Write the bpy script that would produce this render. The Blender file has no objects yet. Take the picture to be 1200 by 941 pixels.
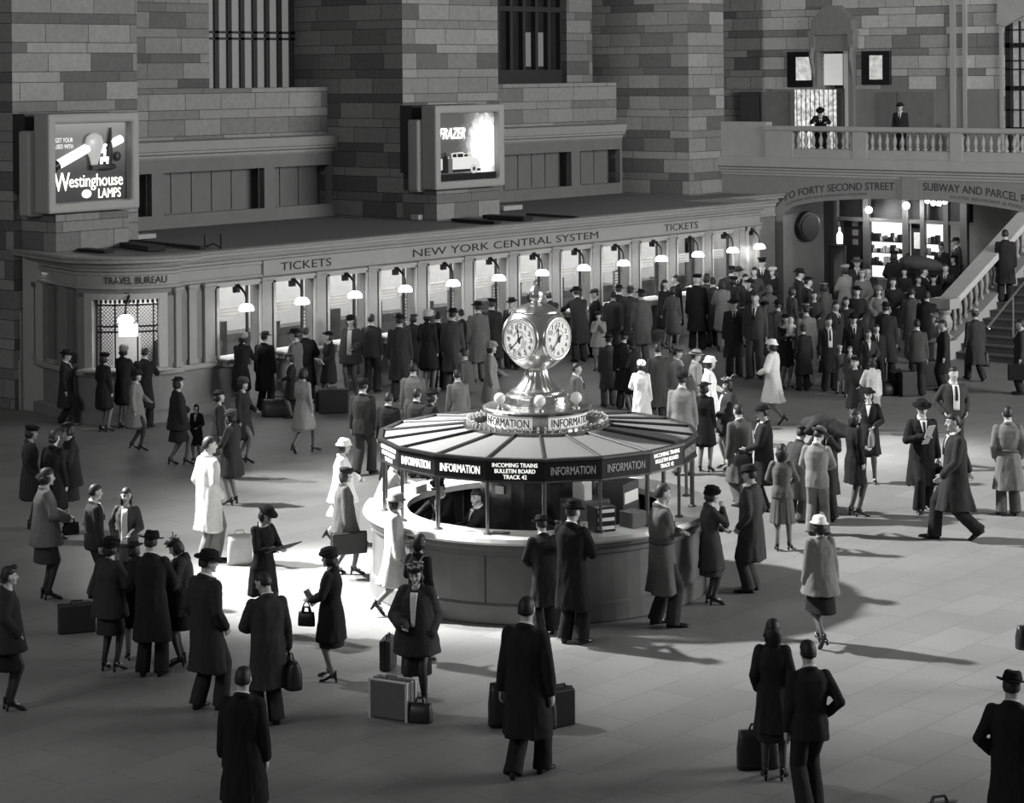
import bpy, math, random
from math import pi, sin, cos, radians, sqrt
from mathutils import Vector, Matrix, noise
random.seed(7)
SC = bpy.context.scene
COL = SC.collection
WS = bpy.data.scenes.new('work')   # scratch scene, so evaluating one mesh stays quick; removed at the end
def wsdg():
    vl = WS.view_layers[0]; vl.update(); return vl.depsgraph
# ---------- measured camera: level view camera with a falling front ----------
AZ = radians(40.2)
FWD = (cos(AZ), sin(AZ)); RGT = (sin(AZ), -cos(AZ))
CAM = (-31.04, -34.2, 7.0); FPX = 2600.0; ROLL = .0081
def ray(px, py):
    u = px - 600; v = py - 82
    u, v = u - ROLL * v, v + ROLL * u
    return (FWD[0] * FPX + RGT[0] * u, FWD[1] * FPX + RGT[1] * u, -v)
def onz(px, py, z=0.0):
    d = ray(px, py); k = (z - CAM[2]) / d[2]
    return (CAM[0] + d[0] * k, CAM[1] + d[1] * k)
def ons(px, py, s):
    d = ray(px, py); k = (s - CAM[1]) / d[1]
    return (CAM[0] + d[0] * k, CAM[2] + d[2] * k)
def ont(px, py, t):
    d = ray(px, py); k = (t - CAM[0]) / d[0]
    return (CAM[1] + d[1] * k, CAM[2] + d[2] * k)
def ondepth(px, py, D):
    d = ray(px, py); k = D / FPX
    return (CAM[0] + d[0] * k, CAM[1] + d[1] * k, CAM[2] + d[2] * k)

# ---------- materials ----------
MATS = {}
def lin(g):
    g = g / 255.0 if g > 1 else g
    return g / 12.92 if g <= .04045 else ((g + .055) / 1.055) ** 2.4
def col(g):
    v = lin(g); return (v, v, v * .975, 1)
class NT:
    def __init__(s, m):
        m.use_nodes = True; s.t = m.node_tree; s.n = s.t.nodes; s.b = s.n['Principled BSDF']
    def new(s, typ, **kw):
        n = s.n.new(typ)
        for k, v in kw.items(): setattr(n, k, v)
        return n
    def link(s, a, b): s.t.links.new(a, b)
    def val(s, x, inp):
        if hasattr(x, 'is_linked') or hasattr(x, 'links'): s.link(x, inp)
        else: inp.default_value = x
    def math(s, op, a, b=0.0, c=None):
        n = s.new('ShaderNodeMath', operation=op)
        s.val(a, n.inputs[0]); s.val(b, n.inputs[1])
        if c is not None: s.val(c, n.inputs[2])
        return n.outputs[0]
    def mixf(s, f, a, b):
        n = s.new('ShaderNodeMix'); s.val(f, n.inputs[0]); s.val(a, n.inputs[2]); s.val(b, n.inputs[3]); return n.outputs[0]
    def mixc(s, f, a, b):
        n = s.new('ShaderNodeMix', data_type='RGBA')
        s.val(f, n.inputs[0])
        for x, i in ((a, 6), (b, 7)):
            s.val(x, n.inputs[i])
        return n.outputs[2]
def mat(name, g=128, rough=.7, metal=0.0, emis=None, es=0.0, nz=.12, nscale=6.0, bump=0.0, bscale=60.0, stretch=None, spec=None):
    if name in MATS: return MATS[name]
    m = bpy.data.materials.new(name); N = NT(m); b = N.b
    c = col(g)
    b.inputs['Roughness'].default_value = rough; b.inputs['Metallic'].default_value = metal
    if spec is not None: b.inputs['Specular IOR Level'].default_value = spec
    tc = N.new('ShaderNodeTexCoord')
    co = tc.outputs['Object']
    if stretch:
        mp = N.new('ShaderNodeMapping'); mp.inputs['Scale'].default_value = stretch; N.link(co, mp.inputs[0]); co = mp.outputs[0]
    if nz:
        t = N.new('ShaderNodeTexNoise'); t.inputs['Scale'].default_value = nscale; t.inputs['Detail'].default_value = 4
        N.link(co, t.inputs['Vector'])
        lo = tuple(x * (1 - nz) for x in c[:3]) + (1,); hi = tuple(min(1, x * (1 + nz)) for x in c[:3]) + (1,)
        N.link(N.mixc(t.outputs[0], lo, hi), b.inputs['Base Color'])
    else: b.inputs['Base Color'].default_value = c
    if bump:
        t2 = N.new('ShaderNodeTexNoise'); t2.inputs['Scale'].default_value = bscale; N.link(co, t2.inputs['Vector'])
        bp = N.new('ShaderNodeBump'); bp.inputs['Strength'].default_value = bump; bp.inputs['Distance'].default_value = .01
        N.link(t2.outputs[0], bp.inputs['Height']); N.link(bp.outputs[0], b.inputs['Normal'])
    if emis:
        e = col(emis); b.inputs['Emission Color'].default_value = e; b.inputs['Emission Strength'].default_value = es
        if nz >= .3:   # printed or mottled things glow unevenly
            mr = N.new('ShaderNodeMapRange'); mr.inputs[1].default_value = .35; mr.inputs[2].default_value = .65; N.link(t.outputs[0], mr.inputs[0])
            N.link(N.mixc(mr.outputs[0], tuple(x * (1 - nz) for x in e[:3]) + (1,), e), b.inputs['Emission Color'])
    MATS[name] = m
    return m
def ashlar(name, tones, seed=0.0, period=.62, short=.36, lt=1.15, ls=1.6, mort=.008, mortg=62, rough=.8):
    m = bpy.data.materials.new(name); N = NT(m); M = N.math
    tc = N.new('ShaderNodeTexCoord')
    sp = N.new('ShaderNodeSeparateXYZ'); N.link(tc.outputs['Object'], sp.inputs[0])
    ge = N.new('ShaderNodeNewGeometry')
    sn = N.new('ShaderNodeSeparateXYZ'); N.link(ge.outputs['True Normal'], sn.inputs[0])
    useX = M('GREATER_THAN', M('ABSOLUTE', sn.outputs[1]), M('ABSOLUTE', sn.outputs[0]))
    u = N.mixf(useX, sp.outputs[1], sp.outputs[0])
    u = M('ADD', u, 100.0)
    zz = M('DIVIDE', M('ADD', sp.outputs[2], seed), period)
    pr = M('FLOOR', zz); fz = M('FRACT', zz)
    sh = M('LESS_THAN', fz, short)
    row = M('ADD', M('MULTIPLY', pr, 2.0), sh)
    wn = N.new('ShaderNodeTexWhiteNoise', noise_dimensions='1D'); N.link(row, wn.inputs['W'])
    L = N.mixf(sh, lt, ls)
    bu = M('ADD', M('DIVIDE', u, L), wn.outputs['Value'])
    cl = M('FLOOR', bu); fu = M('FRACT', bu)
    cb = N.new('ShaderNodeCombineXYZ'); N.link(cl, cb.inputs[0]); N.link(row, cb.inputs[1]); N.link(useX, cb.inputs[2])
    w2 = N.new('ShaderNodeTexWhiteNoise', noise_dimensions='3D'); N.link(cb.outputs[0], w2.inputs['Vector'])
    rp = N.new('ShaderNodeValToRGB'); N.link(w2.outputs['Value'], rp.inputs[0])
    rp.color_ramp.interpolation = 'CONSTANT'
    el = rp.color_ramp.elements
    el[0].color = col(tones[0]); el[0].position = 0; el[1].color = col(tones[1]); el[1].position = 1 / len(tones)
    for i, t in enumerate(tones[2:]):
        e = el.new((i + 2) / len(tones)); e.color = col(t)
    ns = N.new('ShaderNodeTexNoise'); ns.inputs['Scale'].default_value = 9; ns.inputs['Detail'].default_value = 6; N.link(tc.outputs['Object'], ns.inputs['Vector'])
    k = M('ADD', M('MULTIPLY', ns.outputs[0], .5), .75)
    mul = N.new('ShaderNodeMix', data_type='RGBA', blend_type='MULTIPLY'); mul.inputs[0].default_value = 1
    N.link(rp.outputs[0], mul.inputs[6])
    cc = N.new('ShaderNodeCombineColor'); 
    for i in range(3): N.link(k, cc.inputs[i])
    N.link(cc.outputs[0], mul.inputs[7])
    du = M('MULTIPLY', M('MINIMUM', fu, M('SUBTRACT', 1.0, fu)), L)
    d1 = M('ABSOLUTE', M('SUBTRACT', fz, short)); d2 = M('MINIMUM', fz, M('SUBTRACT', 1.0, fz))
    dz = M('MULTIPLY', M('MINIMUM', d1, d2), period)
    mo = M('LESS_THAN', M('MINIMUM', du, dz), mort)
    N.link(N.mixc(mo, mul.outputs[2], col(mortg)), N.b.inputs['Base Color'])
    N.b.inputs['Roughness'].default_value = rough
    MATS[name] = m
    return m
def glassmat(name, tint=.9, rough=.03):
    if name in MATS: return MATS[name]
    m = bpy.data.materials.new(name); N = NT(m)
    tr = N.new('ShaderNodeBsdfTransparent'); tr.inputs[0].default_value = (tint, tint, tint, 1)
    gl = N.new('ShaderNodeBsdfGlossy'); gl.inputs['Roughness'].default_value = rough
    lw0 = N.new('ShaderNodeLayerWeight'); lw0.inputs[0].default_value = .5
    f5 = N.math('ADD', N.math('MULTIPLY', N.math('POWER', lw0.outputs['Facing'], 4.0), .7), .04)
    mx = N.new('ShaderNodeMixShader'); N.link(f5, mx.inputs[0]); N.link(tr.outputs[0], mx.inputs[1]); N.link(gl.outputs[0], mx.inputs[2])
    N.link(mx.outputs[0], N.n['Material Output'].inputs['Surface'])
    MATS[name] = m
    return m

# ---------- mesh building ----------
class MB:
    def __init__(s): s.v = []; s.f = []; s.mi = []; s.cur = 0
    def add(s, vs, fs):
        o = len(s.v); s.v += [tuple(v) for v in vs]; s.f += [tuple(i + o for i in f) for f in fs]; s.mi += [s.cur] * len(fs)
        return s
    def box(s, x0, x1, y0, y1, z0, z1):
        if x0 > x1: x0, x1 = x1, x0
        if y0 > y1: y0, y1 = y1, y0
        if z0 > z1: z0, z1 = z1, z0
        return s.add([(x0, y0, z0), (x1, y0, z0), (x1, y1, z0), (x0, y1, z0), (x0, y0, z1), (x1, y0, z1), (x1, y1, z1), (x0, y1, z1)],
              [(3, 2, 1, 0), (4, 5, 6, 7), (0, 1, 5, 4), (1, 2, 6, 5), (2, 3, 7, 6), (3, 0, 4, 7)])
    def obox(s, c, ax, ay, az, hx, hy, hz):
        c = Vector(c); ax, ay, az = Vector(ax).normalized() * hx, Vector(ay).normalized() * hy, Vector(az).normalized() * hz
        P = [c + ax * i + ay * j + az * k for k in (-1, 1) for j in (-1, 1) for i in (-1, 1)]
        return s.add(P, [(0, 2, 3, 1), (4, 5, 7, 6), (0, 1, 5, 4), (1, 3, 7, 5), (3, 2, 6, 7), (2, 0, 4, 6)])
    def loft(s, rings, cap=True, close=False):
        n = len(rings[0]); vs = [p for r in rings for p in r]; fs = []
        m = len(rings)
        for i in range(m - (0 if close else 1)):
            a = i * n; b = ((i + 1) % m) * n
            for j in range(n):
                k = (j + 1) % n; fs.append((a + j, a + k, b + k, b + j))
        if cap and not close:
            fs.append(tuple(range(n - 1, -1, -1))); fs.append(tuple((m - 1) * n + j for j in range(n)))
        return s.add(vs, fs)
    def tube(s, pts, rad, n=8, cap=True):
        pts = [Vector(p) for p in pts]
        if not hasattr(rad, '__len__'): rad = [rad] * len(pts)
        rings = []; up = None
        for i, p in enumerate(pts):
            d = (pts[min(i + 1, len(pts) - 1)] - pts[max(i - 1, 0)])
            d = d.normalized() if d.length > 1e-9 else Vector((0, 0, 1))
            if up is None:
                up = Vector((1, 0, 0)) if abs(d.x) < .8 else Vector((0, 1, 0))
            a = (up - d * up.dot(d)).normalized(); b = d.cross(a); up = a
            r = rad[i]; ra, rb = (r if hasattr(r, '__len__') else (r, r))
            rings.append([p + a * (ra * cos(2 * pi * j / n)) + b * (rb * sin(2 * pi * j / n)) for j in range(n)])
        return s.loft(rings, cap)
    def lathe(s, prof, c=(0, 0, 0), n=32, cap=True, wob=None):
        rings = []
        for r, z in prof:
            rings.append([(c[0] + (r + (wob(2 * pi * j / n, z) if wob else 0)) * cos(2 * pi * j / n), c[1] + (r + (wob(2 * pi * j / n, z) if wob else 0)) * sin(2 * pi * j / n), c[2] + z) for j in range(n)])
        return s.loft(rings, cap)
    def ell(s, c, r, n=16, m=10, M=None):
        c = Vector(c); rings = []
        for i in range(m + 1):
            th = pi * i / m; th = min(max(th, .02), pi - .02)
            ring = []
            for j in range(n):
                p = Vector((r[0] * sin(th) * cos(2 * pi * j / n), r[1] * sin(th) * sin(2 * pi * j / n), -r[2] * cos(th)))
                if M: p = M @ p
                ring.append(c + p)
            rings.append(ring)
        return s.loft(rings)
    def sweep(s, prof, path, closed=False):
        """prof: closed polygon of (outward d, z); path: (x,y) polyline, outward on its right"""
        P = [Vector((p[0], p[1], 0)) for p in path]; rings = []
        for i, p in enumerate(P):
            ds = []
            if i > 0: ds.append((P[i] - P[i - 1]).normalized())
            if i < len(P) - 1: ds.append((P[i + 1] - P[i]).normalized())
            ns = [Vector((d.y, -d.x, 0)) for d in ds]
            n = sum(ns, Vector()) ; n = n.normalized(); k = 1 / max(.3, n.dot(ns[0]))
            rings.append([p + n * (d * k) + Vector((0, 0, z)) for d, z in prof])
        return s.loft(rings)
    def prism(s, poly, a, b):
        """poly in 3D at a, copy shifted by vector b"""
        A = [Vector(p) for p in poly]; B = [p + Vector(b) for p in A]; n = len(A)
        return s.add(A + B, [tuple(range(n - 1, -1, -1)), tuple(range(n, 2 * n))] + [(i, (i + 1) % n, (i + 1) % n + n, i + n) for i in range(n)])
    def build(s, name, m, parent=None, smooth=False, bevel=0, fix=True):
        me = bpy.data.meshes.new(name); me.from_pydata([tuple(v) for v in s.v], [], s.f)
        for mm in (m if isinstance(m, (list, tuple)) else [m]): me.materials.append(mm)
        if isinstance(m, (list, tuple)):
            me.polygons.foreach_set('material_index', s.mi)
        if fix:
            import bmesh
            bm = bmesh.new(); bm.from_mesh(me); bmesh.ops.recalc_face_normals(bm, faces=bm.faces); bm.to_mesh(me); bm.free()
        if smooth:
            me.polygons.foreach_set('use_smooth', [True] * len(me.polygons))
        me.update()
        o = bpy.data.objects.new(name, me); COL.objects.link(o)
        if parent: o.parent = parent
        if bevel:
            b = o.modifiers.new('b', 'BEVEL'); b.width = bevel; b.segments = 2; b.limit_method = 'ANGLE'
        if smooth == 'auto':
            pass
        return o
def link(o, parent=None):
    COL.objects.link(o)
    if parent: o.parent = parent
    return o
def empty(name, loc=(0, 0, 0), rz=0.0):
    o = bpy.data.objects.new(name, None); COL.objects.link(o); o.location = loc; o.rotation_euler = (0, 0, rz); o.empty_display_size = .2
    return o
def tag(o, label=None, cat=None, group=None, kind=None):
    if label: o['label'] = label
    if cat: o['category'] = cat
    if group: o['group'] = group
    if kind: o['kind'] = kind
    return o
def struct(o): o['kind'] = 'structure'; return o
def rel(parent, o):
    """o was built in world coordinates; parent it under an object with its own location"""
    o.parent = parent
    o.matrix_parent_inverse = Matrix.LocRotScale(parent.location, parent.rotation_euler, parent.scale).inverted()
    return o
def wallholes(mb, axis, u0, u1, z0, z1, d0, d1, holes):
    """wall in plane; axis 'x': u is x and d is y; holes (ua,ub,za,zb)"""
    us = sorted({u0, u1, *[h[0] for h in holes], *[h[1] for h in holes]}); us = [u for u in us if u0 <= u <= u1]
    for a, b in zip(us, us[1:]):
        zs = sorted({z0, z1, *[z for h in holes if h[0] <= a and h[1] >= b for z in h[2:4]]}); zs = [z for z in zs if z0 <= z <= z1]
        for c, d in zip(zs, zs[1:]):
            if any(h[0] <= a and h[1] >= b and h[2] <= c and h[3] >= d for h in holes): continue
            if axis == 'x': mb.box(a, b, d0, d1, c, d)
            else: mb.box(d0, d1, a, b, c, d)
    return mb
def text(body, w, h, origin, right, up, m, parent=None, name='lettering', ext=.004, bold=0.0, warp=None, center=True):
    cu = bpy.data.curves.new(name, 'FONT'); cu.body = body; cu.size = 1; cu.extrude = 0;  cu.align_x = 'LEFT'; cu.resolution_u = 3
    tmp = bpy.data.objects.new('tmp', cu); WS.collection.objects.link(tmp)
    me = bpy.data.meshes.new_from_object(tmp.evaluated_get(wsdg()))
    bpy.data.objects.remove(tmp); bpy.data.curves.remove(cu)
    xs = [v.co.x for v in me.vertices]; ys = [v.co.y for v in me.vertices]
    x0, x1, y0, y1 = min(xs), max(xs), min(ys), max(ys)
    R = Vector(right).normalized(); U = Vector(up).normalized(); Nn = R.cross(U); O = Vector(origin)
    mb = MB()
    vs = []
    for v in me.vertices:
        a = (v.co.x - x0) / (x1 - x0); b = (v.co.y - y0) / (y1 - y0)
        a = (a - .5) * w if center else a * w; b = (b - .5) * h
        if warp: a, b = warp(a, b)
        vs.append(O + R * a + U * b)
    fs = [tuple(p.vertices) for p in me.polygons]
    if bold:
        k0 = len(vs); vs0 = list(vs); fs0 = list(fs); vs = []; fs = []
        for q_ in (-1, 0, 1):
            o_ = len(vs); vs += [v + R * (q_ * bold * h * .9) for v in vs0]; fs += [tuple(i + o_ for i in f) for f in fs0]
    n = len(vs)
    # give the letters thickness
    top = [v + Nn * ext for v in vs]
    ed = {}
    for f in fs:
        for i in range(len(f)):
            e = (f[i], f[(i + 1) % len(f)]); ed[e] = 1
    side = [(a, b, b + n, a + n) for a, b in ed if (b, a) not in ed]
    mb.add(vs + top, [tuple(i + n for i in f) for f in fs] + side)
    bpy.data.meshes.remove(me)
    return mb.build(name, m, parent, fix=False)
# ================= SETTING =================
M_stoneA = ashlar('ashlar_pier', [118, 138, 150, 104, 128, 145, 96, 135])
M_stoneB = ashlar('ashlar_back', [112, 134, 146, 102, 126, 138, 92], seed=.2)
M_stoneC = ashlar('ashlar_balcony_wall', [150, 168, 180, 116, 160, 172, 128], seed=.1, lt=.95, ls=1.3)
M_plain = mat('plain_limestone', 156, .75, nz=.12, nscale=3, bump=.1)
M_plainD = mat('weathered_limestone', 118, .75, nz=.15, nscale=3)
M_roof = mat('roof_felt', 108, .9, nz=.25, nscale=25)
M_dark = mat('dark_bronze', 38, .5, nz=.2)
M_black = mat('black_enamel', 18, .4, nz=.1)
M_marb = mat('counter_stone', 165, .5, nz=.10, nscale=2.5)
M_white = mat('white_paint', 215, .5, nz=.05)
M_paper = mat('white_paper', 225, .8, nz=.04)
M_brass = mat('polished_brass', 232, .24, metal=1.0, nz=.12, nscale=12)
M_brassD = mat('aged_brass', 120, .35, metal=1.0, nz=.25, nscale=14)
M_ink = mat('black_ink', 12, .7, nz=0)
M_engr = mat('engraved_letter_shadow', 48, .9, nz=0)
M_wood = mat('dark_oak', 60, .45, nz=.3, nscale=5, stretch=(6, 6, 1))
M_glass = glassmat('clear_glass')

def mfloor():
    m = bpy.data.materials.new('marble_floor'); N = NT(m); M = N.math
    tc = N.new('ShaderNodeTexCoord')
    br = N.new('ShaderNodeTexBrick'); N.link(tc.outputs['Object'], br.inputs['Vector'])
    br.inputs['Scale'].default_value = 1.0; br.inputs['Brick Width'].default_value = 1.15; br.inputs['Row Height'].default_value = .62
    br.inputs['Mortar Size'].default_value = .007
    br.inputs['Color1'].default_value = col(122); br.inputs['Color2'].default_value = col(130); br.inputs['Mortar'].default_value = col(108)
    n1 = N.new('ShaderNodeTexNoise'); n1.inputs['Scale'].default_value = .8; n1.inputs['Detail'].default_value = 8; N.link(tc.outputs['Object'], n1.inputs['Vector'])
    n2 = N.new('ShaderNodeTexNoise'); n2.inputs['Scale'].default_value = 28; n2.inputs['Detail'].default_value = 3; N.link(tc.outputs['Object'], n2.inputs['Vector'])
    k = M('ADD', M('MULTIPLY', n1.outputs[0], .4), M('ADD', M('MULTIPLY', n2.outputs[0], .3), .65))
    cc = N.new('ShaderNodeCombineColor')
    for i in range(3): N.link(k, cc.inputs[i])
    mul = N.new('ShaderNodeMix', data_type='RGBA', blend_type='MULTIPLY'); mul.inputs[0].default_value = 1
    N.link(br.outputs[0], mul.inputs[6]); N.link(cc.outputs[0], mul.inputs[7]); N.link(mul.outputs[2], N.b.inputs['Base Color'])
    N.b.inputs['Roughness'].default_value = .5; N.b.inputs['Specular IOR Level'].default_value = .3
    return m
MB().box(-60, 40, -60, 20, -.2, 0).build('floor', mfloor())['kind'] = 'structure'

PF = 3.6          # pier fronts
DB = 6.05         # dado front
HT = 13.5
def X(px, py, s): return ons(px, py, s)[0]
p1r = X(160, 0, PF); p2l = X(471, 0, PF); p2r = X(583, 0, PF); p3l = X(806, 0, PF)
# piers
struct(MB().box(-2.45, p1r, PF, 8.2, 0, HT).build('wall_pier_travel_bureau_side', M_stoneA))
struct(MB().box(-9, -2.75, 4.6, 8.2, 0, HT).build('wall_back_far_left', M_stoneB))
b = MB().box(-2.35, -1.2, PF - .07, PF, 0, 1.02).box(-2.3, -1.2, PF - .04, PF, 1.02, 2.02); struct(b.build('trim_1', M_plain))
struct(MB().box(p2l, p2r, PF, 8.2, 2.9, HT).build('wall_pier_middle', M_stoneA))
struct(MB().box(p3l, 23.45, PF, 8.2, 2.9, HT).build('wall_pier_balcony_side', M_stoneA))
# bays: dado with sunk panels, lower wall, recessed window wall
def bay(a, bx, panels, sill_z, win, nm, wn):
    d = MB()
    holes = [(X(l, 230, DB), X(r, 230, DB), 3.62, 4.62) for l, r in panels]
    wallholes(d, 'x', a, bx, 3.2, 4.95, DB, DB + .18, holes)
    d.box(a, bx, DB + .5, DB + .8, 3.2, 4.95)
    for h in holes:
        n = max(2, round((h[1] - h[0]) / .6))
        for i in range(1, n): x = h[0] + (h[1] - h[0]) * i / n; d.box(x - .012, x + .012, DB + .47, DB + .5, h[2], h[3])
    struct(d.build('wall_back_dado_' + nm, M_plainD))
    c = MB().sweep([(-.3, 4.93), (.0, 4.93), (.04, 4.98), (.04, 5.03), (.12, 5.07), (.12, 5.12), (.16, 5.14), (.20, 5.36), (-.3, 5.40)], [(a, DB), (bx, DB)])
    struct(c.build('trim_dado_' + nm, M_plain))
    struct(MB().box(a, bx, DB + .2, DB + .9, 5.3, sill_z).build('wall_back_lower_' + nm, ashlar('ashlar_sill_' + nm, [140, 150, 128, 146, 120], seed=.33)))
    w = MB(); wy = DB + 1.1
    wallholes(w, 'x', a - .4, bx + .4, sill_z - .6, HT, wy, wy + .8, [(win[0], win[1], sill_z, HT - .5)])
    struct(w.build('wall_back_recess_' + nm, M_stoneB))
    root = struct(empty(wn, (win[0], wy, sill_z)))
    return root, wy
# bay 1 (between first two piers)
wy = DB + 1.1
w1 = (X(245, 40, wy), X(372, 40, wy) + .15); w2 = (X(575, 40, wy), X(664, 40, wy))
r1, _ = bay(p1r, p2l, [(150, 178), (192, 310), (322, 387)], 6.6, w1, 'travel_bureau_side', 'window_1')
r2, _ = bay(p2r, p3l, [(590, 670), (680, 727)], 6.6, w2, 'balcony_side', 'window_2')
M_pane1 = mat('glowing_pane', 95, .5, emis=112, es=.8, nz=.25, nscale=3)  # glow put into the first window's pane to lighten it
M_pane2 = mat('dark_pane', 45, .25, nz=.4, nscale=4)
b = MB(); n = 9; W = w1[1] - w1[0]
for i in range(n + 1):
    x = w1[0] + W * (i + .1) / n; b.box(x - (.34 if i == 0 else .07), x + .07, wy + .24, wy + .31, 6.6, HT - .5)
b.box(w1[0], w1[1], wy + .24, wy + .31, 7.82, 7.88).box(w1[0], w1[1], wy + .24, wy + .31, 7.98, 8.04)
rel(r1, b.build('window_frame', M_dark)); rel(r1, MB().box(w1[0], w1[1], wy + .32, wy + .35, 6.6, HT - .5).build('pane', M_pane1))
b = MB(); W = w2[1] - w2[0]
for i in range(7): x = w2[0] + W * i / 6; b.box(x - .06, x + .06, wy + .2, wy + .35, 6.6, HT - .5)
b.box(w2[0], w2[1], wy + .18, wy + .36, 6.6, 7.0).box(w2[0], w2[1], wy + .18, wy + .36, 8.7, 8.85)
rel(r2, b.build('window_frame', mat('bronze_window_frame', 52, .5))); rel(r2, MB().box(w2[0], w2[1], wy + .36, wy + .4, 6.6, HT - .5).build('pane', M_pane2))
b = MB(); 
for i in (3.1, 4.1): b.box(w2[0] + W * i / 6 + .05, w2[0] + W * i / 6 + .36, wy + .3, wy + .355, 7.1, 8.1)
rel(r2, b.build('lit_pane', mat('lit_pane', 100, .5, emis=120, es=.5)))

# ---------- ticket office ----------
off = empty('ticket_office', (9, 0, 0)); tag(off, 'long low limestone ticket office with a row of lit windows against the back wall', 'ticket office')
M_off = mat('office_limestone', 150, .6, nz=.14, nscale=2.2, bump=.08)
M_offp = mat('office_panel', 124, .55, nz=.22, nscale=4)
PI0 = .01; PIT = 1.608; NW = 12
arcA = Vector((-2.7, 1.2)); arcB = Vector((-1.32, -.15)); bul = .33
def arcp(t, o=0.0):
    p = arcA.lerp(arcB, t); d = (arcB - arcA).normalized(); nrm = Vector((d.y, -d.x)); 
    q = p + nrm * (bul * 4 * t * (1 - t) + o); return (q.x, q.y)
arc = [arcp(i / 12) for i in range(13)]
path = [(-2.12, 3.58)] + arc + [(-1.22, -.15), (-1.20, 0), (19.9, 0), (19.9, 1.7), (23.25, 1.7)]
cor = [(-.5, 3.02), (0, 3.02), (.03, 3.05), (.03, 3.09), (.10, 3.12), (.14, 3.17), (.14, 3.21), (.34, 3.23), (.34, 3.28), (.38, 3.30), (.40, 3.34), (.36, 3.36), (-.5, 3.30)]
rel(off, MB().sweep(cor, path).build('cornice', M_off))
rel(off, MB().sweep([(-.2, 2.66), (.0, 2.66), (.05, 2.70), (.05, 2.74), (.015, 2.76), (.015, 2.95), (.04, 2.97), (.04, 3.02), (-.2, 3.02)], path).build('architrave', M_off))
rel(off, MB().sweep([(-.2, .93), (.04, .93), (.08, .97), (.08, 1.02), (.06, 1.06), (-.2, 1.07)], path).build('sill_band', M_off))
rel(off, MB().sweep([(-.2, 0), (.08, 0), (.08, .2), (.03, .25), (-.2, .25)], path).build('plinth', M_offp))
f = MB(); holes = [(PI0 + PIT * k - .04, PI0 + PIT * k + 1.10, 1.07, 2.55) for k in range(NW)]
wallholes(f, 'x', -1.22, 19.9, .0, 2.70, 0, .25, holes)
f.sweep([(-.2, 0), (0, 0), (0, 2.7), (-.2, 2.7)], [(-2.12, 3.58), (-2.7, 1.2)])
f.sweep([(-.2, 0), (0, 0), (0, 1.07), (-.2, 1.07)], arc)
f.sweep([(-.2, 2.52), (0, 2.52), (0, 2.7), (-.2, 2.7)], arc)
f.sweep([(-.2, 1), (0, 1), (0, 2.6), (-.2, 2.6)], arc[:3]).sweep([(-.2, 1), (0, 1), (0, 2.6), (-.2, 2.6)], arc[-2:])
f.box(-1.32, -1.2, -.15, .1, 0, 2.7).box(19.65, 19.9, 0, 1.9, 0, 2.7).box(19.9, 23.25, 1.7, 1.95, 0, 2.7)
rel(off, f.build('facade', M_offp))
rel(off, MB().prism([(p[0], p[1], 3.2) for p in [(-2.12, 3.58)] + arc + [(-1.22, -.1), (-1.2, 0), (19.9, 0), (19.9, 1.7), (23.25, 1.7), (23.25, PF), (p3l, PF), (p3l, DB + .1), (p2r, DB + .1), (p2r, PF), (p2l, PF), (p2l, DB + .1), (p1r, DB + .1), (p1r, PF)]], 0, (0, 0, .1)).build('roof', M_roof))
def pil(b, x, w=.27, y=-.07):
    b.box(x - w / 2, x + w / 2, y, .0, 1.07, 2.66).box(x - w / 2 - .02, x + w / 2 + .02, y - .02, 0, 1.07, 1.17).box(x - w / 2 - .02, x + w / 2 + .02, y - .025, 0, 2.56, 2.60).box(x - w / 2 - .03, x + w / 2 + .03, y - .04, 0, 2.61, 2.68)
for k in range(-1, NW + 3):
    x = 1.30 + PIT * k if k < NW else 18.55 + .52 * (k - NW) + .13
    b = MB(); pil(b, x, .27 if k < NW else .2); o = rel(off, b.build('pilaster', M_off))
for x in (-1.26, -.75):
    b = MB(); pil(b, x, .14 if x < -1 else .2, -.2 if x < -1 else -.05); rel(off, b.build('pilaster', M_off))
for yy in (1.42, 2.3, 3.2):
    xx = -2.7 + (yy - 1.2) * .58 / 2.38; dv = Vector((.58, 2.38, 0)).normalized(); nv_ = Vector((-dv.y, dv.x, 0))
    b = MB()
    for hw_, ht_, z0_, z1_ in ((.13, .05, 1.07, 2.66), (.16, .07, 2.58, 2.68), (.16, .07, 1.07, 1.17)): b.obox(Vector((xx, yy, (z0_ + z1_) / 2)) + nv_ * .02, dv, nv_, (0, 0, 1), hw_, ht_, (z1_ - z0_) / 2); rel(off, b.build('pilaster', M_off))
# raised inscription tablets
tabs = [((299, 412 + 0), 'TICKETS', 329, 388), None]
ta = X(306, 300, 0); tb = X(828, 262, 0)
rel(off, MB().box(ta, tb, -.075, .0, 2.71, 3.03).build('inscription_tablet', M_off))
for body, a, c_ in (('TICKETS', 329, 388), ('NEW YORK CENTRAL SYSTEM', 484, 701), ('TICKETS', 779, 818)):
    xa, xb = X(a, 300, -.08), X(c_, 270, -.08)
    rel(off, text(body, xb - xa, .175, ((xa + xb) / 2, -.077, 2.87), (1, 0, 0), (0, 0, 1), M_engr, ext=.006))
# TRAVEL BUREAU, on the curve
def wtb(a, b_): return a, b_
t0 = arcp(.5, .06); d = (arcB - arcA).normalized()
def curvetext(o, h, L):
    for v in o.data.vertices:
        pass
tb_ = text('TRAVEL BUREAU', 1.28, .14, (0, 0, 2.86), (1, 0, 0), (0, 0, 1), M_engr, ext=.01)
for v in tb_.data.vertices:
    s_ = v.co.x; q = arcp(.60 + s_ / 1.98, .02 - v.co.y); v.co.x, v.co.y = q
rel(off, tb_)
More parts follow.
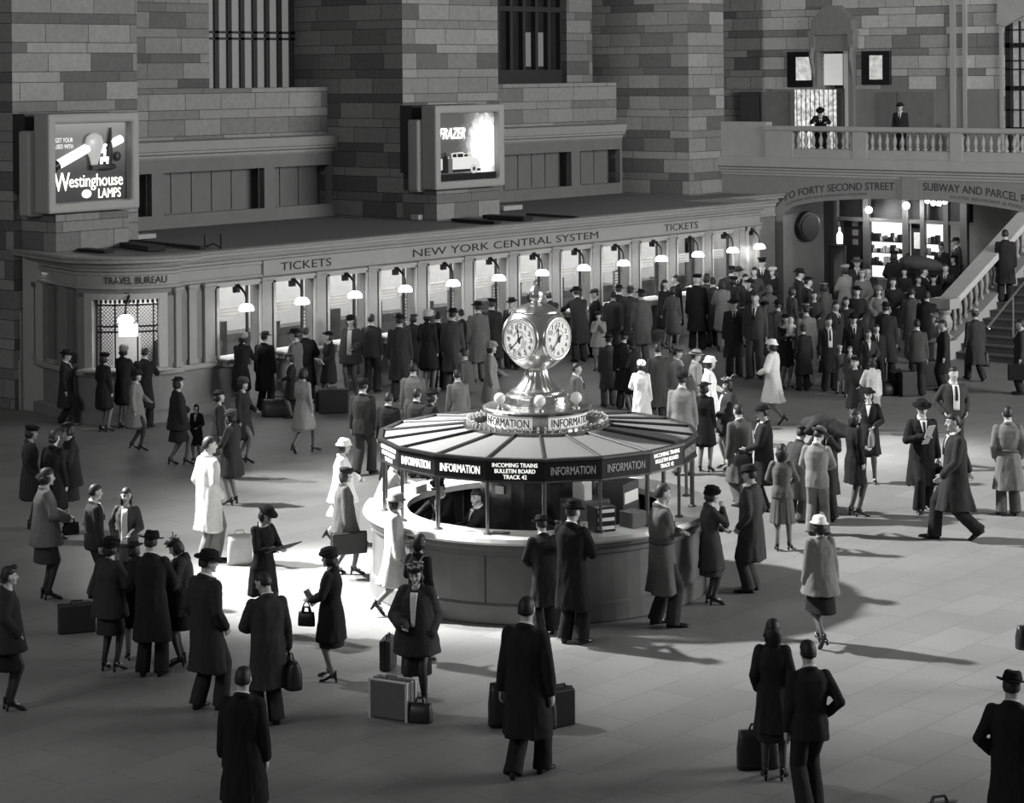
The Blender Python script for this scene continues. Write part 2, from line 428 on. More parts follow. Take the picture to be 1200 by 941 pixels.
# window surrounds, ledges, glass
M_case = mat('window_casing', 168, .5, nz=.1)
for k in range(NW):
    x0 = PI0 + PIT * k - .04; x1 = x0 + 1.14
    b = MB(); 
    for (a, c_, z0, z1) in ((x0 - .07, x0, 1.07, 2.62), (x1, x1 + .05, 1.07, 2.62), (x0 - .07, x1 + .05, 2.55, 2.63)): b.box(a, c_, -.05, .02, z0, z1)
    b.box(x0 - .1, x1 + .08, -.075, 0, 2.60, 2.66)
    wf = rel(off, b.build('window_frame', M_case))
    g = MB().box(x0, x1, .2, .206, 1.35, 2.55).build('pane', M_glass); rel(wf, g)
    g2 = MB().box(x1 - .16, x1 - .12, .17, .23, 1.1, 2.55).build('mullion', M_dark); rel(wf, g2)
    rel(off, MB().box(x0 - .05, x1 + .02, -.34, .3, 1.05, 1.10).box(x0 + .05, x1 - .1, -.22, 0, .93, 1.05).build('ledge', M_marb, bevel=.012))
# travel bureau window: bowed ledge, bronze grille
lp = [arcp(i / 12, .0) for i in range(1, 12)]
rel(off, MB().sweep([(-.1, 1.05), (.3, 1.05), (.32, 1.08), (.3, 1.11), (-.1, 1.11)], lp).build('ledge', M_marb))
rel(off, MB().sweep([(-.02, 1.1), (.05, 1.1), (.05, 2.52), (-.02, 2.52)], arc[1:3]).sweep([(-.02, 1.1), (.05, 1.1), (.05, 2.52), (-.02, 2.52)], arc[10:12]).sweep([(-.02, 2.48), (.06, 2.48), (.06, 2.6), (-.02, 2.6)], arc[1:12]).build('window_frame', M_case))
g = MB()
def gp(t, z, o=-.12): q = arcp(t, o); return (q[0], q[1], z)
def bar(b, t0, z0, t1, z1, w, o=-.12, n=1):
    for i in range(n):
        ta_, tb2 = t0 + (t1 - t0) * i / n, t0 + (t1 - t0) * (i + 1) / n; za, zb = z0 + (z1 - z0) * i / n, z0 + (z1 - z0) * (i + 1) / n
        b.tube([gp(ta_, za, o), gp(tb2, zb, o)], w, 6)
for t in (.18, .24, .39, .62, .78, .84): bar(g, t, 1.1, t, 2.5, .018 if t not in (.18, .84) else .05)
for z in (2.5, 2.36, 1.93, 1.82, 1.1): bar(g, .17, z, .85, z, .02, n=8)
for (ta_, tb2, z0, z1) in ((.2, .39, 1.93, 2.36), (.39, .62, 1.93, 2.36), (.62, .83, 1.93, 2.36), (.2, .37, 1.15, 1.82), (.65, .83, 1.15, 1.82), (.2, .39, 1.83, 1.93), (.62, .83, 1.83, 1.93)):
    nx = max(2, round((tb2 - ta_) / .035)); dz = .075
    for i in range(-int((z1 - z0) / dz), nx + 1):
        for sg in (1, -1):
            # diagonal lattice clipped to the panel
            a0 = ta_ + (tb2 - ta_) * i / nx; 
            pts = []
            for z in (z0, z1):
                t = a0 + (z - z0) / dz * (tb2 - ta_) / nx
                if sg < 0: t = ta_ + tb2 - t
                pts.append((t, z))
            (tA, zA), (tB, zB) = pts
            lo, hi = ta_, tb2
            def clip(p, q):
                (t1_, z1_), (t2_, z2_) = p, q
                if (t1_ < lo and t2_ < lo) or (t1_ > hi and t2_ > hi): return None
                def at(t): return z1_ + (z2_ - z1_) * (t - t1_) / (t2_ - t1_)
                P_, Q_ = p, q
                if t1_ < lo: P_ = (lo, at(lo))
                if t1_ > hi: P_ = (hi, at(hi))
                if t2_ < lo: Q_ = (lo, at(lo))
                if t2_ > hi: Q_ = (hi, at(hi))
                return P_, Q_
            c_ = clip((tA, zA), (tB, zB))
            if c_: bar(g, c_[0][0], c_[0][1], c_[1][0], c_[1][1], .006)
for i in range(14):
    t = .2 + .62 * i / 13; q = gp(t, 2.43); g.ell(q, (.03, .03, .045), 8, 6)
rel(off, g.build('bronze_grille', M_black))
# office interior: lit back room
M_in = mat('office_inner_wall', 165, .8, nz=.06)
i_ = MB().box(-1.2, 19.6, 2.3, 2.4, 0, 3.2).box(-2.3, -2.1, 2.3, 3.5, 0, 3.2).box(-2.1, -1.2, 3.4, 3.5, 0, 3.2)
i_.box(-1.2, 19.6, .35, 2.3, 2.95, 3.0)
rel(off, i_.build('inner_wall', M_in))
M_thin = bpy.data.materials.new('thin_paper'); N_ = NT(M_thin)
tl_ = N_.new('ShaderNodeBsdfTranslucent'); tl_.inputs[0].default_value = col(240); df_ = N_.new('ShaderNodeBsdfDiffuse'); df_.inputs[0].default_value = col(240)
mx_ = N_.new('ShaderNodeMixShader'); mx_.inputs[0].default_value = .5; N_.link(df_.outputs[0], mx_.inputs[1]); N_.link(tl_.outputs[0], mx_.inputs[2]); N_.link(mx_.outputs[0], N_.n['Material Output'].inputs['Surface'])
M_cab = mat('ticket_rack_wood', 70, .6, nz=.3)
random.seed(3)
for k in range(NW):
    x0 = PI0 + PIT * k
    b = MB(); x = x0 + .5 + random.random() * .3
    b.box(x + .15, x + .6, 1.05, 1.4, .0, 1.55 + random.random() * .25)
    b.box(x0 + .1, x0 + 1.3, 1.7, 2.2, 0, 1.3)
    o = b.build('ticket_cabinet', M_cab)
    tag(o, 'dark ticket cabinet seen through ticket window', 'cabinet', 'ticket cabinets behind the office windows')
    b = MB()
    zz = 1.86; 
    b.prism([(x0 + .0, .30, zz), (x0 + .98, .34, zz + .0), (x0 + .98, .34, zz + .24), (x0 + .0, .30, zz + .24)], 0, (0, .015, 0))
    n_ = b.build('notice_board', M_thin)
    r_ = tag(n_, 'white destination notice hung across a ticket window', 'notice', 'white notices hung in the ticket windows')
    for j in range(3):
        l = MB().box(x0 + .06, x0 + .88 - .1 * random.random(), .292, .30, zz + .045 + .07 * j, zz + .06 + .07 * j).build('printed_line', mat('grey_print', 190, .8)); rel(n_, l)
    if k in (2, 4, 5, 6, 7, 9):
        b = MB(); 
        for j in range(8): b.box(x0 + .1, x0 + .62, .9, .92, 1.16 + .075 * j, 1.2 + .075 * j)
        o = MB().box(x0 + .05, x0 + .68, .92, .95, 1.1, 1.8).build('timetable_board', mat('board_grey', 110)); l = rel(o, b.build('printed_lines', M_paper))
        tag(o, 'timetable board of white lines behind a ticket window', 'board', 'timetable boards behind the ticket windows')
# travel bureau notice
q = [gp(.43, 0, .02), gp(.63, 0, .02)]
o = MB().prism([(q[0][0], q[0][1], 1.74), (q[1][0], q[1][1], 1.74), (q[1][0], q[1][1], 2.0), (q[0][0], q[0][1], 2.0)], 0, (.01, .01, 0)).build('notice_card', M_paper)
tag(o, 'white notice card hung on the bronze grille of the travel bureau', 'notice')
# wall lamps
M_opal = mat('opal_glass', 245, .4, emis=255, es=3.2, nz=0)
ORD = ['first', 'second', 'third', 'fourth', 'fifth', 'sixth', 'seventh', 'eighth', 'ninth', 'tenth', 'eleventh', 'twelfth']
def glow(x, y, z, e=13):
    L = bpy.data.lights.new('lamp_glow', 'POINT'); L.energy = e; L.shadow_soft_size = .06; q = link(bpy.data.objects.new('lamp_glow', L)); q.location = (x, y, z)
def lamp_mesh(x, y, z, ny=-1, nx=0):
    br = MB().box(x - .07, x + .07, y, y + .08, z + .36, z + .56)
    br.tube([(x, y, z + .52), (x + nx * .1, y + ny * .12, z + .45), (x + nx * .22, y + ny * .22, z + .36), (x + nx * .26, y + ny * .26, z + .26), (x + nx * .26, y + ny * .26, z + .14)], [.035, .03, .022, .02, .03], 8)
    sh = MB().lathe([(.03, .15), (.09, .14), (.145, .09), (.165, .03), (.16, 0), (.14, .0), (.13, .03), (.02, .1)], (x + nx * .26, y + ny * .26, z), 20)
    return br, sh
for k in range(NW):
    x = PI0 + PIT * k + .46
    br, sh = lamp_mesh(x, -.06, 2.06)
    r = empty('wall_lamp', (x, -.06, 2.06)); tag(r, f'opal shaded lamp over the {ORD[k]} ticket window from the travel bureau', 'lamp', 'opal lamps along the ticket office')
    rel(r, br.build('bracket', M_black, smooth=False)); rel(r, sh.build('lamp_shade', M_opal, smooth=True)); glow(x, -.32, 2.0)
lx, ly = 19.95, 0.1
br, sh = lamp_mesh(19.4, -.08, 2.08)
r = empty('wall_lamp', (lx, ly, 2.06)); tag(r, 'opal shaded lamp on the end pilaster of the ticket office beside the passage wall', 'lamp', 'opal lamps along the ticket office')
rel(r, br.build('bracket', M_black)); rel(r, sh.build('lamp_shade', M_opal, smooth=True)); glow(19.4, -.34, 2.02)
q = gp(.54, 0, .0); br, sh = lamp_mesh(q[0], q[1], 2.06, -.57, -.82); glow(q[0] - .2, q[1] - .29, 1.98, 9)
r = empty('wall_lamp', (q[0], q[1], 2.06)); tag(r, 'opal shaded lamp hanging before the bronze grille of the travel bureau', 'lamp', 'opal lamps along the ticket office')
rel(r, br.build('bracket', M_black)); rel(r, sh.build('lamp_shade', M_opal, smooth=True))

# planks on the roof
def plank(pa, pb, w, h, m, label, z=3.32):
    a = Vector((*onz(*pa, z), z)); b_ = Vector((*onz(*pb, z), z)); d_ = (b_ - a)
    o = MB().obox((a + b_) / 2 + Vector((0, 0, h / 2)), d_, Vector((0, 0, 1)).cross(d_), (0, 0, 1), d_.length / 2, w / 2, h / 2).build('plank', m)
    tag(o, label, 'plank', 'planks lying on the ticket office roof')
MD = mat('dark_plank', 30, .8); ML = mat('pale_plank', 175, .8)
plank((533, 259), (583, 262.5), .22, .07, MD, 'short dark plank on the roof right under the motor car advertisement pedestal')
plank((571, 256), (619, 258.5), .35, .1, MD, 'thick dark plank on the roof beside the motor car advertisement pedestal')
plank((618, 252.5), (676, 256), .1, .06, MD, 'long thin dark plank reaching to the cornice past the motor car advertisement')
plank((486, 257.5), (521, 254.5), .25, .12, ML, 'pale plank on the roof between the middle pier and the motor car advertisement')
plank((585, 247), (607, 245), .3, .12, ML, 'pale plank on the roof behind the motor car advertisement pedestal')
plank((80, 292), (128, 296), .25, .05, MD, 'dark plank on the roof above the travel bureau lettering')
plank((137, 287), (184, 294), .4, .1, MD, 'wide dark plank on the roof beside the lamp advertisement pedestal')
plank((155, 284), (238, 292), .14, .06, MD, 'long thin dark plank on the roof next to two upright wires')
plank((153, 280.5), (178, 278.5), .3, .1, ML, 'pale plank on the roof behind the lamp advertisement pedestal')
w_ = MB()
for px in (240, 259): a = onz(px, 292, 3.3); w_.tube([(a[0], a[1], 3.3), (a[0], a[1], 3.62)], .02, 6)
a = onz(240, 292, 3.3); c_ = onz(259, 292, 3.3); w_.tube([(a[0], a[1], 3.33), ((a[0] + c_[0]) / 2, (a[1] + c_[1]) / 2, 3.42), (c_[0], c_[1], 3.33)], .02, 6)
tag(w_.build('wire_bracket', MD), 'two thin upright wires joined on the roof above the first ticket window', 'bracket')

# ---------- advertisement boxes ----------
M_box = mat('grey_enamel', 158, .6, nz=.08, nscale=30)
def adbox(name, label, xa, xb, z0, z1, sup):
    r = empty(name, ((xa + xb) / 2, 2.4, 3.3)); tag(r, label, 'advertisement')
    y = 2.35; fw = .2
    b = MB(); R4 = lambda d, yy: [(xa + d, yy, z0 + d), (xb - d, yy, z0 + d), (xb - d, yy, z1 - d), (xa + d, yy, z1 - d)]
    b.loft([R4(0, y), R4(0, y + .5), R4(.3, y + .5), R4(.3, y + .21), R4(fw, y + .21), R4(fw, y)], close=True).box(xa + .2, xb - .2, y + .3, y + .5, z0 + .2, z1 - .2)
    rel(r, b.build('case', M_box, bevel=.05))
    rel(r, MB().box(xa - .12, xb - .5, y + .5, y + .85, z0 - .06, z1 - .35).build('back_case', M_box, bevel=.05))
    rel(r, MB().box(xa + .05, xb - .1, y + .85, PF, z0 + .4, z1 + .0).build('mounting_bracket', M_dark))
    rel(r, MB().box(sup[0], sup[1], y + .1, PF - .01, 3.30, z0 - .03).build('pedestal', ashlar('ashlar_' + name, [132, 110, 140], lt=.9)))
    return r, (xa + fw, xb - fw, z0 + fw, z1 - fw, y + .185)
def backpic(fn, name):
    """display back panel: printed tones from object coordinates, softly lit from inside"""
    m = bpy.data.materials.new(name); N = NT(m); fn(N); return m
# lamp advertisement
s_ = 2.35
xa, xb = X(57, 180, s_), X(164, 180, s_)
r, (a, c, z0, z1, y) = adbox('lamp_advertisement', 'grey framed lighted display with giant light bulb above the travel bureau', xa, xb, 4.12, 6.17, (xa + .25, xb - .25))
def fnA(N):
    tc = N.new('ShaderNodeTexCoord'); sp = N.new('ShaderNodeSeparateXYZ'); N.link(tc.outputs['Object'], sp.inputs[0])
    k = N.math('DIVIDE', N.math('SUBTRACT', sp.outputs[2], z0), z1 - z0)
    rp = N.new('ShaderNodeValToRGB'); N.link(k, rp.inputs[0]); e = rp.color_ramp.elements
    e[0].color = col(28); e[0].position = 0; e[1].color = col(150); e[1].position = 1
    for p, g in ((.35, 45), (.6, 85), (.85, 120)): q = e.new(p); q.color = col(g)
    N.link(rp.outputs[0], N.b.inputs['Base Color']); N.link(rp.outputs[0], N.b.inputs['Emission Color']); N.b.inputs['Emission Strength'].default_value = .35
rel(r, MB().box(a - .01, c + .01, y, y + .02, z0 - .01, z1 + .01).build('display_panel', backpic(fnA, 'lamp_poster')))
W = c - a; H = z1 - z0
ML1 = mat('glowing_tube', 250, .5, emis=255, es=1.3, nz=0); ML2 = mat('bulb_glass', 190, .3, emis=200, es=.3, nz=.1)
def ap(u, v, d=-.05): return (a + W * u, y + d, z0 + H * v)
o = MB().tube([ap(.04, .47), ap(.45, .68)], [.10, .10], 14).build('fluorescent_tube', ML1, smooth=False); rel(r, o); rel(r, MB().tube([ap(.76, .72), ap(.9, .78)], [.09, .09], 14).build('fluorescent_tube', ML1, smooth=False))
o = MB().tube([ap(.01, .455), ap(.06, .485)], .115, 14).build('tube_cap', M_black); rel(r, o)
b = MB(); c0 = Vector(ap(.53, .62, -.08))
b.loft([[(c0.x + rr * cos(2 * pi * j / 20), c0.y + .07 * rr / .24 * sin(2 * pi * j / 20), c0.z + zz) for j in range(20)] for rr, zz in ((.09, -.26), (.1, -.2), (.13, -.1), (.2, .02), (.24, .14), (.235, .24), (.19, .34), (.1, .4), (.02, .415))])
rel(r, b.build('light_bulb', ML2, smooth=True))
rel(r, MB().box(c0.x - .085, c0.x + .085, c0.y - .04, c0.y + .04, c0.z - .36, c0.z - .26).ell(ap(.68, .43, -.05), (.32, .04, .08), 16, 8).ell(ap(.85, .56, -.05), (.09, .04, .1), 12, 8).tube([ap(.72, .45), ap(.75, .72), ap(.76, .93)], [.09, .06, .02], 8).build('bulb_base', M_dark))
rel(r, MB().tube([ap(.62, .62, -.09), ap(.68, .72, -.09)], .035, 8).tube([ap(.62, .47, -.09), ap(.62, .56, -.09)], .03, 8).tube([ap(.7, .47, -.09), ap(.7, .56, -.09)], .03, 8).tube([ap(.66, .5, -.09), ap(.67, .66, -.09)], .025, 8).ell(ap(.45, .1, -.02), (.13, .02, .09), 12, 8).build('small_lamp', ML1))
lw = mat('white_letter', 250, .6, emis=255, es=.6, nz=0)
rel(r, text('W', .40, .38, ap(.12, .265), (1, 0, 0), (0, 0, 1), lw, bold=.02))
rel(r, text('estinghouse', 1.42, .34, ap(.565, .245), (1, 0, 0), (0, 0, 1), lw, bold=.015))
rel(r, text('LAMPS', .60, .2, ap(.74, .1), (1, 0, 0), (0, 0, 1), lw, bold=.02))
rel(r, text('GET YOUR', .46, .09, ap(.15, .79), (1, 0, 0), (0, 0, 1), lw))
rel(r, text('USED WITH', .46, .09, ap(.15, .71), (1, 0, 0), (0, 0, 1), lw))
# motor car advertisement
s_ = 2.1
xa, xb = X(511, 170, s_ + .25), X(592, 170, s_ + .25)
r, (a, c, z0, z1, y) = adbox('motor_car_advertisement', 'grey framed lighted display showing a white motor car on the middle pier', xa, xb, 4.06, 6.14, (xa + .12, xb - .12))
def fnB(N):
    tc = N.new('ShaderNodeTexCoord'); 
    mp = N.new('ShaderNodeMapping'); mp.inputs['Location'].default_value = (-(a + (c - a) * .82), 0, -(z0 + (z1 - z0) * .5)); N.link(tc.outputs['Object'], mp.inputs[0])
    mp2 = N.new('ShaderNodeMapping'); mp2.inputs['Scale'].default_value = (1, 0, .75); N.link(mp.outputs[0], mp2.inputs[0])
    ln = N.new('ShaderNodeVectorMath', operation='LENGTH'); N.link(mp2.outputs[0], ln.inputs[0])
    ns = N.new('ShaderNodeTexNoise'); ns.inputs['Scale'].default_value = 8; N.link(tc.outputs['Object'], ns.inputs['Vector'])
    k = N.math('ADD', ln.outputs['Value'], N.math('MULTIPLY', N.math('SUBTRACT', ns.outputs[0], .5), .35))
    rp = N.new('ShaderNodeValToRGB'); N.link(k, rp.inputs[0]); e = rp.color_ramp.elements
    e[0].color = col(255); e[0].position = .35; e[1].color = col(75); e[1].position = 1
    for p, g in ((.5, 225), (.7, 120)): q = e.new(p); q.color = col(g)
    N.link(rp.outputs[0], N.b.inputs['Base Color']); N.link(rp.outputs[0], N.b.inputs['Emission Color']); N.b.inputs['Emission Strength'].default_value = .75
rel(r, MB().box(a - .01, c + .01, y, y + .02, z0 - .01, z1 + .01).build('display_panel', backpic(fnB, 'car_poster')))
W = c - a; H = z1 - z0
MC = mat('white_car_paint', 230, .4, emis=230, es=.35, nz=.03)
b = MB()
prof = [(.0, .17), (.0, .30), (.06, .33), (.18, .34), (.25, .41), (.42, .42), (.52, .35), (.66, .32), (.70, .27), (.72, .2), (.70, .15), (.0, .15)]
b.prism([(a + W * u, y - .06, z0 + H * v) for u, v in prof], 0, (0, .05, 0)); rel(r, b.build('painted_car', MC))
rel(r, MB().box(a + W * .25, a + W * .31, y - .067, y - .06, z0 + H * .345, z0 + H * .395).box(a + W * .33, a + W * .42, y - .067, y - .06, z0 + H * .345, z0 + H * .395).box(a + W * .44, a + W * .5, y - .067, y - .06, z0 + H * .35, z0 + H * .38).box(a + W * .0, a + W * .72, y - .065, y - .06, z0 + H * .13, z0 + H * .165).build('car_window', M_ink))
def disc(cx, cz, rr, yy, t=.01, n=20): return [(cx + rr * cos(2 * pi * j / n), yy, cz + rr * sin(2 * pi * j / n)) for j in range(n)]
rel(r, MB().prism(disc(a + W * .60, z0 + H * .165, .12, y - .075), 0, (0, .02, 0)).build('car_wheel', mat('whitewall', 210, .6, emis=220, es=.3)))
rel(r, MB().prism(disc(a + W * .60, z0 + H * .165, .05, y - .08), 0, (0, .01, 0)).build('wheel_hub', M_dark))
b = MB()
for u, hh in ((.11, .38),): b.box(a + W * (u - .035), a + W * (u + .04), y - .09, y - .07, z0 + H * .12, z0 + H * .36).ell((a + W * u, y - .08, z0 + H * .39), (.05, .02, .06), 10, 8)
rel(r, b.build('painted_figure', M_black))
b = MB().box(a + W * .16, a + W * .23, y - .09, y - .07, z0 + H * .12, z0 + H * .33).ell((a + W * .2, y - .08, z0 + H * .36), (.045, .02, .055), 10, 8); rel(r, b.build('painted_figure', mat('poster_grey', 120)))
rel(r, text('FRAZER', .95, .26, (a + W * .27, y - .03, z0 + H * .70), (1, 0, 0), (0, 0, 1), mat('bright_letter', 255, .5, emis=255, es=1.2, nz=0), bold=.03, warp=lambda p, q: (p + q * .25, q)))
rel(r, MB().box(a, c, y - .03, y, z0, z0 + H * .1).build('caption_strip', M_black))

# ---------- balcony, arch and the wall behind ----------
BT = 23.3; RT = 27.6
s0 = 1.45; s1 = -6.9; sm = (s0 + s1) / 2; hw = (s0 - s1) / 2
def archz(s): return 2.72 + .58 * sqrt(max(0, 1 - ((s - sm) / hw) ** 2)) ** .9
b = MB()
b.box(BT, BT + .5, s0, 3.62, 0, 4.35); b.box(BT, BT + .5, -16, s1, 0, 4.35)
n = 28; ss = [s0 + (s1 - s0) * i / n for i in range(n + 1)]
for sa, sb in zip(ss, ss[1:]):
    za, zb = archz(sa), archz(sb)
    b.add([(BT, sa, za), (BT, sb, zb), (BT, sb, 4.35), (BT, sa, 4.35), (BT + .5, sa, za), (BT + .5, sb, zb), (BT + .5, sb, 4.35), (BT + .5, sa, 4.35)],
          [(0, 1, 2, 3), (5, 4, 7, 6), (0, 4, 5, 1), (3, 2, 6, 7)])
M_arch = mat('arch_stone', 128, .8, nz=.14, nscale=5)
struct(b.build('wall_balcony_arch', M_arch))
k1, k2 = ont(1055, 220, BT)[0], ont(1078, 220, BT)[0]
b = MB().box(BT - .06, BT, k2 + .08, k1 - .08, 3.29, 4.1).box(BT - .03, BT, k2 - .06, k1 + .06, 3.31, 3.95)
struct(b.build('trim_keystone', M_arch))
# balcony mouldings: groove band and string course
def runs(prof, a0, a1):  # profile (outward, z) along s from a0 to a1, outward = -x
    return MB().sweep([(d, z) for d, z in prof], [(BT, a0), (BT, a1)])
struct(runs([(-.1, 3.86), (.03, 3.86), (.03, 3.92), (.07, 3.94), (.07, 4.0), (.12, 4.03), (.12, 4.08), (.2, 4.12), (.2, 4.36), (.16, 4.40), (-.1, 4.40)], 3.6, -16).build('trim_string_course', M_plain))
struct(MB().box(BT + .02, RT + .4, -16, 3.6, 4.2, 4.38).build('floor_balcony', M_plainD))
# passage shell
struct(MB().box(BT + .5, 25.5, s0, 6, 0, 4.2).box(25.5, 31, 5.7, 6, 0, 4.2).build('wall_passage_left', M_plainD))
struct(MB().box(31, 31.3, -9, 6, 0, 4.2).build('wall_passage_back', mat('passage_plaster', 130, .8)))
struct(MB().box(BT + .5, 31, s1 - .4, s1, 0, 4.2).build('wall_passage_right', M_plainD))
# balustrade
bal = empty('balustrade', (BT, -4, 4.38)); tag(bal, 'stone balustrade of the balcony above the lettered arch', 'balustrade')
rel(bal, MB().sweep([(-.22, 5.16), (.1, 5.16), (.13, 5.2), (.13, 5.27), (.1, 5.31), (-.22, 5.31)], [(BT, 2.0), (BT, -16)]).build('rail', M_plain))
rel(bal, MB().sweep([(-.2, 4.4), (.08, 4.4), (.08, 4.62), (.04, 4.66), (-.2, 4.66)], [(BT, 2.0), (BT, -16)]).build('base_course', M_plain))
piers_ = [ (1.98, 1.05)] + [(ont(a_, 160, BT)[0], ont(b_, 160, BT)[0]) for a_, b_ in ((1001, 1017), (1115, 1129))] + [(-10.0, -10.4)]
for a_, c_ in piers_: rel(bal, MB().box(BT - .1, BT + .2, c_, a_, 4.4, 5.2).build('pedestal', M_plain))
bp = [(.07, 0), (.07, .05), (.03, .08), (.055, .16), (.075, .22), (.06, .29), (.03, .38), (.025, .44), (.05, .46), (.055, .5)]
cnt = 0
balm = MB().lathe(bp, (0, 0, 0), 10); bal0 = None
for (x0a, x0b), (x1a, x1b) in zip(piers_, piers_[1:]):
    L = x0b - x1a; nb = max(3, int(L / .225))
    for i in range(nb):
        y_ = x0b - L * (i + .5) / nb
        if y_ < -8.2: continue
        if bal0 is None: bal0 = balm.build('baluster', M_plain, smooth=True); o = bal0
        else: o = bal0.copy(); COL.objects.link(o)
        o.location = (BT + .05 - BT, y_ + 4, 4.66 - 4.38); o.parent = bal
struct(MB().box(BT - .02, BT + .3, 2.0, 3.6, 4.4, 5.42).build('trim_balcony_end', M_plain))
# rear wall of the balcony
dl, dr = ont(957, 100, RT)[0], ont(1004, 100, RT)[0]
wl = ont(1176, 100, RT)[0]
b = MB(); wallholes(b, 'y', -16, 9, 4.2, HT, RT, RT + .8, [(dr + .15, dl - .15, 4.2, 7.5), (-12, wl, 4.2, 8.3)])
struct(b.build('wall_right', M_stoneC))
pl_ = MB().box(RT - .06, RT, dl, 4.6, 4.38, 6.33).box(RT - .06, RT, wl + .1, dr, 4.38, 6.33); struct(pl_.build('trim_wainscot', mat('wainscot_slab', 120, .6, nz=.18, nscale=2)))
for a_, c_ in ((1115, 1121), (1130, 1134), (1173, 1176)):
    struct(MB().box(RT - .1, RT, ont(c_, 80, RT)[0], ont(a_, 80, RT)[0], 4.38, HT).build('trim_strip', M_plain))
# doorway with hood
dr_ = struct(empty('door_1', (RT, (dl + dr) / 2, 4.38)))
M_door = mat('door_stone', 120, .7, nz=.2)
b = MB().box(RT - .22, RT + .1, dl - .17, dl, 4.38, 7.5).box(RT - .22, RT + .1, dr, dr + .17, 4.38, 7.5).box(RT - .25, RT, dr, dl, 7.5, 8.0)
b.box(RT - .35, RT, dr - .1, dl + .1, 8.0, 8.15)
mid = (dl + dr) / 2
b.prism([(RT - .3, dl, 8.15), (RT - .3, dr, 8.15), (RT - .3, dr, 8.45), (RT - .3, mid - .25, 8.9), (RT - .3, mid + .25, 8.9), (RT - .3, dl, 8.45)], 0, (.3, 0, 0))
for yy in (dl - .02, dr + .02):
    b.box(RT - .34, RT, yy - .09, yy + .09, 7.6, 8.05); b.tube([(RT - .25, yy, 7.7), (RT - .33, yy, 7.3), (RT - .22, yy, 6.9), (RT - .14, yy, 6.5)], [.09, .08, .06, .03], 8)
rel(dr_, b.build('door_surround', M_door))
rel(dr_, MB().box(RT + .2, RT + .24, mid - .08, dl - .12, 6.45, 7.42).build('lit_notice', mat('lit_notice', 200, .6, emis=200, es=.55)))
rel(dr_, MB().box(RT + .2, RT + .26, mid - .12, mid + .35, 4.38, 6.35).box(RT + .9, RT + 1.0, dr, dl, 4.2, 7.5).build('door_leaf', mat('bronze_door', 62, .5)))
rel(dr_, MB().box(RT + .28, RT + .34, dr - .1, mid - .08, 4.38, 7.5).build('jamb', mat('glow_plaster', 150, .7, emis=150, es=.35)))  # plaster glows in place of light falling on it
# lit poster boards around the door
def board(pxa, pxb, pya, pyb, label, inner, cat='poster board', nm='poster_frame'):
    ya, za = ont(pxa, pya, RT); yb, zb = ont(pxb, pyb, RT)
    o = MB().box(RT - .1, RT, yb, ya, zb, za).build(nm, M_black, bevel=.01); tag(o, label, cat)
    if inner:
        a_, b_, c_, d_, e_, g_ = inner
        y1_, z1_ = ont(a_, c_, RT); y2_, z2_ = ont(b_, d_, RT)
        rel(o, MB().box(RT - .12, RT - .1, y2_, y1_, z2_, z1_).build('poster', mat(f'poster_{g_}_{int(e_*10)}', g_, .6, emis=g_, es=e_, nz=.5, nscale=6)))
    return o
board(924, 960, 61, 102, 'black framed bright picture board beside the balcony doorway next to the lit map', (935, 953, 67, 94, .6, 225))
board(1011, 1045, 60, 99, 'black framed picture board on the balcony wall toward the tall window', (1021, 1036, 65, 93, .6, 200))
ya, za = ont(932, 105, RT - .3); yb, zb = ont(980, 148, RT - .3)
M_map = mat('lit_glass_panel', 200, .5, emis=235, es=.9, nz=.75, nscale=9)
o = MB().box(RT - .34, RT - .28, yb, ya, 4.45, za).build('lit_directory_board', M_map); tag(o, 'glowing mottled glass board behind the balcony rail', 'board')
b = MB()
for i in range(9): yy = yb + (ya - yb) * (i + .5) / 9; b.box(RT - .35, RT - .34, yy - .012, yy + .012, 4.45, za)
rel(o, b.build('board_frame', M_dark))
for q, (a_, c_) in enumerate(((868, 890), (892, 925), (1031, 1050), (1055, 1095))):
    ya = ont(a_, 110, RT - .1)[0]; yb = ont(c_, 110, RT - .1)[0]
    o = MB().box(RT - .14, RT - .06, yb, ya, 4.5, 6.25).build('wall_panel', mat(f'wall_panel_{q}', [92, 112, 100, 108][q], .6, nz=.25, nscale=5)); struct(o); o.name = 'trim_panel'
# tall window on the right
wr = struct(empty('window_3', (RT, wl, 4.38)))
b = MB().box(RT + .1, RT + .3, wl - .16, wl, 4.38, 8.3)
for z_ in (5.2, 5.72, 6.35, 6.9, 7.15, 7.6, 8.05): b.box(RT + .1, RT + .2, -12, wl, z_ - (.07 if z_ in (6.35, 7.6) else .02), z_ + (.07 if z_ in (6.35, 7.6) else .02))
for i in range(14): yy = wl - .45 - .28 * i; b.box(RT + .12, RT + .2, yy - .02, yy + .02, 4.38, 8.3)
rel(wr, b.build('window_frame', M_black)); rel(wr, MB().box(RT + .3, RT + .34, -12, wl, 4.38, 8.3).build('pane', mat('grey_lit_pane', 120, .5, emis=150, es=.7, nz=.3)))
b = MB().prism([(RT - .12, wl + .15, 8.25), (RT - .12, wl - .1, 8.15), (RT - .12, wl - 1.2, 8.7), (RT - .12, wl - 1.2, 9.6), (RT - .12, wl + .1, 9.1)], 0, (.12, 0, 0)); struct(b.build('trim_voussoir', M_plain))
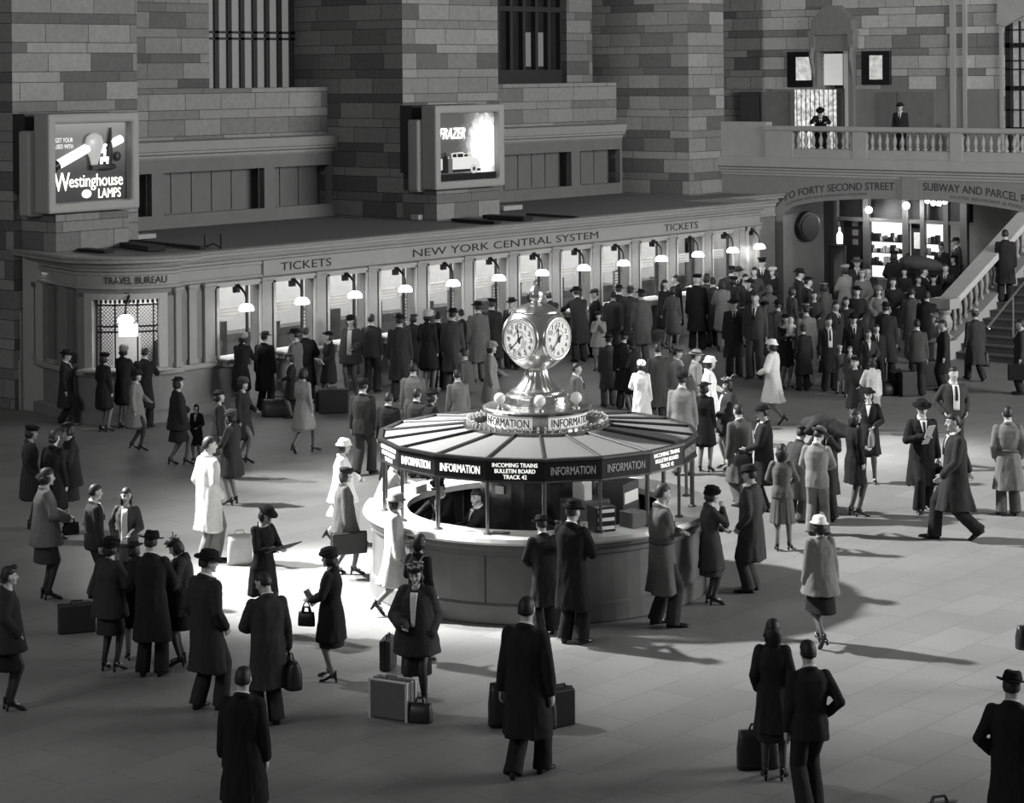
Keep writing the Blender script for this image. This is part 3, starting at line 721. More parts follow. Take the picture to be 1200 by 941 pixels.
# lettering on the arch
def archtext(body, pa, pb, h, off_, m=M_engr, bold=0.0):
    ya, yb = ont(pa, 225, BT - .01)[0], ont(pb, 225, BT - .01)[0]; yc = (ya + yb) / 2
    def w_(a_, b_):
        s = yc - a_; return a_, (archz(min(s, s0 - .05)) + off_) - 0 + b_
    o = text(body, ya - yb, h, (BT - .001, yc, 0), (0, -1, 0), (0, 0, 1), m, ext=.01, warp=w_, name='sign_lettering', bold=bold)
    return o
L1 = archtext('TO FORTY SECOND STREET', 918, 1048, .21, .36); tag(L1, 'engraved words naming the way to the street, curved over the arch near the ticket office', 'lettering')
L2 = archtext('SUBWAY AND PARCEL R', 1082, 1203, .22, .38); tag(L2, 'engraved words naming subway and parcels, curved over the arch near the stairs', 'lettering')
L3 = archtext('LOWER ROOM & PERSHING SQUARE', 922, 1016, .08, .14, mat('faint_letter', 85)); tag(L3, 'small faint engraved line under the street lettering on the arch', 'lettering')
L4 = archtext('HOTEL BELMONT & PARK', 1114, 1200, .08, .14, mat('faint_letter', 85)); tag(L4, 'small faint engraved line under the subway lettering on the arch', 'lettering')
# oval plaque in the passage
ov = MB(); oy = s0 - .02
ov.prism([(24.45 + .58 * cos(2 * pi * j / 28), oy, 2.32 + .45 * sin(2 * pi * j / 28)) for j in range(28)], 0, (0, -.16, 0))
r = ov.build('mounted_plaque', M_black, bevel=.03); tag(r, 'dark oval plaque on the passage wall under the arch', 'plaque')
rel(r, MB().prism([(24.45 + .45 * cos(2 * pi * j / 28), oy - .15, 2.32 + .34 * sin(2 * pi * j / 28)) for j in range(28)], 0, (0, -.03, 0)).build('plaque_face', M_dark))

# ---------- shop under the arch ----------
ST = 29.6
def SY(px): return ont(px, 280, ST)[0]
shop = empty('shopfront', (ST, -1, 0)); tag(shop, 'lit shopfront with display windows inside the passage under the arch', 'shop')
edges = [983, 1015, 1021, 1059, 1066, 1084, 1088, 1108, 1113]
zt = ont(1062, 262, ST)[1]
M_fr = mat('shop_frame_paint', 85, .5, nz=.1)
b = MB()
for a_, c_ in ((980, 984), (1014, 1021), (1060, 1067), (1081, 1086), (1108, 1114), (1128, 1136)): b.box(ST - .15, ST, SY(c_), SY(a_), 0, 3.6)
b.box(ST - .12, ST, SY(1136), SY(980), zt + .02, zt + .14).box(ST - .12, ST, SY(1136), SY(980), 3.0, 3.1).box(ST - .1, ST, SY(1136), SY(980), 0, .35)
rel(shop, b.build('frame', M_fr))
M_disp = mat('lit_display', 235, .6, emis=250, es=1.5, nz=.25, nscale=6)
M_disp2 = mat('dim_display', 45, .5, nz=.4)
rel(shop, MB().box(ST + .5, ST + .55, SY(1060) + .1, SY(1021) + .5, .35, zt - .02).build('display_back', M_disp)); rel(shop, MB().box(ST + .5, ST + .55, SY(1107) + .15, SY(1088) + .5, .35, zt - .02).build('display_back', M_disp))
rel(shop, MB().box(ST + .3, ST + .35, SY(1015), SY(983), .35, zt).box(ST + .1, ST + .15, SY(1083), SY(1066), .1, zt).box(ST + .2, ST + .25, SY(1136), SY(980), zt + .1, 3.8).build('dark_panel', M_disp2))
random.seed(11); b = MB(); g2 = MB()
for (a_, c_) in ((1022, 1058), (1089, 1106)):
    y0_, y1_ = SY(c_) + .1, SY(a_) + .3
    for z_ in (.75, 1.15, 1.5):
        b.box(ST + .1, ST + .5, y0_, y1_, z_, z_ + .02); x_ = y0_ + .05
        while x_ < y1_ - .08:
            w_ = .05 + .09 * random.random(); h_ = .07 + .2 * random.random()
            (b if random.random() < .55 else g2).box(ST + .15, ST + .3, x_, x_ + w_, z_ + .02, z_ + .02 + h_); x_ += w_ + .05 * random.random() + .02
rel(shop, b.build('shelf', M_dark)); gg = g2.build('shelf_goods', M_paper); rel(shop, gg); gg['kind'] = 'stuff'
rel(shop, MB().box(ST - .02, ST - .01, SY(1060), SY(1021), .35, zt).box(ST - .02, ST - .01, SY(1107), SY(1088), .35, zt).build('glass', M_glass))
rel(shop, text('COFFEE SHOP', SY(1027) - SY(1056), .11, (ST - .14, (SY(1027) + SY(1056)) / 2, zt - .08), (0, -1, 0), (0, 0, 1), lw))
# left-side items: posters in the dark window, lit bottle sign, notice stand
for z_ in (1.35, 1.65, 1.95): rel(shop, MB().box(ST + .25, ST + .3, SY(1000), SY(994), z_, z_ + .18).build('poster', mat('shop_poster', 120, .6, emis=120, es=.2, nz=.5)))
rel(shop, MB().box(ST + .05, ST + .1, SY(1077), SY(1070), 1.35, 1.85).build('poster', mat('shop_poster_bright', 210, .6, emis=210, es=.5, nz=.3)))
yy, zz = ont(984, 278, 28.2)
o = MB().lathe([(.09, -.2), (.1, 0), (.09, .1), (.03, .18), (.03, .3), (.01, .32)], (28.2, yy, zz), 12).build('bottle_sign', mat('bottle_glow', 250, .5, emis=255, es=2.0), smooth=True); tag(o, 'glowing white bottle shaped sign beside the shopfront', 'sign')
rel(o, MB().tube([(28.2, yy, 0), (28.2, yy, zz - .2)], .03, 8).build('post', M_dark))
y0_, z0_ = ont(971, 287, 26.5); y1_, _ = ont(990, 287, 26.5)
o = MB().box(26.5, 26.6, y1_, y0_, 0, z0_).build('notice_stand', mat('stand_board', 80, .6), bevel=.01); tag(o, 'tall dark framed notice board standing beneath the oval plaque', 'notice board')
rel(o, MB().box(26.48, 26.5, y1_ + .06, y0_ - .06, .3, z0_ - .07).build('board_face', mat('stand_face', 100, .6)))
# shop lamps
def pend(px, py, t, r_, es, label, n=1, g=None):
    yy, zz = ont(px, py, t)
    o = empty('ceiling_lamp', (t, yy, zz)); tag(o, label, 'lamp', g)
    m = mat(f'lamp_glow_{es}', 255, .4, emis=255, es=es, nz=0)
    for i in range(n):
        dy = (i - (n - 1) / 2) * .2 if n > 1 else 0
        rel(o, MB().ell((t, yy + dy, zz - (.06 if n > 1 and i in (1, 2) else 0)), (r_, r_, r_), 14, 10).build('globe', m, smooth=True))
    rel(o, MB().tube([(t, yy, zz + r_ * .8), (t, yy, 4.2)], .015, 6).build('stem', M_dark))
    L = bpy.data.lights.new('glow', 'POINT'); L.energy = 55; L.shadow_soft_size = .12; q = link(bpy.data.objects.new('glow', L)); q.location = (t - .25, yy, zz - .1)
pend(1018, 246, 29.2, .11, 18, 'bare bright lamp on the shopfront pillar nearer the oval plaque')
pend(1062, 241, 29.2, .11, 18, 'bare bright lamp on the shopfront pillar under the keystone')
pend(1097, 236, 28.6, .08, 8, 'cluster of four white globes hanging under the arch', n=4)

# ---------- stairs ----------
st = empty('staircase', (16.35, -9, 0)); tag(st, 'broad stone staircase with worn dark treads rising to a landing', 'staircase')
SL = -7.95; t0_ = 16.35; ns_ = 11; run = .36; rise = .168
M_step = mat('stair_stone', 88, .7, nz=.25, nscale=3)
for i in range(ns_):
    x0 = t0_ + run * i
    rel(st, MB().box(x0, t0_ + run * ns_ + 2.4, -15, SL, rise * i + .001, rise * (i + 1)).box(x0 - .03, x0 + .2, -15, SL, rise * (i + 1) - .035, rise * (i + 1) + .002).build('step', M_step))
LZ = rise * ns_; LT = t0_ + run * ns_
# left balustrade
sb = empty('stair_balustrade', (16.4, -7.7, 0)); tag(sb, 'pale sloping stone balustrade with newel beside the staircase', 'balustrade')
y0_, y1_ = -7.95, -7.55
b = MB().prism([(t0_ - .1, y1_, 0), (LT + 2.4, y1_, 0), (LT + 2.4, y1_, LZ + .3), (LT, y1_, LZ + .3), (t0_ + .1, y1_, .45), (t0_ - .1, y1_, .45)], 0, (0, y0_ - y1_, 0)); rel(sb, b.build('stringer', M_marb))
def railz(x): return 1.42 + (x - 16.5) * rise / run
xe = LT + .15
b = MB().prism([(t0_ - .1, y1_ + .05, railz(t0_) - .18), (xe, y1_ + .05, railz(xe) - .18), (xe, y1_ + .05, railz(xe)), (t0_ - .1, y1_ + .05, railz(t0_))], 0, (0, y0_ - y1_ - .1, 0))
b.box(xe, LT + 2.4, y0_ - .05, y1_ + .05, railz(xe) - .18, railz(xe)).box(LT + 2.0, LT + 2.4, -15, y1_, railz(xe) - .18, railz(xe))
rel(sb, b.build('rail', mat('pale_rail_stone', 190, .5, nz=.1), bevel=.03))
b = MB().box(t0_ - .3, t0_ + .15, y0_ - .05, y1_ + .05, 0, .45).box(t0_ - .32, t0_ + .17, y0_ - .07, y1_ + .07, 1.2, 1.45)
b.lathe([(.14, .45), (.2, .52), (.1, .6), (.17, .75), (.19, .88), (.12, 1.05), (.16, 1.12), (.16, 1.22)], (t0_ - .08, (y0_ + y1_) / 2, 0), 16)
rel(sb, b.build('newel', M_marb))
bs0 = None
for i in range(14):
    x = t0_ + .38 + i * .27
    o = MB().lathe([(r_ * .85, z_ * 1.55) for r_, z_ in bp], (x, (y0_ + y1_) / 2, .47 + (x - t0_) * rise / run - .02), 10).build('baluster', M_plain, smooth=True); rel(sb, o)
for i in range(9):
    o = MB().lathe([(r_ * .85, z_ * 1.5) for r_, z_ in bp], (LT + 2.2, -8.3 - i * .35, LZ + .25), 10).build('baluster', M_plain, smooth=True); rel(sb, o)
# brass handrail up the stairs
hr = MB(); hy = -9.05
pA, pB = ons(1158, 383, hy), ons(1212, 316, hy)
hr.tube([(pA[0] + .05, hy, pA[1] - .05), (pA[0], hy, pA[1]), (pB[0], hy, pB[1]), (pB[0] + .8, hy, pB[1] + .35)], .028, 8)
xm = ons(1187, 345, hy)[0]; zm = pA[1] + (pB[1] - pA[1]) * (xm - pA[0]) / (pB[0] - pA[0])
hr.tube([(xm, hy, max(0, (xm - t0_) * rise / run)), (xm, hy, zm)], .022, 8)
tag(hr.build('handrail', mat('bright_metal', 200, .3, metal=1.0)), 'shiny metal handrail with one post in the middle of the staircase', 'handrail')
# ================= INFORMATION BOOTH =================
BX, BY = onz(631, 684.5)
BA = math.atan2(-FWD[1], -FWD[0])
def bd(phi, r, z=0):
    a = BA + radians(phi); return (BX + r * cos(a), BY + r * sin(a), z)
def T(phi): a = BA + radians(phi); return (-sin(a), cos(a), 0)   # towards picture right when facing camera
booth = empty('information_booth', (BX, BY, 0)); tag(booth, 'round marble information booth with lettered canopy in the middle of the hall', 'booth')
M_bm = mat('booth_marble', 100, .35, nz=.22, nscale=4, bump=.03)
M_ct = mat('counter_top_white', 205, .35, nz=.06)
def ringwall(r0, r1, z0, z1, n=72): 
    return [[(r0 * c, r0 * s, z) for (c, s) in ()] for z in ()]
def annulus(b, prof, n=72):
    """prof closed polygon (r,z)"""
    rings = [[(BX + r * cos(2 * pi * j / n), BY + r * sin(2 * pi * j / n), z) for r, z in prof] for j in range(n)]
    return b.loft(rings, close=True)
rel(booth, annulus(MB(), [(2.27, .0), (2.29, .02), (2.29, .24), (2.25, .27), (2.25, .86), (2.1, .86), (2.1, 0)]).build('base', M_bm, smooth=False))
rel(booth, annulus(MB(), [(2.25, .86), (2.29, .88), (2.29, .93), (2.33, .97), (2.33, 1.02), (2.1, 1.02), (2.1, .86)]).build('counter_moulding', mat('booth_moulding', 95, .4, nz=.15)))
rel(booth, annulus(MB(), [(2.36, 1.02), (2.38, 1.05), (2.36, 1.10), (1.78, 1.10), (1.78, 1.02)]).build('counter_top', M_ct))
b = MB()
for k in range(12):
    p = bd(k * 30 + 12, 2.255, .56); b.obox(p, T(k * 30 + 12), (0, 0, 1), bd(k * 30 + 12, 1), .004, .3, .004)
rel(booth, b.build('joint', mat('joint_shadow', 40)))
# inner shelves and cabinets below the counter
b = MB(); annulus(b, [(1.82, .0), (1.82, .1), (2.08, .1), (2.08, 0)], 48); annulus(b, [(1.8, .5), (1.8, .53), (2.08, .53), (2.08, .5)], 48)
for k in range(24): p = bd(k * 15, 1.95, .56); b.obox(p, T(k * 15), bd(k * 15, 1) if False else (cos(BA + radians(k * 15)), sin(BA + radians(k * 15)), 0), (0, 0, 1), .01, .13, .46)
rel(booth, b.build('shelving', M_wood))
# canopy: 18 sides
V0 = 1.7; NS = 18; RC = 2.16; ZC = 2.05; RI = .98; ZI = 2.17
vA = [V0 + 20 * k for k in range(NS)]
M_can = mat('canopy_sheet', 116, .55, nz=.10, nscale=30)
for k in range(NS):
    a0, a1 = vA[k], vA[(k + 1) % NS]
    b = MB().add([bd(a0, RC, ZC), bd(a1, RC, ZC), bd(a1, RI, ZI), bd(a0, RI, ZI), bd(a0, RC, ZC - .02), bd(a1, RC, ZC - .02), bd(a1, RI, ZI - .02), bd(a0, RI, ZI - .02)],
                 [(0, 1, 2, 3), (7, 6, 5, 4), (0, 4, 5, 1), (1, 5, 6, 2), (2, 6, 7, 3), (3, 7, 4, 0)])
    rel(booth, b.build('canopy_panel', M_can))
    b = MB().tube([bd(a0, RC, ZC + .012), bd(a0, RI, ZI + .012)], .022, 6); rel(booth, b.build('canopy_rib', M_dark))
def polyring(b, prof):
    b.loft([[bd(a, r / (cos(radians(10)) if False else 1), z) for r, z in prof] for a in vA], close=True); return b
rel(booth, polyring(MB(), [(RC + .03, ZC + .0), (RC + .03, ZC + .03), (RC - .03, ZC + .035), (RC - .03, ZC - .0)]).build('canopy_rim', M_brassD))
rel(booth, polyring(MB(), [(RC, ZC - .26), (RC, ZC), (RC - .04, ZC), (RC - .04, ZC - .26)]).build('sign_band', M_black))
rel(booth, polyring(MB(), [(RC + .012, ZC - .275), (RC + .012, ZC - .25), (RC - .05, ZC - .25), (RC - .05, ZC - .275)]).build('sign_band_edge', M_brassD))
M_sign = mat('sign_letter', 240, .6, emis=245, es=.55, nz=0); M_sign2 = mat('dim_sign_letter', 170, .6, emis=180, es=.1, nz=0)
seq = ['I', 'I', 'T']
for k in range(NS):
    ph = vA[k] + 10; m_ = (k - (-1)) % 3   # panel k=-1 (i.e. 17) sits just left of centre: TRAINS
    kind = ['T', 'I', 'I'][m_]
    rr = RC * cos(radians(10)) + .002
    mm = M_sign if (kind == 'T' or k in (14, 15, 16)) else M_sign2
    if k in (14, 15, 16) or k in range(0, 5) or k in (17, 13):
        if kind == 'I':
            rel(booth, text('INFORMATION', .58, .105, bd(ph, rr, ZC - .13), T(ph), (0, 0, 1), mm, ext=.006, bold=.03 if k in (14, 15, 16) else .0))
        else:
            for j, (tx, ww) in enumerate((('INCOMING TRAINS', .58), ('BULLETIN BOARD', .52), ('TRACK 42', .30))):
                rel(booth, text(tx, ww, .052, bd(ph, rr, ZC - .055 - .075 * j), T(ph), (0, 0, 1), mm, ext=.006, bold=.04))
    # upright
    pr = RC - .06
    rel(booth, MB().tube([bd(vA[k], pr, 1.10), bd(vA[k], pr, ZC - .02)], .022 if k % 2 else .03, 8).lathe([(.06, 1.1), (.06, 1.115), (.03, 1.13)], bd(vA[k], pr, 0), 10).build('upright', M_brassD))
for k in (16, 17, 0, 1):
    a0, a1 = vA[k], vA[(k + 1) % NS]; r = RC - .06
    if k in (17, 0): rel(booth, MB().prism([bd(a0, r, 1.13), bd(a1, r, 1.13), bd(a1, r, ZC - .26), bd(a0, r, ZC - .26)], 0, Vector(bd(a0 + 10, .006)) - Vector(bd(a0 + 10, 0))).build('glass_panel', M_glass))
# centre core under the drum
rel(booth, MB().lathe([(.78, 0), (.78, ZI)], (BX, BY, 0), 28).build('core', mat('core_panelling', 50, .18, nz=.5, nscale=4, stretch=(8, 8, .6))))
b = MB(); M_slip = M_paper
for k, (ph, z_, w_, h_) in enumerate(((-28, 1.62, .2, .12), (-8, 1.6, .12, .1), (6, 1.58, .16, .1), (20, 1.72, .08, .16), (-40, 1.4, .14, .1))):
    b.obox(bd(ph, .80, z_), T(ph), (0, 0, 1), (cos(BA + radians(ph)), sin(BA + radians(ph)), 0), w_ / 2, h_ / 2, .01)
rel(booth, b.build('pinned_slip', M_slip))
# ring railing around the drum
rel(booth, annulus(MB(), [(RI - .06, ZI - .04), (RI + .03, ZI - .04), (RI + .03, ZI + .03), (RI - .06, ZI + .03)]).build('ring', M_brassD))
rel(booth, MB().lathe([(RI - .05, ZI - .12), (RI - .05, ZI - .11)], (BX, BY, 0), 40).build('well', M_black))
f0 = None
for k in range(60):
    ph = k * 6
    if f0 is None:
        b = MB().lathe([(.012, 0), (.02, .02), (.01, .04), (.026, .05), (.012, .065), (.018, .075), (.002, .09)], (0, 0, 0), 6); f0 = b.build('rail_finial', M_brass, smooth=True); o = f0
    else: o = f0.copy(); COL.objects.link(o)
    p = bd(ph, RI - .03, ZI + .03); o.location = (p[0] - BX, p[1] - BY, p[2]); o.parent = booth
# drum with lit INFORMATION band
rel(booth, MB().lathe([(.62, 1.9), (.66, 2.10), (.66, 2.14), (.70, 2.16), (.70, 2.20), (.68, 2.21), (.68, 2.36), (.72, 2.38), (.74, 2.42), (.72, 2.44), (.42, 2.46)], (BX, BY, 0), 48).build('drum', M_brass, smooth=False))
for q in range(4):
    ph0 = 45 * 0 + 90 * q + 48
    b = MB(); n = 10
    for i in range(n):
        a0, a1 = ph0 - 36 + 72 * i / n, ph0 - 36 + 72 * (i + 1) / n
        b.add([bd(a0, .686, 2.215), bd(a1, .686, 2.215), bd(a1, .686, 2.355), bd(a0, .686, 2.355)], [(0, 1, 2, 3)])
    rel(booth, b.build('lit_band', mat('lit_sign_band', 225, .5, emis=235, es=.45, nz=.05), fix=False))
    o = text('INFORMATION', .78, .11, (0, 0, 0), (1, 0, 0), (0, 1, 0), M_ink, ext=.004, bold=.01)
    for v in o.data.vertices:
        a_ = ph0 + math.degrees(v.co.x / .69); p = bd(a_, .688 + v.co.z, 2.285 + v.co.y); v.co = p
    rel(booth, o)
# globes at the corners
for ph in (-52, 3, 55, 130, 183, 235):
    if ph not in (-52, 3, 55, 183): continue
    p = bd(ph, .64, 0)
    rel(booth, MB().lathe([(.05, 2.43), (.055, 2.46), (.02, 2.48), (.03, 2.52)], (p[0], p[1], 0), 10).build('globe_socket', M_brass, smooth=True))
    rel(booth, MB().ell((p[0], p[1], 2.59), (.078, .078, .078), 18, 12).build('corner_globe', mat('frosted_globe', 215, .3, emis=220, es=.25, nz=.1), smooth=True))
# clock
clock = empty('four_faced_clock', (BX, BY, 2.55)); tag(clock, 'polished brass four faced ball clock crowning the information booth', 'clock')
def fl(n_, amp): return lambda a, z: amp * abs(sin(a * n_ / 2))
rel(clock, MB().lathe([(.44, 2.44), (.46, 2.48), (.42, 2.52), (.44, 2.56), (.40, 2.60), (.36, 2.62)], (BX, BY, 0), 48, wob=lambda a, z: .012 * sin(a * 16) * (1 if 2.47 < z < 2.59 else 0)).build('ornate_foot', M_brass, smooth=True))
rel(clock, MB().lathe([(.36, 2.61), (.365, 2.635), (.33, 2.66), (.28, 2.70), (.22, 2.77), (.175, 2.86), (.15, 2.94), (.145, 2.97)], (BX, BY, 0), 64, wob=lambda a, z: -.022 * abs(sin(a * 10)) if 2.65 < z < 2.95 else 0).build('fluted_stem', M_brass, smooth=True))
b = MB().lathe([(.15, 2.95), (.19, 2.97), (.17, 3.0), (.21, 3.02), (.22, 3.04), (.17, 3.06), (.15, 3.1)], (BX, BY, 0), 48)
for k in range(28): p = bd(k * 360 / 28, .19, 2.985); b.ell(p, (.015, .015, .015), 6, 5)
rel(clock, b.build('beaded_collar', M_brass, smooth=True))
CZ = 3.37; RG = .455
b = MB(); prof = []
for i in range(49):
    th = -pi / 2 + .28 + (pi - .42) * i / 48; prof.append((RG * cos(th), CZ + RG * 1.02 * sin(th)))
b.lathe(prof, (BX, BY, 0), 96)
for i_, v_ in enumerate(b.v):
    p_ = Vector(v_) - Vector((BX, BY, CZ))
    for ph in (-38, 51, 141, 231):
        d_ = Vector((cos(BA + radians(ph)), sin(BA + radians(ph)), 0)); k_ = p_.dot(d_)
        if k_ > .352: p_ = p_ - d_ * (k_ - .352)
    b.v[i_] = tuple(p_ + Vector((BX, BY, CZ)))
rel(clock, b.build('ball_case', M_brass, smooth=True))
rel(clock, MB().lathe([(.315, CZ + .33), (.32, CZ + .345), (.27, CZ + .385), (.19, CZ + .43), (.10, CZ + .455), (.07, CZ + .47)], (BX, BY, 0), 48, wob=lambda a, z: .006 * sin(a * 12)).build('crown_ring', M_brass, smooth=True))
rel(clock, MB().lathe([(.09, 3.80), (.10, 3.82), (.06, 3.84), (.055, 3.86), (.09, 3.89), (.10, 3.93), (.085, 3.99), (.05, 4.04), (.005, 4.07)], (BX, BY, 0), 24, wob=lambda a, z: .008 * sin(a * 8)).build('acorn_finial', M_brass, smooth=True))
M_face = mat('opal_clock_face', 215, .5, emis=225, es=.35, nz=.03)
for q, ph in enumerate((-38, 51, 141, 231)):
    d_ = Vector((cos(BA + radians(ph)), sin(BA + radians(ph)), 0)); t_ = Vector(T(ph)); c0 = Vector((BX, BY, CZ - .005))
    def at(u, v, w): return c0 + t_ * u + Vector((0, 0, v)) + d_ * w
    fr = .265
    rings = [[at(r_ * cos(2 * pi * j / 48), r_ * sin(2 * pi * j / 48), w_) for j in range(48)] for r_, w_ in ((.292, .30), (.302, .345), (.298, .37), (.28, .382), (.268, .378), (.264, .37))]
    bz = MB().loft(rings, cap=False).build('bezel', M_brass, smooth=True); rel(clock, bz)
    fc = MB().prism([at(fr * cos(2 * pi * j / 48), fr * sin(2 * pi * j / 48), .37) for j in range(48)], 0, d_ * .006).build('clock_face', M_face); rel(clock, fc)
    fo = .378
    for h in range(1, 13):
        a_ = radians(90 - 30 * h); rr = .190
        rel(fc, text(str(h), (.05 if h != 1 else .016) if h < 10 else .075, .062, at(rr * cos(a_), rr * sin(a_), fo), t_, (0, 0, 1), M_ink, name='numeral', ext=.002))
    b = MB()
    for k in range(60):
        a_ = 2 * pi * k / 60; b.obox(at(.244 * cos(a_), .244 * sin(a_), fo), t_, (0, 0, 1), d_, .005, .005, .002)
    for k in range(14):
        a_ = radians(160 - 140 * k / 14); a2 = radians(160 - 140 * (k + 1) / 14); b.tube([at(.115 * cos(a_), .115 * sin(a_), fo), at(.115 * cos(a2), .115 * sin(a2), fo)], .003, 4)
    rel(fc, b.build('minute_ring', M_ink))
    b = MB()
    def hand(ang, L, tail, w0):
        a_ = radians(90 - ang); u = Vector((cos(a_), sin(a_))); n_ = Vector((-u.y, u.x))
        pts = [(-tail, w0), (-tail * .8, w0 * 1.6), (0, w0 * 1.2), (L * .55, w0 * .8), (L * .75, w0 * 1.5), (L, .002)]
        poly = [at(*(u * a + n_ * w), fo + .012) for a, w in pts] + [at(*(u * a - n_ * w), fo + .012) for a, w in reversed(pts)]
        b.prism(poly, 0, d_ * .004)
    hand(350, .16, .055, .010); hand(229 - 3, .235, .07, .008)
    b.prism([at(.026 * cos(2 * pi * j / 16), .026 * sin(2 * pi * j / 16), fo + .01) for j in range(16)], 0, d_ * .008)
    rel(fc, b.build('clock_hand', M_ink))
# things on and inside the booth
def rack(ph, r, w, dpt, z0, z1, m, nm, lab, cat, slats=0):
    a = BA + radians(ph); c_ = bd(ph, r, (z0 + z1) / 2)
    o = MB().obox(c_, T(ph), (cos(a), sin(a), 0), (0, 0, 1), w / 2, dpt / 2, (z1 - z0) / 2).build(nm, m, bevel=.008); tag(o, lab, cat)
    if slats:
        b = MB()
        for i in range(slats): b.obox(bd(ph, r + dpt / 2 + .003, z0 + (z1 - z0) * (i + .5) / slats), T(ph), (cos(a), sin(a), 0), (0, 0, 1), w * .42, .004, (z1 - z0) / slats * .2)
        rel(o, b.build('label_strip', M_paper))
    return o
rack(24, 1.95, .28, .28, 1.1, 1.42, M_black, 'file_box', 'black file box on the booth counter behind the middle upright', 'box', 3)
rack(38, 1.98, .26, .26, 1.1, 1.3, mat('card_box', 90, .7), 'card_box', 'low grey card box on the booth counter near the man with crossed arms', 'box')
rack(32, 1.15, .5, .45, 0, 1.35, M_wood, 'booth_desk', 'dark desk inside the booth beside the white timetable rack', 'desk')
rack(62, 1.2, .5, .4, 0, 1.5, M_wood, 'timetable_cabinet', 'dark timetable cabinet inside the booth facing its right hand counter', 'cabinet', 4)
rack(30, 1.15, .12, .3, 1.35, 1.72, M_white, 'timetable_rack', 'tall narrow white rack of timetables inside the booth', 'rack')
rack(150, 1.95, .3, .2, 1.1, 1.2, M_paper, 'paper_stack', 'stack of white papers on the far booth counter', 'papers')
rack(-118, 1.95, .3, .25, 1.1, 1.2, mat('grey_bundle', 150, .8), 'cloth_bundle', 'rounded grey bundle on the far left booth counter', 'bundle')
rack(-14, 2.02, .22, .1, 1.1, 1.13, M_dark, 'pen_tray', 'small dark pen tray on the white counter beside the seated clerk', 'tray')
p = bd(16, 2.05, 1.1)
o = MB().lathe([(.05, 0), (.055, .01), (.055, .14), (.05, .14)], p, 16).build('metal_cup', mat('bright_metal', 200, .3, metal=1.0), smooth=False); tag(o, 'small metal cup on the booth counter beside the man in the homburg', 'cup')
# ================= PEOPLE =================
import bmesh
def remesh(mb, voxel, smooth=2, fold=0.0, fscale=(7, 7, 2.2), post=None, zsplit=None):
    me = bpy.data.meshes.new('t'); me.from_pydata([tuple(v) for v in mb.v], [], mb.f)
    bm = bmesh.new(); bm.from_mesh(me); bmesh.ops.recalc_face_normals(bm, faces=bm.faces); bm.to_mesh(me); bm.free()
    o = bpy.data.objects.new('t', me); WS.collection.objects.link(o)
    r = o.modifiers.new('r', 'REMESH'); r.mode = 'VOXEL'; r.voxel_size = voxel; r.adaptivity = 0
    if smooth: s = o.modifiers.new('s', 'SMOOTH'); s.iterations = smooth; s.factor = .5
    dg = wsdg(); m2 = bpy.data.meshes.new_from_object(o.evaluated_get(dg), depsgraph=dg)
    bpy.data.objects.remove(o); bpy.data.meshes.remove(me)
    if fold:
        m2.update(); nv = len(m2.vertices); co = [0.0] * nv * 3; no = [0.0] * nv * 3
        m2.vertices.foreach_get('co', co); m2.vertices.foreach_get('normal', no)
        for i in range(0, nv * 3, 3):
            x, y, z = co[i], co[i + 1], co[i + 2]
            d = (noise.noise((x * fscale[0], y * fscale[1], z * fscale[2] + 3.1)) * 1.6 + noise.noise((x * 20, y * 20, z * 9)) * .35) * fold * (1.25 - .5 * min(1.5, z))
            co[i] = x + no[i] * d; co[i + 1] = y + no[i + 1] * d; co[i + 2] = z + no[i + 2] * d
        m2.vertices.foreach_set('co', co)
    if post: post(m2)
    m2.polygons.foreach_set('use_smooth', [True] * len(m2.polygons)); m2.update()
    return m2
def ik(S, W, l1, l2, hint):
    d = W - S; L = min(d.length, (l1 + l2) * .995)
    W = S + d.normalized() * L
    a = (l1 * l1 - l2 * l2 + L * L) / (2 * L); h = sqrt(max(0, l1 * l1 - a * a))
    u = d.normalized(); hv = Vector(hint); hv = hv - u * hv.dot(u)
    if hv.length < 1e-5: hv = Vector((0, -1, 0))
    return S + u * a + hv.normalized() * h, W
ARMS = {  # wrist (x*side,y,z), elbow hint (x*side,y,z)
 'down': ((.228, .03, .86), (.3, -1, 0)), 'carry': ((.26, .0, .84), (.3, -1, 0)), 'pocket': ((.205, .09, .93), (.45, -1, 0)),
 'cross': ((-.13, .20, 1.17), (.6, -.1, -1)), 'counter': ((.13, .40, 1.17), (.7, -.3, -1)), 'read': ((.08, .33, 1.16), (.6, -.2, -1)),
 'hip': ((.20, .08, .99), (.7, -1, 0)), 'chest': ((.04, .22, 1.22), (.8, 0, -.7)), 'face': ((.05, .19, 1.42), (.5, .2, -1)),
 'back': ((.06, -.17, 1.0), (1, -.6, 0)), 'swingf': ((.22, .24, .95), (.2, -1, -.3)), 'swingb': ((.24, -.26, .93), (.3, -1, .2)),
 'hold': ((.13, .28, 1.05), (.7, -.2, -1)), 'baby': ((.0, .26, 1.25), (.8, .1, -1)), 'lean': ((.20, .46, 1.20), (.8, -.2, -.6)), 'up': ((.12, .30, 1.45), (.6, 0, -1))}
LEGS = {  # left then right: ankle x,y,z(add), foot pitch
 'stand': ((-.115, 0, 0, 0), (.115, .02, 0, 0)), 'stand2': ((-.10, -.05, 0, 0), (.13, .09, 0, 0)), 'close': ((-.075, 0, 0, 0), (.075, .03, 0, 0)),
 'wide': ((-.16, 0, 0, 0), (.16, .03, 0, 0)),
 'walk': ((-.08, -.28, .06, -28), (.08, .27, .0, 6)), 'walk2': ((-.08, .27, 0, 6), (.08, -.28, .06, -28)), 'stride': ((-.09, -.40, .11, -38), (.09, .40, .02, 12)),
 'stride2': ((-.09, .40, .02, 12), (.09, -.40, .11, -38)), 'step': ((-.09, -.14, .01, -6), (.10, .16, 0, 0))}
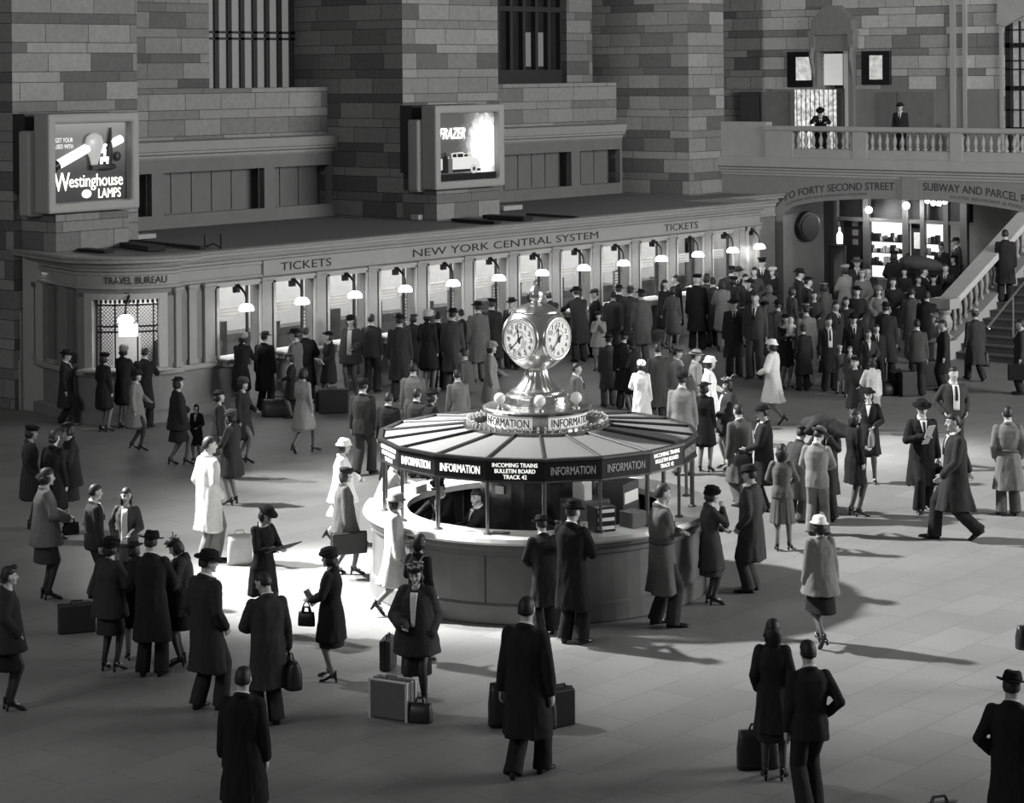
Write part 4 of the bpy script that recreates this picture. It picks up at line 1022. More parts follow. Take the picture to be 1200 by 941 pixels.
TR = {'m': [(.86, .15, .105), (.95, .165, .12), (1.05, .152, .11), (1.15, .152, .112), (1.28, .175, .12), (1.37, .185, .112), (1.43, .15, .09), (1.47, .085, .072), (1.50, .058, .060)],
      'f': [(.86, .165, .115), (.95, .168, .118), (1.05, .130, .10), (1.13, .122, .098), (1.26, .145, .125), (1.35, .155, .105), (1.41, .13, .085), (1.45, .07, .062), (1.49, .048, .052)]}
class Skel:
    def __init__(s, sex, legs, arms, lean=0, yaw=0, pitch=0, heel=0.0):
        s.sex = sex; s.lean = radians(lean); s.heel = heel
        L = LEGS[legs]; st = max(abs(L[0][1]), abs(L[1][1]))
        s.drop = {True: 0, False: 0}[False] + (.0 if st < .12 else .035 if st < .3 else .075)
        s.z0 = .95 - s.drop + heel
        s.P0 = Vector((0, 0, s.z0)); s.u = Vector((0, sin(s.lean), cos(s.lean))); s.f = Vector((0, cos(s.lean), -sin(s.lean)))
        sw = .172 if sex == 'm' else .145
        s.hips = [Vector((-.09, 0, .90 - s.drop + heel)), Vector((.09, 0, .90 - s.drop + heel))]
        s.ank = []; s.knee = []; s.pitch = []
        for i in (0, 1):
            x, y, z, p = L[i]; k = .85 if sex == 'f' else 1
            A = Vector((x * k, y * k, .09 + z + heel)); K, A = ik(s.hips[i], A, .43, .42, (0, 1, 0))
            s.ank.append(A); s.knee.append(K); s.pitch.append(p)
        s.sh = [s.tp(-sw, -.01, 1.405), s.tp(sw, -.01, 1.405)]; s.el = []; s.wr = []
        for i, nm in enumerate(arms.split(',')):
            sd = -1 if i == 0 else 1; (wx, wy, wz), h = ARMS[nm]
            fixed = nm in ('counter', 'lean')
            if sex == 'f': wx *= .88; wy *= .95
            W = Vector((wx * sd, wy + (.0 if not fixed else .0), wz + heel - s.drop)) if (nm in ('down', 'carry', 'swingf', 'swingb')) else s.tp(wx * sd, wy, wz)
            if nm in ('down', 'carry', 'swingf', 'swingb'): W.y += sin(s.lean) * .35
            if fixed: W = Vector((wx * sd, wy + .45 * sin(s.lean), 1.16))
            E_, W = ik(s.sh[i], W, .29, .26, (h[0] * sd, h[1], h[2])); s.el.append(E_); s.wr.append(W)
        hy = Matrix.Rotation(radians(-yaw), 3, 'Z') @ Matrix.Rotation(radians(-pitch), 3, 'X')
        B = Matrix(((1, 0, 0), (0, s.f.y, s.u.y), (0, s.f.z, s.u.z)))
        # the head stays closer to upright than the torso
        B2 = Matrix.Rotation(-s.lean * .55, 3, 'X')
        s.neck = s.tp(0, -.005, 1.50 - (.02 if sex == 'f' else 0)); s.HM = B2 @ hy
        s.HC = s.neck + B2 @ Vector((0, .012, .02)) + s.HM @ Vector((0, .008, .118))
    def tp(s, x, y, z): return s.P0 + s.u * (z - .95) + s.f * y + Vector((x, 0, 0))
    def hp(s, p): return s.HC + s.HM @ Vector(p)
def ering(sk, z, hw, hd, yo=0, n=28, pw=2.3, wob=None, low=False):
    pts = []
    for j in range(n):
        a = 2 * pi * j / n; c, s_ = cos(a), sin(a); k = 1 + (wob(a) if wob else 0)
        x = hw * math.copysign(abs(c) ** (2 / pw), c) * k; y = hd * math.copysign(abs(s_) ** (2 / pw), s_) * k + yo
        if low: pts.append(Vector((x, y, z)))
        else: pts.append(sk.tp(x, y, z))
    return pts
def limb(mb, pts, rad, n=12, flat=False):
    P = []; Rr = []
    for i in range(len(pts) - 1):
        for k in range(5):
            t = k / 5; P.append(pts[i].lerp(pts[i + 1], t)); Rr.append(rad[i] + (rad[i + 1] - rad[i]) * t)
    P.append(pts[-1]); Rr.append(rad[-1])
    mb.tube(P, Rr, n)
    for i, p in enumerate(pts[:-1] if flat else pts): mb.ell(p, (rad[i],) * 3, 12, 8)
def head_mesh(mb, sk, det):
    f = sk.sex == 'f'; R_ = Vector((.073 if f else .077, .094 if f else .098, .115 if f else .12)); n, m = (28, 22) if det else (16, 12)
    rings = []
    for i in range(m + 1):
        th = min(max(pi * i / m, .03), pi - .03); ring = []
        for j in range(n):
            a = 2 * pi * j / n; st_ = sin(th) ** (.78 if th > pi / 2 else 1); d = Vector((st_ * cos(a), st_ * sin(a), -cos(th)))
            p = Vector((d.x * R_.x, d.y * R_.y, d.z * R_.z))
            if d.z < -.1:
                t = min(1, (-d.z - .1) / .9)
                p.x *= 1 - (.38 if f else .30) * t * t ** .3
                p.y += .022 * t
                if d.y < 0: p.y *= 1 - .25 * t
            if d.y > .3: p.y -= .012 * (d.y - .3)
            for sx in (-1, 1):
                q = (d - Vector((.36 * sx, .88, .10))).length
                if q < .3: p *= 1 - .085 * (1 - q / .3)
            ring.append(sk.hp(p))
        rings.append(ring)
    mb.loft(rings)
    mb.tube([sk.hp((0, .083, .028)), sk.hp((0, .098, -.005)), sk.hp((0, .110, -.025)), sk.hp((0, .096, -.034))], [.008, .011, .015, .012], 8)
    mb.ell(sk.hp((0, .084, -.062)), (.022, .012, .010), 8, 6, sk.HM); mb.ell(sk.hp((0, .080, -.098)), (.022, .016, .016), 8, 6, sk.HM)
    for sx in (-1, 1):
        mb.ell(sk.hp((sx * .076, -.008, -.005)), (.011, .02, .031), 8, 6, sk.HM)
        mb.ell(sk.hp((sx * .03, .078, .036)), (.024, .012, .007), 8, 6, sk.HM)
        mb.ell(sk.hp((sx * .040, .062, -.03)), (.022, .02, .02), 8, 6, sk.HM)
    r0 = .050 if f else .060
    mb.tube([sk.tp(0, -.01, 1.42), sk.neck, sk.hp((0, -.012, -.07)), sk.hp((0, -.015, -.02))], [r0 * 1.15, r0, r0, r0], 14)
def hand(mb, fb, sk, i, det, curl=.5):
    sd = -1 if i == 0 else 1; W = sk.wr[i]; d = (W - sk.el[i]).normalized()
    side = Vector((0, 1, 0)) - d * d.y; side = side.normalized() if side.length > .2 else Vector((-sd, 0, 0))
    nrm = d.cross(side).normalized()
    if nrm.dot(Vector((-sd, 0, -.3))) < 0: nrm = -nrm   # palm side towards the body
    k = .88 if sk.sex == 'f' else 1.0
    c = W + d * .05 * k
    mb.loft([[W + d * (t * k) + side * (w * k * cos(2 * pi * j / 12)) + nrm * (h * k * sin(2 * pi * j / 12)) for j in range(12)] for t, w, h in ((-.02, .026, .021), (.02, .034, .02), (.05, .042, .018), (.085, .043, .015), (.095, .03, .008))])
    if not det: 
        mb.loft([[W + d * (t * k) + nrm * (b * k) + side * (w * k * cos(2 * pi * j / 10)) + nrm * (h * k * sin(2 * pi * j / 10)) for j in range(10)] for t, w, h, b in ((.08, .041, .014, 0), (.12, .04, .013, .012), (.15, .036, .012, .035))]); return
    L = (.068, .078, .073, .058)
    for q in range(4):
        o = (.031 - .0205 * q) * k; p0 = W + d * .08 * k + side * o; l = L[q] * k
        ang = curl; p1 = p0 + (d * cos(ang * .5) + nrm * sin(ang * .5)) * l * .45; p2 = p1 + (d * cos(ang * 1.3) + nrm * sin(ang * 1.3)) * l * .3; p3 = p2 + (d * cos(ang * 2) + nrm * sin(ang * 2)) * l * .25
        fb.tube([p0 - d * .02, p0, p1, p2, p3], [.009 * k, .0095 * k, .0085 * k, .0078 * k, .006 * k], 7)
    t0 = W + d * .02 * k + side * .028 * k; t1 = t0 + (d * .55 + side * .6 + nrm * .35).normalized() * .035 * k; t2 = t1 + (d * .9 + nrm * .45).normalized() * .03 * k
    fb.tube([t0 - d * .01, t0, t1, t2], [.013 * k, .012 * k, .0095 * k, .007 * k], 7)
CACHE = {}
def tbpos(px, out=.55):
    best = min(((abs(ont_px(arcp(i / 60, out)) - px), i) for i in range(61)))[1]
    return arcp(best / 60, out)
def ont_px(p):
    dx, dy = p[0] - CAM[0], p[1] - CAM[1]; D = dx * FWD[0] + dy * FWD[1]; return 600 + (dx * RGT[0] + dy * RGT[1]) / D * FPX + 3
LIMS = {'travellers lined up at the ticket windows': -.62}
def cached(key, fn):
    if key not in CACHE: CACHE[key] = fn()
    return CACHE[key]
def body_mesh(sk, det):
    mb = MB(); fb = MB()
    T_ = TR[sk.sex]
    mb.loft([ering(sk, z, a * (.86 if z < 1.44 else 1), b * (.82 if z < 1.44 else 1), 0, 24) for z, a, b in T_])
    k = 1 if sk.sex == 'm' else .86
    for i in (0, 1):
        limb(mb, [sk.sh[i], sk.el[i], sk.wr[i]], [.048 * k, .036 * k, .026 * k])
        limb(mb, [sk.hips[i], sk.knee[i], sk.ank[i]], [.07, .048 * k, .034 * k])
        cf = sk.knee[i].lerp(sk.ank[i], .28) + Vector((0, -.018, 0)); mb.ell(cf, (.04 * k, .042 * k, .10), 12, 8)
        fo = Matrix.Rotation(radians(sk.pitch[i]), 3, 'X'); mb.ell(sk.ank[i] + fo @ Vector((0, .045, -.045 - sk.heel * .3)), (.028, .075, .022), 12, 8, fo)
        hand(mb, fb, sk, i, det)
    head_mesh(mb, sk, det)
    me = remesh(mb, .0095 if det else .017, 1)
    if fb.v:
        bm = bmesh.new(); bm.from_mesh(me); vs = [bm.verts.new(v) for v in fb.v]
        for f_ in fb.f:
            q = bm.faces.new([vs[i] for i in f_]); q.smooth = True
        bm.to_mesh(me); bm.free()
    return me
def sleeve(mb, sk, i, r0=.078, r1=.066, r2=.056, short=0.0):
    S, E_, W = sk.sh[i], sk.el[i], sk.wr[i]
    W2 = W - (W - E_).normalized() * (.015 + short)
    limb(mb, [S, E_, W2], [r0, r1, r2])
GAR = {  # hem z, rings from bottom: (z, hw, hd)
 'over': [(.44, .245, .20), (.60, .232, .188), (.80, .212, .17), (.97, .20, .158), (1.08, .19, .15), (1.28, .207, .152), (1.38, .212, .134), (1.435, .18, .105), (1.475, .10, .088)],
 'trench': [(.42, .255, .205), (.60, .24, .19), (.80, .215, .168), (.97, .19, .148), (1.06, .168, .13), (1.14, .185, .145), (1.28, .207, .152), (1.38, .212, .134), (1.435, .18, .105), (1.475, .10, .088)],
 'jacket': [(.78, .20, .155), (.95, .195, .15), (1.06, .175, .138), (1.28, .203, .146), (1.38, .203, .13), (1.44, .16, .10), (1.475, .092, .082)],
 'wcoat': [(.50, .235, .205), (.66, .22, .19), (.85, .20, .165), (1.0, .17, .14), (1.08, .152, .125), (1.25, .178, .148), (1.35, .18, .126), (1.41, .145, .10), (1.45, .085, .08)],
 'swing': [(.70, .275, .23), (.85, .245, .20), (1.0, .215, .175), (1.15, .195, .155), (1.28, .188, .15), (1.35, .18, .126), (1.41, .145, .10), (1.45, .085, .08)],
 'fur': [(.68, .30, .25), (.85, .275, .225), (1.0, .245, .20), (1.15, .225, .18), (1.28, .215, .17), (1.36, .21, .15), (1.42, .17, .12), (1.46, .11, .10)],
 'wjacket': [(.84, .19, .15), (.95, .182, .142), (1.06, .142, .115), (1.25, .168, .138), (1.35, .17, .118), (1.41, .135, .092), (1.45, .08, .072)],
 'dress': [(.50, .215, .185), (.70, .20, .165), (.88, .19, .15), (1.0, .15, .12), (1.07, .138, .112), (1.24, .16, .135), (1.35, .162, .112), (1.41, .13, .088), (1.45, .075, .068)],
 'vest': [(.90, .175, .13), (1.06, .165, .125), (1.28, .19, .135), (1.38, .19, .12), (1.44, .15, .095), (1.475, .085, .075)]}
def garment_mesh(sk, kind, det, stride):
    mb = MB(); G = GAR[kind]; fem = sk.sex == 'f'; rings = []
    for z, a, b in G:
        low = z < .93
        t = max(0, (.93 - z) / .5); b2 = b + stride * .15 * t; k = .9 if (sk.sex == 'f' and kind in ('over', 'trench', 'jacket', 'vest')) else 1
        ph = sk.wr[0].x * 9
        wob = (lambda a_, t=t: .035 * t * sin(a_ * 7 + ph) + .02 * t * sin(a_ * 11 + 1)) if low else None
        zz = z - (sk.drop if low else 0) + (sk.heel if low else 0)
        yo = 0
        rings.append(ering(sk, zz if low else z, a * k, b2 * k, yo, 36, 2.2, wob, low))
    mb.loft(rings)
    r = {'over': (.073, .064, .056), 'trench': (.074, .066, .056), 'jacket': (.068, .058, .049), 'wcoat': (.066, .059, .051), 'swing': (.072, .077, .078), 'fur': (.10, .10, .09), 'wjacket': (.064, .056, .048), 'dress': (.063, .056, .048), 'vest': (.06, .052, .046)}[kind]
    for i in (0, 1): sleeve(mb, sk, i, *r)
    # collar, open at the throat
    cr = {'over': .026, 'trench': .028, 'jacket': .018, 'wcoat': .034, 'swing': .022, 'fur': .055, 'wjacket': .016, 'dress': .012, 'vest': .01}[kind]
    zb, zf = (1.505, 1.41) if sk.sex == 'm' else (1.485, 1.38); rr = (.080, .078) if sk.sex == 'm' else (.070, .070)
    pts = []
    for k in range(17):
        a = radians(90 + 28 + (360 - 56) * k / 16); t = (1 - sin(a)) / 2   # 0 front, 1 back
        pts.append(sk.tp(rr[0] * cos(a) * (1 + .0 * t), rr[1] * sin(a) + .02 * (1 - t), zf + (zb - zf) * t ** .7))
    mb.tube(pts, [cr * (.7 + .3 * sin(pi * k / 16)) for k in range(17)], 8)
    return remesh(mb, .0125 if det else .021, 2, .018 if kind != 'jacket' else .013)
def front_patch(sk, z0, z1, w0, w1, off, kind):
    """thin V on the chest following the garment front; w0 at z0 (top) to w1 at z1"""
    G = GAR[kind]; mb = MB(); nz, nx = 8, 6; F_ = []; 
    def hd(z):
        for (za, a, b), (zb, a2, b2) in zip(G, G[1:]):
            if za <= z <= zb: t = (z - za) / (zb - za); return a + (a2 - a) * t, b + (b2 - b) * t
        return G[-1][1:]
    for o_ in (off, off - .03):
        for i in range(nz + 1):
            z = z0 + (z1 - z0) * i / nz; w_ = w0 + (w1 - w0) * i / nz; A, B = hd(min(z, G[-1][0]))
            for j in range(nx + 1):
                x = w_ * (2 * j / nx - 1); y = B * (max(0, 1 - abs(x / A) ** 2.2)) ** (1 / 2.2)
                F_.append(sk.tp(x, y + o_, z))
    n = nx + 1; fs = []; tot = n * (nz + 1)
    for i in range(nz):
        for j in range(nx):
            q = (i * n + j, i * n + j + 1, (i + 1) * n + j + 1, (i + 1) * n + j); fs.append(q); fs.append(tuple(tot + k for k in reversed(q)))
    rim = [j for j in range(n)] + [i * n + nx for i in range(1, nz + 1)] + [nz * n + j for j in range(nx - 1, -1, -1)] + [i * n for i in range(nz - 1, 0, -1)]
    for a, b in zip(rim, rim[1:] + rim[:1]): fs.append((a, b, b + tot, a + tot))
    mb.add(F_, fs); return mb
def trousers_mesh(sk, det):
    mb = MB(); c = (sk.hips[0] + sk.hips[1]) / 2
    mb.ell(c + Vector((0, 0, .04)), (.17, .125, .14), 16, 10)
    for i in (0, 1):
        A = sk.ank[i] + (sk.ank[i] - sk.knee[i]).normalized() * .05; limb(mb, [sk.hips[i], sk.knee[i], A], [.105, .086, .096], flat=True)
    return remesh(mb, .0125 if det else .021, 2, .008)
def skirt_mesh(sk, det, hem, flare, pleat, stride):
    mb = MB(); rings = []
    for z, a, b in ((hem, .17 + flare, .15 + flare + stride * .2), (hem + .15, .175 + flare * .6, .15 + flare * .5 + stride * .1), (.86, .175, .135), (.98, .165, .13), (1.06, .135, .11)):
        t = max(0, (.95 - z) / .45); wob = (lambda a_, t=t: pleat * t * sin(a_ * 16) + .015 * t * sin(a_ * 5))
        rings.append(ering(sk, z - sk.drop + sk.heel, a, b, 0, 96 if pleat else 40, 2.1, wob, True))
    mb.loft(rings)
    return remesh(mb, .011 if det else .021, 1, .005)
def shoe_mesh(sk, i):
    mb = MB(); f = sk.sex == 'f' and sk.heel > 0; fo = Matrix.Rotation(radians(sk.pitch[i]), 3, 'X')
    hz = -.09 - sk.heel; A = sk.ank[i]; yawm = Matrix.Rotation(radians((12 if i == 0 else -12)), 3, 'Z')
    def P(x, y, z): return A + yawm @ (fo @ Vector((x, y, z)))
    if f: secs = [(-.055, .020, -.07, .02), (-.035, .030, -.078, .012), (.02, .028, -.082, -.03), (.08, .034, -.115, -.06), (.13, .036, hz, -.085), (.17, .026, hz, -.10), (.19, .010, hz, hz + .012)]
    else: secs = [(-.075, .022, hz, -.01), (-.05, .036, hz, .015), (.0, .036, hz, .02), (.06, .040, hz, -.02), (.12, .046, hz, -.04), (.18, .040, hz, -.05), (.215, .018, hz, -.068)]
    rings = []
    for y, w_, zb, zt in secs:
        rings.append([P(w_ * cos(a), y, (zt + zb) / 2 + (zt - zb) / 2 * max(-.98, min(1, sin(a) * 1.15))) for a in [2 * pi * j / 12 for j in range(12)]])
    mb.loft(rings)
    if f: mb.loft([[P(.011 * sx, -.05 + .011 * sy, hz) for sx, sy in ((-1, -1), (1, -1), (1, 1), (-1, 1))], [P(.018 * sx, -.04 + .02 * sy, -.07) for sx, sy in ((-1, -1), (1, -1), (1, 1), (-1, 1))]])
    return mb
def hair_mb(sk, style, seed):
    s_long = style != 'short'; mb = MB(); n, m = 24, 18; R_ = (.083, .103, .122) if sk.sex == 'm' else (.081, .102, .121)
    rings = []
    for i in range(m + 1):
        th = min(max(pi * i / m, .03), pi - .03); ring = []
        for j in range(n):
            a = 2 * pi * j / n; st_ = sin(th) ** (.76 if th > pi / 2 else 1); d = Vector((st_ * cos(a), st_ * sin(a), -cos(th)))
            line = .42 if d.y > .5 else .42 - (.5 - d.y) * .95
            inside = d.z < max(line, -.62 if s_long else -.42) or (abs(d.x) > .75 and d.z < .25 and d.y > -.25)
            if style == 'bald': inside = inside or d.z > .55
            k = .80 if inside else 1.0 + (.03 if sk.sex == 'm' else .07)
            k += .018 * noise.noise(d * 5 + Vector((seed, 0, 0)))
            ring.append(sk.hp((d.x * R_[0] * k, d.y * R_[1] * k - (.006), d.z * R_[2] * k)))
        rings.append(ring)
    mb.loft(rings)
    def blob(c, r, amp=.12):
        o = len(mb.v); mb.ell(sk.hp(c), r, 16, 12, sk.HM)
        cc = sk.hp(c)
        for q in range(o, len(mb.v)):
            v = Vector(mb.v[q]); dd = v - cc; mb.v[q] = tuple(cc + dd * (1 + amp * noise.noise(v * 28)))
    if style == 'long':
        blob((0, -.055, -.06), (.105, .065, .125), .35)
        for sx in (-1, 1): blob((sx * .068, -.02, -.06), (.03, .045, .10), .3)
    elif style == 'bob':
        blob((0, -.05, -.03), (.088, .06, .085), .25)
        for sx in (-1, 1): blob((sx * .068, -.01, -.03), (.026, .045, .065), .3)
    elif style == 'bun': blob((0, -.10, -.045), (.045, .035, .04), .15); blob((0, -.05, -.02), (.078, .05, .07), .15)
    elif style == 'roll': blob((0, -.075, -.055), (.075, .035, .035), .2); blob((0, .05, .118), (.06, .04, .03), .2)
    return mb
def hat_mb(sk, kind, seed=0):
    """returns (hat, band or None)"""
    mb = MB(); bd_ = None; n = 28; tilt = Matrix.Rotation(radians(4), 3, 'Y') @ Matrix.Rotation(radians(-6), 3, 'X')
    def H(x, y, z): return sk.hp(tilt @ Vector((x, y, z)))
    def ring(rx, ry, z, fz=None, sq=None): 
        out = []
        for j in range(n):
            a = 2 * pi * j / n; zz = z + (fz(a) if fz else 0); k = (sq(a) if sq else 1)
            out.append(H(rx * k * cos(a), ry * sin(a) - .004, zz))
        return out
    if kind in ('fedora', 'homburg', 'panama', 'wide'):
        bw = {'fedora': .058, 'homburg': .045, 'panama': .062, 'wide': .10}[kind]; ch = {'fedora': .098, 'homburg': .105, 'panama': .09, 'wide': .075}[kind]
        curl = lambda a: .016 * cos(a) ** 2 - .010 * max(0, sin(a)) - .0 + (.012 if kind == 'homburg' else 0) * cos(a) ** 2
        z0 = .048
        pin = lambda a: 1 - .22 * max(0, sin(a)) ** 4
        dent = lambda a: -.012 * abs(sin(a)) ** 6
        R0 = (.090, .112)
        rings = [ring(R0[0] + bw, R0[1] + bw, z0 - .004, curl), ring(R0[0] + bw + .003, R0[1] + bw + .003, z0 + .002, curl), ring(R0[0] + bw, R0[1] + bw, z0 + .006, curl), ring(R0[0] + .012, R0[1] + .012, z0 + .009), ring(R0[0], R0[1], z0 + .016),
                 ring(R0[0] - .003, R0[1] - .003, z0 + ch * .55), ring(R0[0] - .012, R0[1] - .008, z0 + ch * .85, None, pin), ring(R0[0] - .028, R0[1] - .022, z0 + ch, dent, pin), ring(.035, .06, z0 + ch - .006, None), ring(.006, .03, z0 + ch - .02)]
        mb.loft(rings)
        mb.loft([ring(R0[0] + .002, R0[1] + .002, z0 - .004), ring(R0[0] + .002, R0[1] + .002, z0 - .003)])
        if kind != 'wide': bd_ = MB().loft([ring(R0[0] + .004, R0[1] + .004, z0 + .010), ring(R0[0] + .004, R0[1] + .004, z0 + .042), ring(R0[0] - .004, R0[1] - .004, z0 + .042), ring(R0[0] - .004, R0[1] - .004, z0 + .01)], close=True)
    elif kind == 'cap':
        mb.loft([ring(.088, .108, .055), ring(.092, .112, .085), ring(.118, .135, .115, lambda a: .012 * sin(a)), ring(.112, .13, .128, lambda a: .012 * sin(a)), ring(.03, .04, .135)])
        mb.loft([[H(.075 * cos(a), .085 * sin(a) + .03 + .02 * t, .055 - .012 * t) for a in [radians(15 + 150 * j / 8) for j in range(9)]] + [H(.085 * cos(a), .085 * sin(a) + .055 + .02 * t, .04 - .014 * t) for a in [radians(165 - 150 * j / 8) for j in range(9)]] for t in (0, .5)])
    elif kind == 'beret':
        mb.loft([ring(.085, .10, .05), ring(.10, .118, .075), ring(.115, .13, .10, lambda a: .01 * cos(a)), ring(.095, .11, .135, lambda a: .015 * cos(a)), ring(.02, .02, .15)])
    elif kind == 'turban':
        mb.loft([ring(.090, .11, .02, lambda a: .02 * sin(a)), ring(.102, .122, .06, lambda a: .02 * sin(a)), ring(.104, .124, .10), ring(.085, .10, .145), ring(.02, .03, .165)])
        for k in range(3): mb.tube([H(.104 * cos(a), .123 * sin(a), .04 + .03 * k + .03 * sin(a + k)) for a in [2 * pi * j / 16 for j in range(17)]], .014, 6)
    elif kind == 'pillbox':
        mb.loft([ring(.078, .085, .085), ring(.085, .092, .09), ring(.085, .092, .135), ring(.05, .06, .142), ring(.01, .01, .143)])
    elif kind == 'cloche':
        mb.loft([ring(.125, .14, .035, lambda a: .025 * sin(a)), ring(.128, .143, .042, lambda a: .025 * sin(a)), ring(.094, .112, .055), ring(.092, .11, .10), ring(.07, .085, .14), ring(.01, .01, .152)])
    elif kind == 'boater':
        mb.loft([ring(.13, .145, .06), ring(.132, .147, .066), ring(.084, .10, .07), ring(.078, .092, .115), ring(.01, .01, .118)])
        bd_ = MB().loft([ring(.088, .104, .07), ring(.086, .102, .095), ring(.07, .08, .095), ring(.07, .08, .07)], close=True)
    elif kind == 'flower':
        mb.loft([ring(.085, .095, .07), ring(.11, .12, .078), ring(.11, .12, .085), ring(.075, .085, .10), ring(.01, .01, .12)])
        bd_ = MB(); rnd = random.Random(seed)
        for k in range(14):
            a = 2 * pi * k / 14; r_ = .06 + .04 * rnd.random(); bd_.ell(H(r_ * cos(a), r_ * sin(a), .11 + .04 * rnd.random()), (.022, .022, .016), 7, 5)
        bd_.tube([H(-.03, -.05, .12), H(-.09, -.12, .2), H(-.16, -.15, .19)], [.012, .008, .002], 6)
    elif kind == 'peaked':
        mb.loft([ring(.088, .108, .045), ring(.10, .12, .06), ring(.105, .125, .10), ring(.07, .09, .13), ring(.03, .03, .20, lambda a: 0), ring(.01, .01, .22)])
        bd_ = None
    elif kind == 'veil':
        mb.loft([ring(.09, .105, .03, lambda a: -.05 * max(0, -sin(a))), ring(.10, .12, .05, lambda a: -.03 * max(0, -sin(a))), ring(.098, .118, .10), ring(.07, .085, .135), ring(.01, .01, .145)])
    elif kind == 'slant':
        mb.loft([ring(.14, .15, .07, lambda a: .03 * cos(a) + .02 * sin(a)), ring(.143, .153, .078, lambda a: .03 * cos(a) + .02 * sin(a)), ring(.085, .10, .09), ring(.07, .085, .13), ring(.01, .01, .14)])
    return mb, bd_
def wool(g):
    g = int(round((g * 1.12 + 7) / 6) * 6) if g < 180 else g; return mat(f'wool_{g}', g, .9, nz=.22, nscale=22, bump=.25, bscale=90, spec=.2)
def felt(g): g = int(round(g / 8) * 8); return mat(f'felt_{g}', g, .85, nz=.1, nscale=12, spec=.2)
def furm(g): g = int(round(g / 8) * 8); return mat(f'fur_{g}', g, .8, nz=.7, nscale=26, bump=1.0, bscale=55)
M_skin = mat('skin', 175, .55, nz=.05); M_skin2 = mat('tanned_skin', 140, .55, nz=.05)
M_eye = mat('eye_dark', 30, .3, nz=0); M_lip = mat('lips', 85, .5, nz=0); M_shoe = mat('shoe_leather', 22, .35, nz=.1); M_shirt = mat('white_shirt', 215, .8, nz=.05)
def hairm(g): return mat(f'hair_{g}', g, .55, nz=.35, nscale=30, bump=.25, bscale=120, stretch=(2, 2, .5))
def mobj(name, me, m, parent):
    o = bpy.data.objects.new(name, me); COL.objects.link(o)
    if not me.materials: me.materials.append(m)
    o.material_slots[0].link = 'OBJECT'; o.material_slots[0].material = m
    o.parent = parent; return o
def meshof(mb, smooth=True):
    me = bpy.data.meshes.new('m'); me.from_pydata([tuple(v) for v in mb.v], [], mb.f)
    bm = bmesh.new(); bm.from_mesh(me); bmesh.ops.recalc_face_normals(bm, faces=bm.faces); bm.to_mesh(me); bm.free()
    me.polygons.foreach_set('use_smooth', [smooth] * len(me.polygons)); me.update(); return me
ALLP = []
ARMD = 'down,down'
